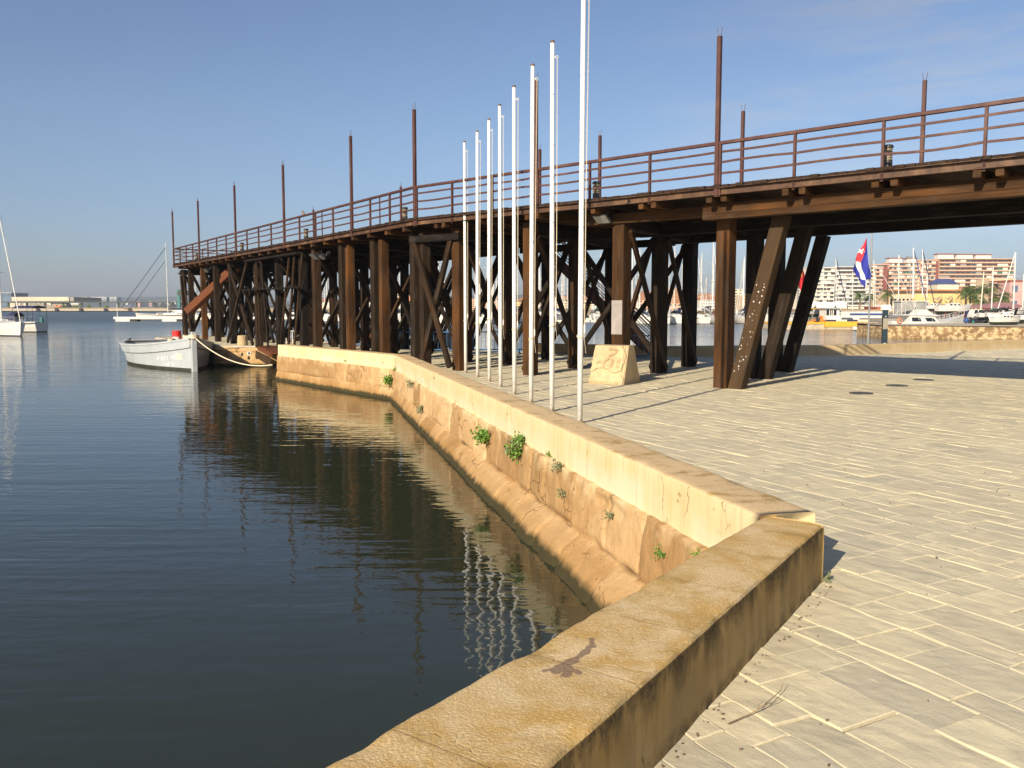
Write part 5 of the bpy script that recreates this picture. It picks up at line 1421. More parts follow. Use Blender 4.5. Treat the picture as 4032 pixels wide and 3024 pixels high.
# ---- front row of the marina
rr = random.Random(8)
kinds = [('navy', 'navy', None, 'navy'), ('royal_blue', 'antifoul', None, 'royal_blue'), ('white_paint', 'navy', 'navy', 'tan_canvas'), ('tan_canvas', 'teal', None, 'tan_canvas'), ('navy', 'teal', 'royal_blue', 'canvas_grey'),
         ('maroon', 'maroon', None, 'maroon'), ('awning_green', 'antifoul', 'awning_green', 'awning_green'), ('canvas_grey', 'navy', None, 'navy')]
words = {'navy': 'navy', 'royal_blue': 'bright blue', 'white_paint': 'white', 'tan_canvas': 'tan', 'maroon': 'maroon', 'awning_green': 'green', 'canvas_grey': 'grey', 'antifoul': 'dark green', 'teal': 'teal'}
where = ['left of the doubled post at the bend', 'between the bend and the farthest flagpole', 'between second and third flagpoles from left', 'between third and fourth flagpoles from left', 'just left of the second nearest flagpole', 'just left of the nearest flagpole', 'left of the plated post', 'mostly behind the plated post', 'just right of the plated post', 'second gap right of the plated post', 'behind the inner posts right of the block', 'just left of the brown end post', 'just right of the brown end post', 'behind the first leaning strut']
PXS = [1575, 1722, 1905, 1950, 2160, 2270, 2395, 2480, 2530, 2600, 2668, 2775, 2865, 2965]
protos = []
for i, kd in enumerate(kinds):
    protos.append(sailboat('sailboat', 'x', (9.5, 11, 8.6, 10.4, 12, 9, 10, 11.5)[i], (10.8, 12.2, 9.6, 11.3, 13.4, 10.2, 11.6, 12.6)[i], kd[0], kd[1], kd[2], kd[3], radar=(i % 3 == 1), group='sailboats in the front row of the marina'))
for i, px in enumerate(PXS):
    k = (i * 3 + 1) % len(kinds); kd = kinds[k]
    Y = 136 + rr.uniform(-1, 2); p = AT(px, 1275, Y); lb = 'white sailboat, %s sail cover, front row, %s' % (words[kd[0]], where[i])
    rz = R(90 if i % 3 else -90) + rr.uniform(-.12, .12)
    loc = (p.x, Y + (0 if i % 3 else 9.5), WZ)
    if i < len(kinds):
        o = protos[k]
        if o['label'] != 'x': o = dup(o, loc, rz, lb)
    else: o = dup(protos[k], loc, rz, lb)
    o.location = loc; o.rotation_euler = (0, 0, rz); o['label'] = lb
for o in protos:
    if o['label'] == 'x':
        for c in list(o.children_recursive): bpy.data.objects.remove(c)
        bpy.data.objects.remove(o)
first = [o for o in COL.objects if o.name.startswith('sailboat') and o.parent is None]
# ---- crowded back rows
lbB = 'white sailboat packed in the crowded back rows of the marina behind the wooden pier'; gB = 'sailboats in the back rows of the marina'
for row, (Y0, n_, x0, x1) in enumerate(((158, 26, 1240, 3080), (182, 24, 1050, 3060), (208, 22, 830, 3330))):
    for i in range(n_):
        px = x0 + (x1 - x0) * (i + rr.uniform(.1, .9)) / n_
        Y = Y0 + rr.uniform(-4, 4); p = AT(px, 1265, Y)
        dup(rr.choice(first), (p.x, Y, WZ), R(90) * rr.choice((1, -1)) + rr.uniform(-.15, .15), lbB, gB, rr.uniform(.85, 1.2))
# ---- marina pontoons
for Y, x0, x1, lb in ((147.5, -22, 42, 'pale concrete pontoon behind the front row of moored sailboats'), (171, -40, 55, 'pale concrete pontoon between the back rows of sailboats'), (196, -70, 80, 'farthest pale pontoon among the marina back rows')):
    t = thing('marina_pontoon', lb, 'pontoon', (0, Y, WZ)); mb = MB(); mb.b2((x0, -1, .1), (x1, 1, .5)); mb.build('walkway', 'pontoon_white', t, local=True)
    for k in range(int((x1 - x0) / 9)): mb = MB(); mb.cyl((x0 + 4 + k * 9, 1.1, -.5), (x0 + 4 + k * 9, 1.1, 2.2), .13, n=8); mb.build('pile', 'white_paint', t, local=True)
# ---- floating jetty and ketch on the left
pj = AT(457, 1265, 163); t = thing('floating_jetty', 'low white floating jetty with a thin post at its outer end', 'jetty', (pj.x, 163, WZ))
mb = MB(); mb.b2((0, -1, .42), (42, 1, .85)); mb.build('walkway', 'pontoon_white', t, local=True)
for k in range(5): mb = MB(); mb.b2((.3 + 8.8 * k, -.9, -.1), (3 + 8.8 * k, .9, .42)); mb.build('float', 'white_paint', t, local=True); mb = MB(); mb.b2((3.01 + 8.8 * k, -.8, -.1), (4.3 + 8.8 * k, .8, .42)); mb.build('float', 'rubber', t, local=True)
mb = MB(); mb.cyl((.3, 0, .8), (.3, 0, 3.4), .06, n=8); mb.build('post', 'white_paint', t, local=True)
def at_boat(o, px, Y, rz): p = AT(px, 1260, Y); o.location = (p.x, Y, WZ); o.rotation_euler = (0, 0, rz)
kt = sailboat('ketch', 'white two-masted ketch with long bowsprit moored beyond the floating jetty', 16, 16.5, 'navy', 'antifoul', 'black', None, furl=False)
mb = MB(); mb.cyl((15.5, 0, 1.5), (19.2, 0, 2.6), .11, .07, 8); mb.build('bowsprit', 'bark', kt, local=True)
mb = MB(); mb.tube([(19.0, 0, 2.5), (9, 0, 15.5)], .07, 5); mb.build('furled_sail', 'navy', kt, local=True); mb = MB(); mb.tube([(17.3, 0, 2.1), (9, 0, 12.8)], .06, 5); mb.build('furled_sail', 'navy', kt, local=True)
mb = MB(); mb.cyl((2.6, 0, 1), (2.6, 0, 12), .1, .06, 8); mb.build('mizzen_mast', 'mast_metal', kt, local=True)
cabin(kt, 3.5, 8, 3.0, 1.1, .9, 'deckhouse', nw=4); at_boat(kt, 775, 190, R(180)); kt.location.x += 2.5
for i, (px, Y, k, lb) in enumerate(((905, 172, 1, 'white sailboat between pier posts just right of the red chute'), (985, 178, 4, 'white sailboat behind the crossed braces left of the cross bar'))):
    o = dup(first[k], (AT(px, 1260, Y).x, Y, WZ), R(160 + 30 * i), lb, 'sailboats beyond the landing quay')
# ---- left edge yachts
ya = sailboat('sailing_yacht', 'white sailing yacht cut by the photo\'s left edge, dark blue waterline and tall mast', 11.5, 13.3, 'royal_blue', 'navy', None, None)
ya.location = (AT(80, 1320, 80).x - 11.2, 81.5, WZ); ya.rotation_euler = (0, 0, R(-9))
p = AT(86, 1322, 79); ya.location = (p.x - 8.55, p.y + 7.7, WZ); ya.rotation_euler = (0, 0, R(-42))
yb = sailboat('sailing_yacht', 'white yacht with navy spray hood and cockpit awning behind the edge yacht', 10.5, 5.0, 'navy', 'antifoul', 'navy', 'navy', rig=False)
for c in list(yb.children):
    if c.name.split('.')[0] in ('mast', 'sail_cover'): bpy.data.objects.remove(c)
mb = MB(); g_ = [[V((x, 1.25 * math.cos(a), 2.55 + .28 * math.sin(a))) for a in [math.pi * i / 8 for i in range(9)]] for x in (.2, 1.2, 2.4)]; mb.grid(g_)
for x in (.2, 2.4):
    for sg in (-1, 1): mb.cyl((x, sg * 1.25, 1.1), (x, sg * 1.25, 2.55), .025, n=5)
mb.build('cockpit_awning', 'navy', yb, local=True)
mb = MB(); mb.box((-.25, .4, 1.3), (.3, .3, .5)); mb.build('outboard', 'teal', yb, local=True)
for x in (3.2, 5.4): mb = MB(); mb.lathe([(.05, -.3), (.14, -.2), (.14, .2), (.05, .3)], (x, -1.72, .65), 8); mb.build('fender', 'tan_canvas', yb, local=True)
p = AT(166, 1303, 93); yb.location = (p.x, p.y, WZ); yb.rotation_euler = (0, 0, R(176))
# grey covered tender behind the barriers
tn_ = thing('covered_dinghy', 'grey open boat with a canvas cover afloat behind the blue barriers', 'boat', (-6.2, 40.5, WZ))
st = hull_loft(4.6, 1.9, 1.35, .3, .3, .8); boat_hull(tn_, st, ('canvas_grey', 'antifoul'), 'canvas_grey')
mb = MB(); g_ = [[V((x, .8 * s_ * math.cos(a), 1.35 + .32 * s_ * math.sin(a))) for a in [math.pi * i / 8 for i in range(9)]] for x, s_ in ((.3, .7), (1.2, 1), (2.6, .95), (3.9, .3))]; mb.grid(g_); mb.build('cover', 'white_paint', tn_, local=True); tn_.rotation_euler = (0, 0, R(-12))
# ================================================================ stone mole and motor yacht on the right
mole = thing('stone_mole', 'blocky sandstone mole rising from the water behind the totem', 'mole', (33, 75, WZ))
mp_ = [V((33.3, 83)), V((33.3, 76.3)), V((42, 71)), V((60, 62))]
masonry('masonry', mp_, 'masonry_far', mole, .07, lambda s, z: .02, [(.6, -.30, .9, 2.4), (-.30, -.68, .8, 2.0), (-.68, -1.5, .8, 1.8)], 41, .022, gw=.06)
for v_ in mole.children[0].data.vertices: v_.co.z += .18
pg_ = [V((33.3, 83, .13)), V((33.3, 76.3, .13)), V((42, 71, .13)), V((60, 62, .13)), V((75, 75, .13)), V((70, 98, .13))]
mb = MB(); mb.poly(pg_[::-1]); mb.build('top', 'concrete', mole)
my = thing('motor_yacht', 'white flybridge fishing yacht with dark cabin windows behind the stone mole', 'motor yacht', (0, 0, 0))
st = hull_loft(11.5, 3.8, 1.35, .75, .7, .85, 20, .5); boat_hull(my, st, ('white_gel', 'navy'), 'white_gel')
cabin(my, 2.6, 7.6, 3.0, 1.15, 1.35, 'cabin', nw=2, taper=.8)
mb = MB(); mb.add([(1.4, -1.5, 2.5), (7.0, -1.3, 2.45), (7.0, 1.3, 2.45), (1.4, 1.5, 2.5), (1.6, -1.45, 2.62), (6.6, -1.2, 2.6), (6.6, 1.2, 2.6), (1.6, 1.45, 2.62)], ((0, 1, 5, 4), (1, 2, 6, 5), (2, 3, 7, 6), (3, 0, 4, 7), (4, 5, 6, 7), (3, 2, 1, 0))); mb.build('flybridge_deck', 'white_gel', my, local=True)
mb = MB(); mb.add([(3.0, -1.3, 2.62), (6.4, -1.0, 2.62), (6.4, 1.0, 2.62), (3.0, 1.3, 2.62), (3.2, -1.25, 3.35), (5.4, -.95, 3.35), (5.4, .95, 3.35), (3.2, 1.25, 3.35)], ((0, 1, 5, 4), (1, 2, 6, 5), (2, 3, 7, 6), (3, 0, 4, 7), (4, 5, 6, 7))); mb.build('flybridge', 'white_gel', my, local=True)
mb = MB(); mb.box((3.4, 0, 4.55), (4.2, 2.6, .12)); mb.build('hard_top', 'white_gel', my, local=True)
mb = MB()
for x in (1.5, 3.4, 5.2):
    for sg in (-1, 1): mb.cyl((x, sg * 1.25, 2.6), (x * .98, sg * 1.2, 4.5), .035, n=6)
for sg in (-1, 1): mb.cyl((.5, sg * 1.3, 2.6), (2.2, sg * 1.3, 4.5), .03, n=6)
mb.tube([(2.0, -1.35, 2.6), (2.1, -1.35, 4.4)], .03); mb.build('top_frame', 'white_paint', my, local=True)
mb = MB(); mb.poly([(3.6, -1.18, 3.36), (5.4, -1.0, 3.36), (5.2, -1.1, 4.48), (3.6, -1.15, 4.48)]); mb.poly([(5.42, -1, 3.36), (5.42, 1, 3.36), (5.22, 1, 4.48), (5.22, -1, 4.48)]); mb.build('windscreen', 'shutter_grey', my, local=True)
mb = MB(); mb.quad((1.6, -1.22, 3.0), (3.5, -1.22, 3.3), (3.5, -1.2, 4.48), (1.55, -1.2, 4.48)); mb.quad((1.5, -1.2, 2.9), (1.5, 1.2, 2.9), (1.5, 1.2, 4.48), (1.5, -1.2, 4.48)); mb.build('clear_curtain', 'canvas_grey', my, local=True)
for sg in (-1, 1): mb = MB(); mb.tube([(4.0, sg * 1.6, 1.8), (-.3, sg * 2.6, 9.5)], .035, 5); mb.build('outrigger', 'white_paint', my, local=True)
mb = MB()
p = [V((x, y, z + .6)) for x, y, z in [c[-1] for c in st][10:]]
for sg in (-1, 1):
    q_ = [V((v_.x, sg * v_.y, v_.z)) for v_ in p]; mb.tube(q_, .02, 5)
    for v_ in q_: mb.cyl(v_ - V((0, 0, .6)), v_, .015, n=4)
mb.build('bow_rail', 'white_paint', my, local=True)
mb = MB(); mb.tube([V((1.0 + .0, -1.75 - .02, 1.75)) + V((.33 * math.cos(a), 0, .38 * math.sin(a))) for a in [i * math.pi / 8 for i in range(17)]], .08, 7); mb.build('lifebuoy', 'orange_paint', my, local=True)
for x in (6.8, 9.0, 9.6): mb = MB(); j = int(x / 11.5 * 20); b_ = st[j][-1][1] * .985; mb.box((x, -b_ - .0, 1.02 + .02 * x * .5), (.3, .06, .12)); mb.build('porthole', 'glass_dark', my, local=True)
mb = MB()
for k in range(6): mb.box((1.0, -1.42, 2.7 + .3 * k), (.5, .03, .03))
for x in (.8, 1.2): mb.box((x, -1.42, 3.3), (.03, .03, 1.7))
mb.build('ladder', 'white_paint', my, local=True)
p = AT(3492, 1285, 92); my.location = (p.x, p.y, WZ); my.rotation_euler = (0, 0, R(2))
MS = (AT(3800, 1285, 92).x - p.x) / 11.5; my.scale = (MS, MS, MS)
# hauled-out boats on the hard standing
LAND = .35
def motorboat(label, px, py, Y, L, rz, cov='white_gel', stand=.6, win='glass_dark', hullm='white_gel', cradle='maroon', name='motorboat', cat='motorboat'):
    t = thing(name, label, cat, (0, 0, 0)); HB_ = L * .15; st = hull_loft(L, L * .32, HB_, .4, .5, .85, 14, .3); boat_hull(t, st, (hullm, 'antifoul'), cov)
    cabin(t, L * .3, L * .72, L * .2, HB_ * .97, L * .10, nw=3, win=win)
    mb = MB(); mb.tube([(L * .72, -L * .11, HB_), (L * .6, -L * .11, HB_ + L * .15), (L * .6, L * .11, HB_ + L * .15), (L * .72, L * .11, HB_)], .03); mb.build('windscreen_frame', 'steel', t, local=True)
    if cradle:
        mb = MB()
        for x in (L * .2, L * .5, L * .75):
            for sg in (-1, 1): mb.bar((x, sg * L * .12, -stand - .45), (x, sg * L * .09, .1), .12, .12)
            mb.bar((x, -L * .14, -stand - .4), (x, L * .14, -stand - .4), .12, .12)
        mb.build('cradle', cradle, t, local=True)
    p = AT(px, py, Y); t.location = p; t.rotation_euler = (0, 0, rz); return t
motorboat('large white hauled-out boat on maroon props behind the motor yacht\'s bow', 3688, 1228, 112, 4.6, R(3), stand=.75)
motorboat('small white open boat with dark cover at the photo\'s right edge', 3905, 1272, 80, 3.0, R(8), 'canvas_grey', cradle=None)
motorboat('white speedboat with navy canopy behind the stone mole\'s right part', 4030, 1262, 86, 3.4, R(170), 'navy', cradle=None)
motorboat('white cabin boat moored between the second and third leaning struts', 3095, 1272, 128, 5.0, R(-85), cradle=None)
for i, (px, py, Y, L, cv, hm, lb) in enumerate(((3630, 1218, 122, 3.4, 'navy', 'white_gel', 'white boat with navy deck cover above the motor yacht\'s foredeck'), (3560, 1212, 140, 4, 'white_gel', 'cream_paint', 'cream boat hidden behind the motor yacht\'s flybridge'),
        (3178, 1240, 112, 2.9, 'canvas_grey', 'canvas_grey', 'boat under a grey tarpaulin left of the white kiosk'), (3183, 1220, 124, 2.9, 'black', 'yellow_paint', 'yellow and black boat stacked behind the grey tarpaulin boat'), (3222, 1232, 118, 2.2, 'royal_blue', 'royal_blue', 'small bright blue boat just left of the white kiosk'),
        (3950, 1240, 104, 2.8, 'black', 'white_gel', 'white boat with black deck left of the red boat'), (3990, 1232, 112, 2.8, 'red_paint', 'white_gel', 'white boat with red deck at the far right, under the rose awning'))):
    motorboat(lb, px, py, Y, L, R(rr.uniform(-12, 12)), cv, .3, hullm=hm, cradle='steel')
def jetski(label, px, py, Y, L, top):
    t = thing('jet_ski', label, 'jet ski', AT(px, py, Y), 'jet skis on trailers'); st = hull_loft(L, L * .36, .5, .5, .4, .8, 10, .25); boat_hull(t, st, (top, 'black'), top)
    mb = MB(); mb.tube([(.3, 0, .62), (L * .35, 0, .75), (L * .55, 0, .7)], [.16, .2, .12], 8); mb.build('seat', 'black', t, local=True)
    mb = MB(); mb.tube([(L * .55, 0, .7), (L * .6, 0, .95)], .07, 6); mb.tube([(L * .6, -.3, .98), (L * .6, .3, .98)], .03, 5); mb.build('handlebar', 'black', t, local=True)
    mb = MB(); mb.box((L * .45, 0, -.35), (L * .9, .08, .08))
    for sg in (-1, 1): mb.cyl((L * .4, sg * .5, -.45), (L * .4, sg * .62, -.45), .2, n=12)
    mb.build('trailer', 'rubber', t, local=True); t.rotation_euler = (0, 0, R(rr.uniform(-8, 8)))
jetski('white and black jet ski on a trailer in front of the white van, left one', 3850, 1252, 98, 2.9, 'white_gel'); jetski('white and black jet ski on a trailer right of the white van', 3882, 1250, 96, 3.0, 'white_gel'); jetski('dark jet ski with a pale nose beside the rose awning', 3918, 1242, 100, 2.8, 'black')
# white off-road van and cars
def car(label, px, py, Y, body, rz=0.0, L=4.2, Hh=1.75, name='parked_car', cat='car'):
    t = thing(name, label, cat, (0, 0, 0))
    pr = [(0, .35), (0, .95), (.1, 1.0), (.5, Hh), (L * .62, Hh), (L * .72, 1.05), (L * .97, .95), (L, .75), (L, .35)]
    mb = MB(); mb.prism([(x, -.85, z) for x, z in pr], (0, 1.7, 0)); mb.build('body', body, t, local=True)
    for a, b_ in ((.35, L * .32), (L * .35, L * .63)):
        mb = MB(); mb.poly([(a, -.858, 1.08), (b_ + .12, -.858, 1.08), (b_, -.858, Hh - .12), (a + .18, -.858, Hh - .12)]); mb.build('window', 'glass_dark', t, local=True)
    for x in (L * .2, L * .8):
        for y in (-.87, .75): w_ = None; mb = MB(); mb.cyl((x, y, .33), (x, y + .14, .33), .33, n=16); w_ = mb.build('wheel', 'rubber', t, local=True); mb = MB(); mb.cyl((x, y - .01, .33), (x, y + .0, .33), .18, n=12); mb.build('rim', 'steel', w_, local=True)
    mb = MB(); mb.box((L - .02, -.55, .78), (.08, .3, .16)); mb.build('headlight', 'lamp_glass', t, local=True); mb = MB(); mb.box((L - .02, .55, .78), (.08, .3, .16)); mb.build('headlight', 'lamp_glass', t, local=True)
    p = AT(px, py, Y); t.location = (p.x, p.y, LAND); t.rotation_euler = (0, 0, rz); return t
car('white boxy off-road car parked left of the rose awning', 3818, 1255, 104, 'white_paint', R(4), 3.4, 1.95, 'off_road_car').scale = (.6, .6, .6); car('dark blue car behind the white off-road car', 3800, 1248, 112, 'navy', R(20)).scale = (.6, .6, .6); car('black car parked under the rose awning', 3945, 1240, 125, 'black', R(10)).scale = (.65, .65, .65); car('silver car at the far right behind the red boat', 3998, 1235, 130, 'steel', R(-8)).scale = (.65, .65, .65)
for px, lb, mt, r in ((3804, 'large blue plastic ball buoy by the motor yacht\'s bow', 'royal_blue', .28), (3832, 'small turquoise ball buoy right of the blue one', 'teal', .14)):
    p = AT(px, 1270, 88); mb = MB(); mb.lathe([(.02, -r), (r * .7, -r * .7), (r, 0), (r * .7, r * .7), (.02, r)], n=14); tag(mb.build('ball_buoy', mt, None, loc=(p.x, p.y, .14 + r), local=True), lb, 'buoy')
# yellow quay, kiosk, billboard, striped ship
yq = thing('yellow_quay', 'low quay painted bright yellow with dark and white fender blocks', 'quay', AT(3248, 1295, 104))
o_ = ORIG[yq.name]
def bx(n, px0, px1, py0, py1, Y, dep, mt, par):
    a, b_ = AT(px0, py1, Y), AT(px1, py0, Y); mb = MB(); mb.b2((a.x, Y, a.z), (b_.x, Y + dep, b_.z)); return mb.build(n, mt, par)
bx('yellow_face', 3250, 3425, 1266, 1287, 104, 6, 'yellow_paint', yq); bx('waterline_face', 3252, 3425, 1287.3, 1300, 104.1, 6, 'concrete', yq); bx('ramp_face', 3060, 3249, 1276, 1300, 104.6, 6, 'concrete', yq); bx('ramp_edge', 3060, 3249, 1269, 1275.7, 104.5, 6, 'yellow_paint', yq)
for x0, x1, mt in ((3262, 3292, 'navy'), (3293, 3335, 'cream_paint'), (3336, 3377, 'navy'), (3378, 3420, 'cream_paint')): bx('fender_block', x0, x1, 1259, 1265.6, 104.3, .5, mt, yq)
kk = thing('white_kiosk', 'small white kiosk with dark upright windows on the yellow quay', 'kiosk', AT(3252, 1259, 105.5))
bx('wall', 3251, 3305, 1217, 1259.5, 105.5, 2.2, 'white_paint', kk); bx('roof', 3249, 3307, 1212, 1216.5, 105.2, 2.8, 'shutter_grey', kk)
for x0, x1 in ((3254, 3265), (3268, 3272), (3274.5, 3279), (3283, 3294)): bx('window', x0, x1, 1219, 1242, 105.46, .05, 'glass_dark', kk)
bx('counter', 3253, 3313, 1246, 1259, 104.9, .5, 'white_paint', kk)
bb = thing('white_billboard', 'long white billboard with two dark bird emblems above the kiosk', 'billboard', AT(3198, 1212, 110))
bx('board', 3198, 3275, 1190, 1211.5, 110, .3, 'sign_white', bb); bx('board', 3275.7, 3334, 1189, 1211.5, 110, .3, 'sign_white', bb)
mb = MB(); p0, p1 = AT(3237, 1212, 110.1), AT(3237, 1245, 110.1); mb.bar(p1, p0, .14, .14); p0, p1 = AT(3300, 1212, 110.1), AT(3300, 1245, 110.1); mb.bar(p1, p0, .14, .14); mb.build('post', 'lamp_black', bb)
bx('base_rail', 3198, 3330, 1211.6, 1213.2, 109.9, .3, 'lamp_black', bb)
for cx_ in (3209, 3289):
    mb = MB(); mb.poly([AT(cx_ + x, 1206 + y, 109.95) for x, y in ((-3, -8), (1, -4), (6, -1.5), (2, 0), (-1.5, -2))]); mb.poly([AT(cx_ + x, 1206 + y, 109.95) for x, y in ((-5, 5), (-3, 1.5), (1, 1), (5, 3), (6, 5))]); mb.build('bird_emblem', 'lamp_black', bb)
for x0, y0, L_, txt_h in ((3217, 1200.5, 52, 4.2), (3300, 1196.5, 29, 3.0), (3304, 1202.5, 22, 3.0)):
    rg = random.Random(int(x0)); x = x0; mb = MB()
    while x < x0 + L_:       # the sign's writing is too far off to read: pale strokes of its size
        w_ = rg.uniform(1.3, 2.6)
        if rg.random() > .14: mb.poly([AT(x, y0, 109.95), AT(x + w_ * .62, y0, 109.95), AT(x + w_ * .62, y0 - txt_h * rg.uniform(.6, 1), 109.95), AT(x, y0 - txt_h * rg.uniform(.6, 1), 109.95)])
        x += w_
    mb.build('lettering', 'sign_grey', bb)
sp = thing('striped_ship', 'long white ship hull with a bright blue stripe behind the yellow quay', 'ship', AT(3310, 1259, 114))
bx('hull', 3312, 3500, 1223, 1262, 114, 5, 'white_paint', sp); bx('blue_stripe', 3347, 3498, 1233.5, 1241, 113.93, .1, 'royal_blue', sp); bx('deck_edge', 3310, 3502, 1220, 1222.8, 113.8, 5.4, 'sand_paint', sp); bx('container', 3475, 3508, 1200, 1219.5, 113.9, 2.2, 'sign_white', sp)
for x0, x1, mt in ((3420, 3434, 'maroon'), (3452, 3468, 'brick_red'), (3508, 3530, 'shutter_grey')): bx('deck_gear', x0, x1, 1208, 1219.6, 114.5, 1.5, mt, sp)
# red car bits by the kiosk: trailer with orange gear
tq = thing('orange_trailer', 'orange boat trailer with a dark wheel left of the kiosk', 'trailer', AT(3215, 1265, 106)); bx('frame', 3210, 3250, 1257, 1263, 106, 1.4, 'orange_paint', tq); mb = MB(); c = AT(3221, 1257, 105.9); mb.cyl(c, c + V((0, .2, 0)), .26, n=14); mb.build('wheel', 'rubber', tq); bx('gear', 3236, 3250, 1244, 1257, 106.3, 1, 'orange_paint', tq)
dk = thing('tender_boat', 'small white tender tied at the broken end of the yellow quay', 'boat', AT(3440, 1303, 98)); st = hull_loft(3.6, 1.4, .45, .3, .3, .8, 10, .2); boat_hull(dk, st, ('white_gel', 'antifoul'), 'tan_canvas'); dk.rotation_euler = (0, 0, R(20)); dk.location.z = WZ; dk.location.x -= 2
rb = thing('rubble_pier_end', 'broken brown masonry stub at the right end of the yellow quay', 'quay', AT(3420, 1300, 102)); bx('rubble', 3405, 3452, 1274, 1300, 102, 3, 'land_ochre', rb); bx('slab', 3402, 3456, 1270, 1273.6, 101.8, 3.4, 'concrete', rb)
# ================================================================ land behind the marina
def slab(name, x0, x1, y0, y1, z, mat): mb = MB(); mb.b2((x0, y0, WZ - 2), (x1, y1, z)); return struct(mb.build(name, mat))
slab('marina_land', 46, 700, 106, 230, LAND, 'land_grey'); slab('town_land', -62, 900, 236, 1500, .5, 'land_ochre'); slab('far_shore', -1200, -62.5, 506.5, 2500, 1.0, 'land_ochre')
mb = MB(); n_ = 60; rows = []
for j, (dy, hs) in enumerate(((0, .0), (120, .7), (300, 1.0), (700, .4))):
    rows.append([V((-900 + 60 * i, 1650 + dy, 1 + hs * max(0, 26 + 24 * noise.noise(V((i * .14, .3, 0))) + 9 * noise.noise(V((i * .5, .8, 0))) - .012 * abs(i - 30) ** 2))) for i in range(n_ + 1)])
mb.grid(rows, flip=True); struct(mb.build('hills', 'hill_blue'))
# ---- buildings
def house(name, label, px0, px1, py0, py1, Y, dep, wallm, roofm=None, floors=2, cols=4, winm='glass_dark', rh=0, group=None, cat='house', proud=.12):
    a, b_ = AT(px0, py1, Y), AT(px1, py0, Y); z0 = max(.0, a.z)
    z0 = .4; t = thing(name, label, cat, (a.x, Y, z0), group)
    W_, H_ = b_.x - a.x, b_.z - z0
    mb = MB(); mb.b2((0, 0, 0), (W_, dep, H_)); w_ = mb.build('wall', wallm, t, local=True)
    if roofm:
        o = W_ * .03
        if rh: mb = MB(); mb.add([(-o, -o, H_), (W_ + o, -o, H_), (W_ + o, dep + o, H_), (-o, dep + o, H_), (W_ * .18, dep / 2, H_ + rh), (W_ * .82, dep / 2, H_ + rh)], ((0, 1, 5, 4), (1, 2, 5), (2, 3, 4, 5), (3, 0, 4), (3, 2, 1, 0)))
        else: mb = MB(); mb.b2((-o, -o, H_ + .02), (W_ + o, dep + o, H_ + .5))
        mb.build('roof', roofm, t, local=True)
    if floors and cols:
        fh = H_ / floors; cw = W_ / cols; base = None
        for f in range(floors):
            for c in range(cols):
                if base is None:
                    mb = MB(); mb.b2((-cw * .26, -.06, -fh * .2), (cw * .26, .05, fh * .24)); base = mb.build('window', winm, t, local=True); o = base
                else: o = base.copy(); COL.objects.link(o)
                o.location = (cw * (c + .5), 0, fh * (f + .52))
    return t
rr = random.Random(77)
HS = [(2600, 2700, 1193, 1245, 230, 'peach_paint', 'roof_tile', 2, 6, 4.0, 'peach house with a wide orange tiled roof behind the slanting brace'), (2505, 2570, 1180, 1240, 320, 'peach_paint', 'roof_tile', 3, 5, 3.0, 'peach block with tiled roof left of the slanting brace'),
      (2560, 2620, 1172, 1240, 380, 'pink_wall', 'roof_tile', 3, 5, 3.0, 'rose house with tiled roof just behind the slanting brace'), (2755, 2838, 1180, 1250, 330, 'white_paint', 'roof_tile', 4, 8, 2.5, 'white four storey house with tiled roof between the twin posts and brown post'),
      (2650, 2690, 1170, 1230, 520, 'cream_paint', 'roof_tile', 4, 4, 3, 'small cream house right of the wide orange roof'), (2868, 2925, 1138, 1250, 450, 'cream_paint', None, 7, 3, 0, 'tall cream tower block right behind the brown end post'),
      (2925, 2990, 1160, 1250, 420, 'sand_paint', None, 5, 3, 0, 'sand coloured block behind the first leaning strut'), (3012, 3046, 1107, 1250, 480, 'orange_wall', None, 9, 3, 0, 'orange tower with white windows between the first two struts'),
      (3072, 3142, 1128, 1235, 600, 'sand_paint', None, 7, 3, 0, 'plain beige slab building under the red and yellow flag'), (3140, 3172, 1130, 1235, 560, 'pale_block', None, 8, 3, 0, 'pale narrow block beside the beige slab, behind the third strut'),
      (1905, 2030, 1180, 1240, 420, 'coral_wall', 'roof_tile', 4, 12, 2, 'long coral terraced block seen between flagpoles three and five'), (1745, 1905, 1176, 1238, 430, 'coral_wall', None, 5, 14, 0, 'stepped coral apartment block behind the crossed braces'),
      (1578, 1622, 1105, 1240, 300, 'orange_wall', None, 0, 0, 0, 'plain tall orange building left of the doubled dark posts'), (1636, 1662, 1145, 1240, 330, 'yellow_wall', None, 0, 0, 0, 'plain yellow tower just right of the doubled dark posts'),
      (1548, 1578, 1140, 1240, 420, 'pale_block', None, 8, 4, 0, 'pale tower with grey windows left of the orange building'), (2030, 2170, 1185, 1240, 440, 'yellow_wall', 'roof_tile', 4, 12, 2, 'yellow terraced block behind the sixth flagpole'),
      (2170, 2330, 1180, 1240, 430, 'sand_paint', 'roof_tile', 4, 12, 2, 'sand coloured terrace behind the metal staircase'), (2330, 2500, 1190, 1240, 500, 'white_paint', 'roof_tile', 3, 10, 2, 'white low terrace behind the carved block'),
      (1180, 1330, 1188, 1232, 520, 'cream_paint', 'roof_tile', 3, 8, 2, 'cream terrace glimpsed through the timbers over the far wall'), (1350, 1545, 1186, 1232, 560, 'sand_paint', None, 3, 10, 0, 'sand coloured low block glimpsed left of the orange building')]
for x0, x1, y0, y1, Y, wm, rm_, fl, cl_, rh, lb in HS: house('town_house', lb, x0, x1, y0, y1, Y, 14, wm, rm_, fl, cl_, 'window_glass' if wm != 'orange_wall' else 'pane_white', rh, 'houses of the town behind the marina')
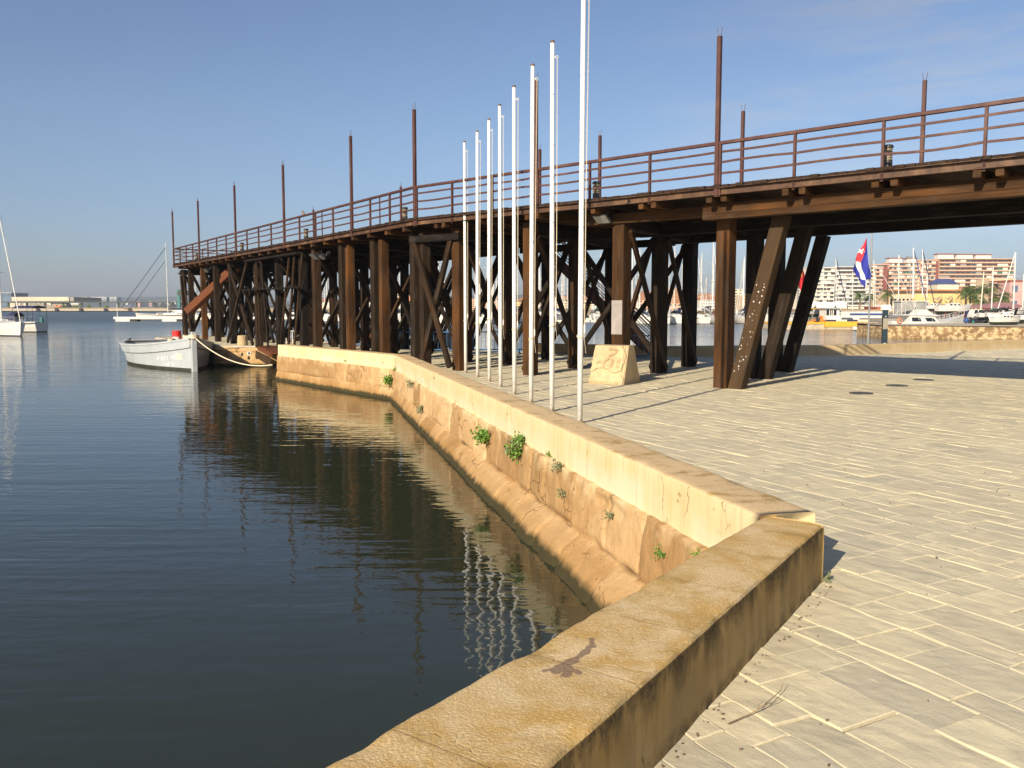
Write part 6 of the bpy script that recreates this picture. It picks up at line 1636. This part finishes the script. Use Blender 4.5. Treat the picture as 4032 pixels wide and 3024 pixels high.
# ---- apartment blocks with balcony bands
def apartments(name, label, px0, px1, pytop, Y, floors, bays, wallm, bandm, ang=0.0, dark=.35, dep=13, penth=(), pm='white_paint', red=False, fh=2.95, base_gap=None, awn=0, seed=1):
    rg = random.Random(seed); a, b_ = AT(px0, 1200, Y), AT(px1, 1200, Y); zt = AT(px0, pytop, Y).z
    z0 = .5; t = thing(name, label, 'apartment block', (a.x, Y, z0)); W_ = (b_ - a).length; H_ = zt - z0
    mb = MB(); mb.b2((0, .9, 0), (W_, dep, H_)); mb.build('wall', wallm, t, local=True)
    nfl = int(H_ / fh)
    for f in range(nfl):
        zf_ = H_ - (f + 1) * fh
        if zf_ < 0: break
        mb = MB(); mb.b2((-.3, -.35, zf_ + .02), (W_ + .3, .89, zf_ + 1.05)); mb.build('balcony', bandm, t, local=True)
    mb = MB(); mb.b2((-.4, -.5, H_ - .02), (W_ + .4, dep + .4, H_ + .55)); mb.build('roof', bandm, t, local=True)
    bw = W_ / bays; wins = 0
    protos_ = {}
    for f in range(nfl):
        zf_ = H_ - (f + 1) * fh
        for c in range(bays):
            if zf_ < 0 or wins > 98: continue
            r_ = rg.random(); mt = 'recess' if r_ < dark else 'window_glass' if r_ < dark + .2 else 'pane_white' if r_ < dark + .52 else 'shutter_grey'
            if awn and rg.random() < awn: mt = 'awning_green'
            if mt not in protos_:
                mb = MB(); mb.b2((.06, .55 if mt != 'recess' else .8, 1.07), (bw - .06, .93, fh - .05))
                if mt in ('pane_white', 'window_glass', 'shutter_grey'):
                    mb = MB()
                    nb = max(2, int(bw / .9))
                    for q_ in range(nb):
                        mb.b2((.06 + (bw - .12) * q_ / nb + .05, .5, 1.07), (.06 + (bw - .12) * (q_ + 1) / nb - .05, .93, fh - .1))
                o = mb.build('window', mt, t, local=True); protos_[mt] = o
            else: o = protos_[mt].copy(); COL.objects.link(o)
            o.location = (bw * c, 0, zf_); wins += 1
    for x0, x1, h_ in penth:
        ra_ = (AT(x0, 1200, Y).x - a.x, AT(x1, 1200, Y).x - a.x)
        mb = MB(); mb.b2((ra_[0], 3, H_ + .56), (ra_[1], 9, H_ + .56 + h_)); p_ = mb.build('penthouse', pm, t, local=True)
        mb = MB(); mb.b2((ra_[0] - .5, 2.5, H_ + .57 + h_), (ra_[1] + .5, 9.5, H_ + 1.25 + h_)); mb.build('penthouse_roof', 'brick_red', p_, local=True)
    if ang: t.rotation_euler = (0, 0, R(ang))
    return t
Yb = 650
apartments('apartment_block', 'white ten storey apartment block between the leaning struts and the star flag', 3176, 3282, 1056, Yb, 10, 8, 'pale_block', 'pale_block', 0, .38, seed=3)
apartments('apartment_block', 'wider pale apartment block right behind the star flag, striped by balconies', 3284, 3436, 1052, Yb + 6, 10, 10, 'pale_block', 'white_paint', 0, .25, seed=4)
apartments('apartment_block', 'coral apartment block immediately right of the star flagpole', 3437, 3494, 1043, Yb + 4, 8, 5, 'coral_wall', 'coral_wall', 0, .15, seed=5)
bt = thing('stair_tower', 'brick red stair tower between two coral apartment blocks, left one', 'tower', AT(3487, 1200, Yb + 2)); bx('shaft', 3484, 3496, 1046, 1205, Yb - 1.2, 5, 'brick_red', bt)
apartments('apartment_block', 'middle coral apartment block with two red topped penthouses', 3497, 3620, 1036, Yb + 2, 8, 12, 'coral_wall', 'coral_wall', 0, .2, penth=((3502, 3552, 3.0), (3572, 3612, 2.8)), awn=.06, seed=6)
apartments('apartment_block', 'coral block with white blinds left of the tall coral block\'s stair tower', 3621, 3684, 1026, Yb, 8, 6, 'coral_wall', 'coral_wall', 0, .1, seed=7)
bt = thing('stair_tower', 'brick red stair tower beside the tallest coral apartment block, right one', 'tower', AT(3688, 1200, Yb + 2)); bx('shaft', 3682, 3694, 1030, 1205, Yb - 1.6, 5, 'brick_red', bt)
apartments('apartment_block', 'largest coral apartment block with three red topped penthouses on the right', 3695, 3984, 1021, Yb - 2, 8, 14, 'coral_wall', 'coral_wall', 0, .42, penth=((3693, 3755, 3.2), (3766, 3830, 3.0), (3842, 3902, 2.8)), awn=.05, seed=8)
# low arcade with blue hipped pavilion
house('arcade_hall', 'long low cream and orange hall with tent awnings behind the motor yacht', 3600, 3842, 1156, 1215, 260, 16, 'yellow_wall', None, 0, 0, cat='hall')
house('arcade_wing', 'pale wing of the low hall behind the flybridge, with small arches', 3500, 3599, 1160, 1215, 262, 14, 'sand_paint', None, 1, 6, cat='hall')
ha = house('tiled_hall', 'ochre hall with a long tiled roof edge above the yellow hall', 3520, 3998, 1146, 1212, 330, 12, 'sand_paint', None, 0, 0, cat='hall'); bx('roof_edge', 3518, 4000, 1140, 1146, 328, 8, 'roof_tile', ha)
pvn = house('blue_roof_pavilion', 'cream pavilion with arched windows under a navy hipped roof', 3690, 3775, 1119, 1150, 360, 9, 'cream_paint', 'roof_blue', 1, 5, cat='pavilion', rh=2.4)
for x0, x1, y0, y1, lb in ((3668, 3708, 1163, 1186, 'brown pointed shade sail on the yellow hall, left one'), (3712, 3750, 1163, 1184, 'brown pointed shade sail on the yellow hall, right one')):
    ss = thing('shade_sail', lb, 'awning', AT(x0, y1, 258)); mb = MB(); p = [AT(x0, y0 + 8, 259), AT((x0 + x1) / 2, y0 + 10, 257), AT(x1, y0, 259), AT((x0 + x1) / 2 + 6, y1, 256)]; mb.poly(p); mb.poly([v_ + V((0, .06, 0)) for v_ in p[::-1]]); mb.build('cloth', 'tan_canvas', ss); mb = MB(); mb.bar(AT(x1, y1 + 22, 258.8), AT(x1, y0, 258.8), .1, .1); mb.build('pole', 'steel', ss)
hv = house('terrace_building', 'tan stepped building right of the tallest coral block', 3890, 4000, 1098, 1210, 420, 12, 'sand_paint', None, 3, 5, cat='building')
house('pink_house', 'pink and brick house with blue framed window at the right edge', 3972, 4060, 1110, 1210, 230, 10, 'pink_wall', 'brick_red', 2, 2, cat='house', winm='glass_blue')
aw = thing('restaurant_canopy', 'long rose coloured restaurant canopy with maroon valance at the right edge', 'canopy', AT(3872, 1225, 165))
a_, b_ = AT(3872, 1213, 165), AT(4075, 1213, 165); c_ = AT(3925, 1192, 172)
mb = MB(); mb.add([a_, b_, V((b_.x, 173, c_.z)), c_, V((a_.x, 180, a_.z)), V((b_.x, 180, b_.z))], ((0, 1, 2, 3), (3, 2, 5, 4), (0, 3, 4))); mb.build('roof', 'roof_rose', aw)
bx('valance', 3872, 4075, 1213, 1219, 164.9, .2, 'maroon', aw); bx('green_awning', 3902, 3962, 1213.5, 1222, 164.4, .3, 'awning_green', aw)
for k in range(6): bx('post', 3876 + 36 * k, 3879 + 36 * k, 1219, 1246, 165.2, .2, 'white_paint', aw)
# ---- palms and shrubs
def palm(label, px, ytop, ybase, Y, r=2.2, n=26, seed=0, tw=.22):
    b_ = AT(px, ybase, Y); tz = AT(px, ytop, Y).z; rg = random.Random(seed); t = thing('palm_tree', label, 'palm tree', (b_.x, Y, .4), 'palms behind the marina'); H_ = tz - .4
    mb = MB(); pts = [V((.1 * math.sin(z * .7 + seed), 0, z)) for z in [H_ * i / 8 for i in range(9)]]; mb.tube(pts, [tw * (1.25 - .4 * i / 8) for i in range(9)], 8); mb.build('trunk', 'bark', t, local=True)
    mb = MB(); c = pts[-1]
    for k in range(n):
        az = rg.uniform(0, 6.283); el = rg.uniform(-.75, 1.25); L_ = r * rg.uniform(.75, 1.1)
        d = V((math.cos(az), math.sin(az), 0)); sd_ = V((-math.sin(az), math.cos(az), 0)); P = []
        for i in range(6):
            s_ = i / 5; P.append(c + d * (L_ * s_ * math.cos(el * .75)) + V((0, 0, L_ * (math.sin(el) * s_ - .62 * s_ * s_))))
        # fan leaf: a stalk and radiating blades
        for i in range(2, 6):
            for sg in (-1, 1):
                for q_ in range(3):
                    w_ = .13 * r / 2.2; base = P[i - 1].lerp(P[i], q_ / 3); tip = base + sd_ * sg * r * .28 * rg.uniform(.7, 1.2) + (P[i] - P[i - 1]) * .8 + V((0, 0, -.12 * r * rg.random()))
                    nn = (P[i] - P[i - 1]).normalized() * w_; mb.poly([base, base + nn, tip])
    mb.build('crown', 'palm_green', t, local=True); return t
PL = [(3800, 1142, 1222, 200, 2.5, 'tall fan palm left of three in front of the yellow hall'), (3818, 1136, 1222, 204, 2.6, 'tall fan palm middle of three in front of the yellow hall'), (3833, 1150, 1222, 196, 2.4, 'dark trunked fan palm right of three in front of the yellow hall'), (3870, 1132, 1220, 215, 2.5, 'fan palm behind the mast left of the rose canopy'), (3907, 1130, 1220, 220, 2.6, 'fan palm above the rose canopy\'s left end'),
      (3492, 1152, 1222, 220, 2.3, 'fan palm left of the motor yacht against the coral flats'), (3383, 1158, 1225, 230, 2.4, 'fan palm just left of the star flagpole'), (3425, 1165, 1225, 235, 2.2, 'fan palm just right of the star flagpole'), (3850, 1178, 1222, 190, 1.9, 'low bushy palm between the tall trunks'), (3890, 1186, 1222, 192, 1.9, 'low bushy palm left of the canopy roof'), (3930, 1170, 1222, 205, 2.3, 'bushy palm behind the canopy roof ridge'), (3955, 1165, 1222, 210, 2.2, 'bushy palm left of the pink house')]
for i, (px, yt, yb, Y, r, lb) in enumerate(PL): palm(lb, px, yt, yb, Y, r, 30, i)
# tall masts ashore on the right
def shore_mast(label, px0, py0, px1, py1, Y, r=.10, mt='mast_metal', stay=None, lamp=False):
    a_, b_ = AT(px0, py0, Y), AT(px1, py1, Y); t = thing('yacht_mast', label, 'mast', a_, 'masts standing in the boatyard'); mb = MB(); mb.cyl(a_, b_, r, r * .8, 8)
    d = (b_ - a_); m_ = a_ + d * .62; mb.cyl(m_ - V((.7, 0, 0)), m_ + V((.7, 0, 0)), .025, n=5); mb.build('spar', mt, t)
    if stay: mb = MB(); mb.tube([AT(stay[0], stay[1], Y), b_], .07, 5); mb.build('furled_sail', stay[2], t)
for a_ in (('thick pale mast with a blue furled sail right of the motor yacht flybridge', 3596, 1175, 3597, 976, 125, .12, 'mast_metal', (3655, 1215, 'royal_blue')), ('slim mast right of the thick pale mast', 3632, 1170, 3633, 982, 140, .08, 'mast_metal', (3685, 1222, 'navy')), ('mast rising over the motor yacht\'s stern', 3538, 1180, 3540, 1004, 130, .08, 'mast_metal', None), ('short thin mast under the penthouses', 3650, 1170, 3652, 1043, 150, .07, 'mast_metal', None),
           ('leaning yellowish mast among the palms', 3862, 1215, 3874, 1070, 130, .09, 'cream_paint', None), ('white mast by the palms right of the leaning one', 3904, 1215, 3911, 1050, 130, .09, 'mast_metal', None), ('tall white mast in front of the pink house', 3989, 1240, 3999, 992, 120, .10, 'mast_metal', (3925, 1230, 'white_paint')), ('white mast at the photo\'s right edge', 4026, 1235, 4031, 1080, 118, .09, 'mast_metal', None), ('thin mast over the white ten storey block', 3292, 1225, 3292, 1014, 150, .07, 'mast_metal', (3340, 1225, 'navy')), ('thin mast beside the star flag\'s left edge', 3357, 1225, 3357, 1070, 150, .06, 'mast_metal', None), ('mast in front of the coral flats right of the star flag', 3447, 1225, 3444, 1070, 150, .06, 'mast_metal', None), ('mast with floodlight arms over the left coral block', 3440, 1225, 3441, 1025, 170, .07, 'mast_metal', None)):
    shore_mast(*a_)
lp = thing('floodlight_mast', 'floodlight mast with twin lamps over the middle coral block', 'light mast', AT(3585, 1225, 160)); mb = MB(); mb.cyl(AT(3585, 1225, 160), AT(3585, 1018, 160), .09, .07, 8); mb.bar(AT(3574, 1016, 160), AT(3598, 1016, 160), .07, .07); mb.build('pole', 'steel', lp)
for px in (3575, 3597): p = AT(px, 1012, 160); mb = MB(); mb.box(p, (.6, .35, .4)); mb.build('lamp', 'steel', lp)
# ================================================================ far shore on the left
fq = thing('far_quay', 'long low ochre quay wall across the harbour on the left', 'quay', AT(350, 1222, 500)); bx('face', -60, 1000, 1213, 1224, 500, 6, 'concrete', fq); bx('cap', -60, 1000, 1211, 1213, 499.6, 7, 'land_ochre', fq)
for px in (148, 222, 318, 415, 510): p = AT(px, 1219, 499.3); mb = MB(); mb.cyl(p + V((0, -.3, 0)), p + V((0, .3, 0)), .95, n=12); mb.build('tyre_fender', 'rubber', fq)
cv = thing('conveyor_jetty', 'long dark green conveyor bridge on thin piers along the far shore', 'conveyor', AT(10, 1210, 512)); bx('girder', -40, 1050, 1188.5, 1193, 512, 4, 'conveyor_green', cv); bx('handrail', -40, 1050, 1184.5, 1186, 512.2, .3, 'conveyor_green', cv)
for k in range(15):
    px = 34 + 72 * k
    for d_ in (-2.2, 2.2): mb = MB(); a_, b_ = AT(px + d_, 1213, 514), AT(px + d_ * .6, 1193, 514); mb.bar(a_, b_, .5, .8); mb.build('pier', 'conveyor_green', cv)
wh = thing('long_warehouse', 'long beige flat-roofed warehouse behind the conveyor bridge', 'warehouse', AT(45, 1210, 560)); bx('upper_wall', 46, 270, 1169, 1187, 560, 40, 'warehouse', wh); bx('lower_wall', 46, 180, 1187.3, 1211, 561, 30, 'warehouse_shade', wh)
for x0, x1 in ((36, 58), (74, 80), (94, 102)): bx('pale_panel', x0, x1, 1193, 1210, 560.6, .3, 'warehouse', wh)
for k in range(4): bx('window', 112 + k * 18, 124 + k * 18, 1193, 1197, 560.6, .3, 'shutter_grey', wh)
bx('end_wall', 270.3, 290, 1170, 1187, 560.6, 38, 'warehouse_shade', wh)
gt = thing('glass_tower', 'dark glazed office tower at the warehouse\'s left end', 'tower', AT(10, 1210, 575)); bx('glazing', 4, 44, 1154, 1211, 575, 20, 'glass_blue', gt); bx('roof_edge', 3, 45, 1152, 1153.8, 574.5, 21, 'steel', gt)
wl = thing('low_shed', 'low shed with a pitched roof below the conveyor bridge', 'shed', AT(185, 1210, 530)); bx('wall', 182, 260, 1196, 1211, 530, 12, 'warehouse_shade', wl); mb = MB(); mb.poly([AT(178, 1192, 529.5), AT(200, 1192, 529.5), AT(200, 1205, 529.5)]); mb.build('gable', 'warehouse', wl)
for i, px in enumerate((289, 298, 308)):
    p = AT(px, 1210, 525); mb = MB(); mb.lathe([(.3, 0), (.3, 1.2), (1.25, 2.2), (1.25, 3.0), (.9, 3.2)], n=12); tag(mb.build('white_silo', 'white_paint', None, loc=(p.x, p.y, 1.0), local=True), 'small white hopper silo on the far shore, %s of the three' % ('left', 'middle', 'right')[i], 'silo', 'white silos on the far shore')
ex_ = thing('excavator', 'orange excavator parked on the far shore under the conveyor', 'excavator', AT(210, 1211, 505)); bx('tracks', 212, 236, 1209, 1212, 505, 3, 'rubber', ex_); bx('body', 218, 236, 1204, 1209, 505, 3, 'orange_paint', ex_); bx('cab', 214, 220, 1201, 1208, 505.3, 2, 'orange_paint', ex_); mb = MB(); mb.tube([AT(230, 1205, 506), AT(240, 1203.5, 506), AT(244, 1210, 506)], .4, 5); mb.build('arm', 'orange_paint', ex_)
for i, (px, w_) in enumerate(((148, 22), (300, 34), (250, 16), (350, 12), (420, 14))):
    p = AT(px, 1212, 508); mb = MB(); rg = random.Random(i)
    for k in range(260):
        c = V((rg.uniform(-w_ / 2, w_ / 2) * .15, rg.uniform(-1, 1), abs(rg.gauss(0, .8)))); a = V((rg.gauss(0, 1), rg.gauss(0, 1), rg.gauss(0, 1))).normalized() * .45; b2_ = a.orthogonal().normalized() * .3; mb.poly([c - a, c + b2_, c + a])
    tag(mb.build('shore_bush', 'leaf_green', None, loc=(p.x, p.y, 1.0), local=True), ('dark bush in front of the warehouse wall', 'long dark bush below the white silos', 'small bush right of the orange excavator', 'tiny bush right of the silos on the shore', 'small bush below the distant middle flats')[i], 'bush', 'bushes on the far shore')
for i, (x0, x1, lb) in enumerate(((310, 345, 'leftmost of the three distant blue glass flats'), (354, 421, 'widest of the three distant blue glass flats'), (431, 461, 'rightmost and smallest of the three distant blue glass flats'))):
    f_ = thing('distant_flats', lb, 'apartment block', AT(x0, 1190, 1500), 'distant blue glass flats'); n_ = max(2, int((x1 - x0) / 11))
    for k in range(n_):
        xa, xb = x0 + (x1 - x0) * k / n_, x0 + (x1 - x0) * (k + .86) / n_
        bx('glass_bay', xa, xb, 1172, 1190, 1500, 20, 'glass_blue', f_); bx('roof_cap', xa, xb, 1169.5, 1171.8, 1500, 20, 'white_paint', f_)
        for j in range(3): bx('floor_band', xa - .3, xb, 1175 + 5 * j, 1176.6 + 5 * j, 1499, 2, 'white_paint', f_)
rg = random.Random(31)
for k in range(34):
    x0 = 500 + k * 14 + rg.uniform(-5, 5); w_ = rg.uniform(6, 15); bld = AT(x0, 1190, 1700 + rg.uniform(-60, 60)); b2_ = AT(x0 + w_, 1190 - rg.uniform(3, 9) + 5, bld.y)
    mb = MB(); mb.b2((0, 0, 0), (b2_.x - bld.x, 15, max(4, b2_.z - 1))); tag(mb.build('distant_house', rg.choice(('cream_paint', 'white_paint', 'sand_paint', 'pink_wall')), None, loc=(bld.x, bld.y, 1), local=True), 'tiny pale house of the far skyline behind the conveyor bridge', 'house', 'far skyline houses')
# dark tree line and the harbour crane
mb = MB(); rg = random.Random(6)
for k in range(2600):
    x = rg.uniform(-560, 300); c = V((x, 1350 + rg.uniform(-20, 20), abs(rg.gauss(0, 3.2)) + 1)); a = V((rg.gauss(0, 1), rg.gauss(0, .4), rg.gauss(0, 1))).normalized() * 2.6; b2_ = a.orthogonal().normalized() * 1.8; mb.poly([c - a, c + b2_, c + a])
tag(mb.build('far_tree_belt', 'distant_green'), 'dark strip of far trees along the skyline', 'woods', kind='stuff')
cr = thing('harbour_crane', 'dark green harbour crane behind the outermost pier posts', 'crane', AT(712, 1205, 260))
mb = MB(); mb.bar(AT(706, 1215, 260), AT(703, 1140, 260), .8, .8); mb.bar(AT(724, 1215, 260), AT(726, 1140, 260), .8, .8); mb.build('tower', 'teal', cr); bx('cab', 698, 735, 1145, 1162, 259.5, 3, 'conveyor_green', cr); mb = MB(); mb.bar(AT(730, 1150, 260), AT(800, 1168, 260), .5, .5); mb.build('jib', 'conveyor_green', cr)
gs = thing('shore_gantry', 'grey portal gantry seen between the outer pier posts', 'gantry', AT(770, 1200, 420)); bx('beam', 770, 792, 1161, 1164, 420, 1, 'steel', gs); bx('leg', 772, 774, 1164.3, 1205, 420, .8, 'steel', gs); bx('leg', 788, 790, 1164.3, 1205, 420, .8, 'steel', gs)
# ================================================================ air
mb = MB(); mb.b2((-1900, -60, -7.5), (1900, 2400, 60))
hz = mb.build('haze', 'white_gel'); hz['kind'] = 'stuff'
hz.data.materials.clear(); hm = bpy.data.materials.new('haze'); hm.use_nodes = True; nt = hm.node_tree; nt.nodes.clear()
ou = nt.nodes.new('ShaderNodeOutputMaterial'); pvn_ = nt.nodes.new('ShaderNodeVolumePrincipled'); pvn_.inputs['Color'].default_value = (.72, .83, 1, 1); pvn_.inputs['Density'].default_value = .00026; pvn_.inputs['Anisotropy'].default_value = .2
nt.links.new(pvn_.outputs[0], ou.inputs['Volume']); hz.data.materials.append(hm)
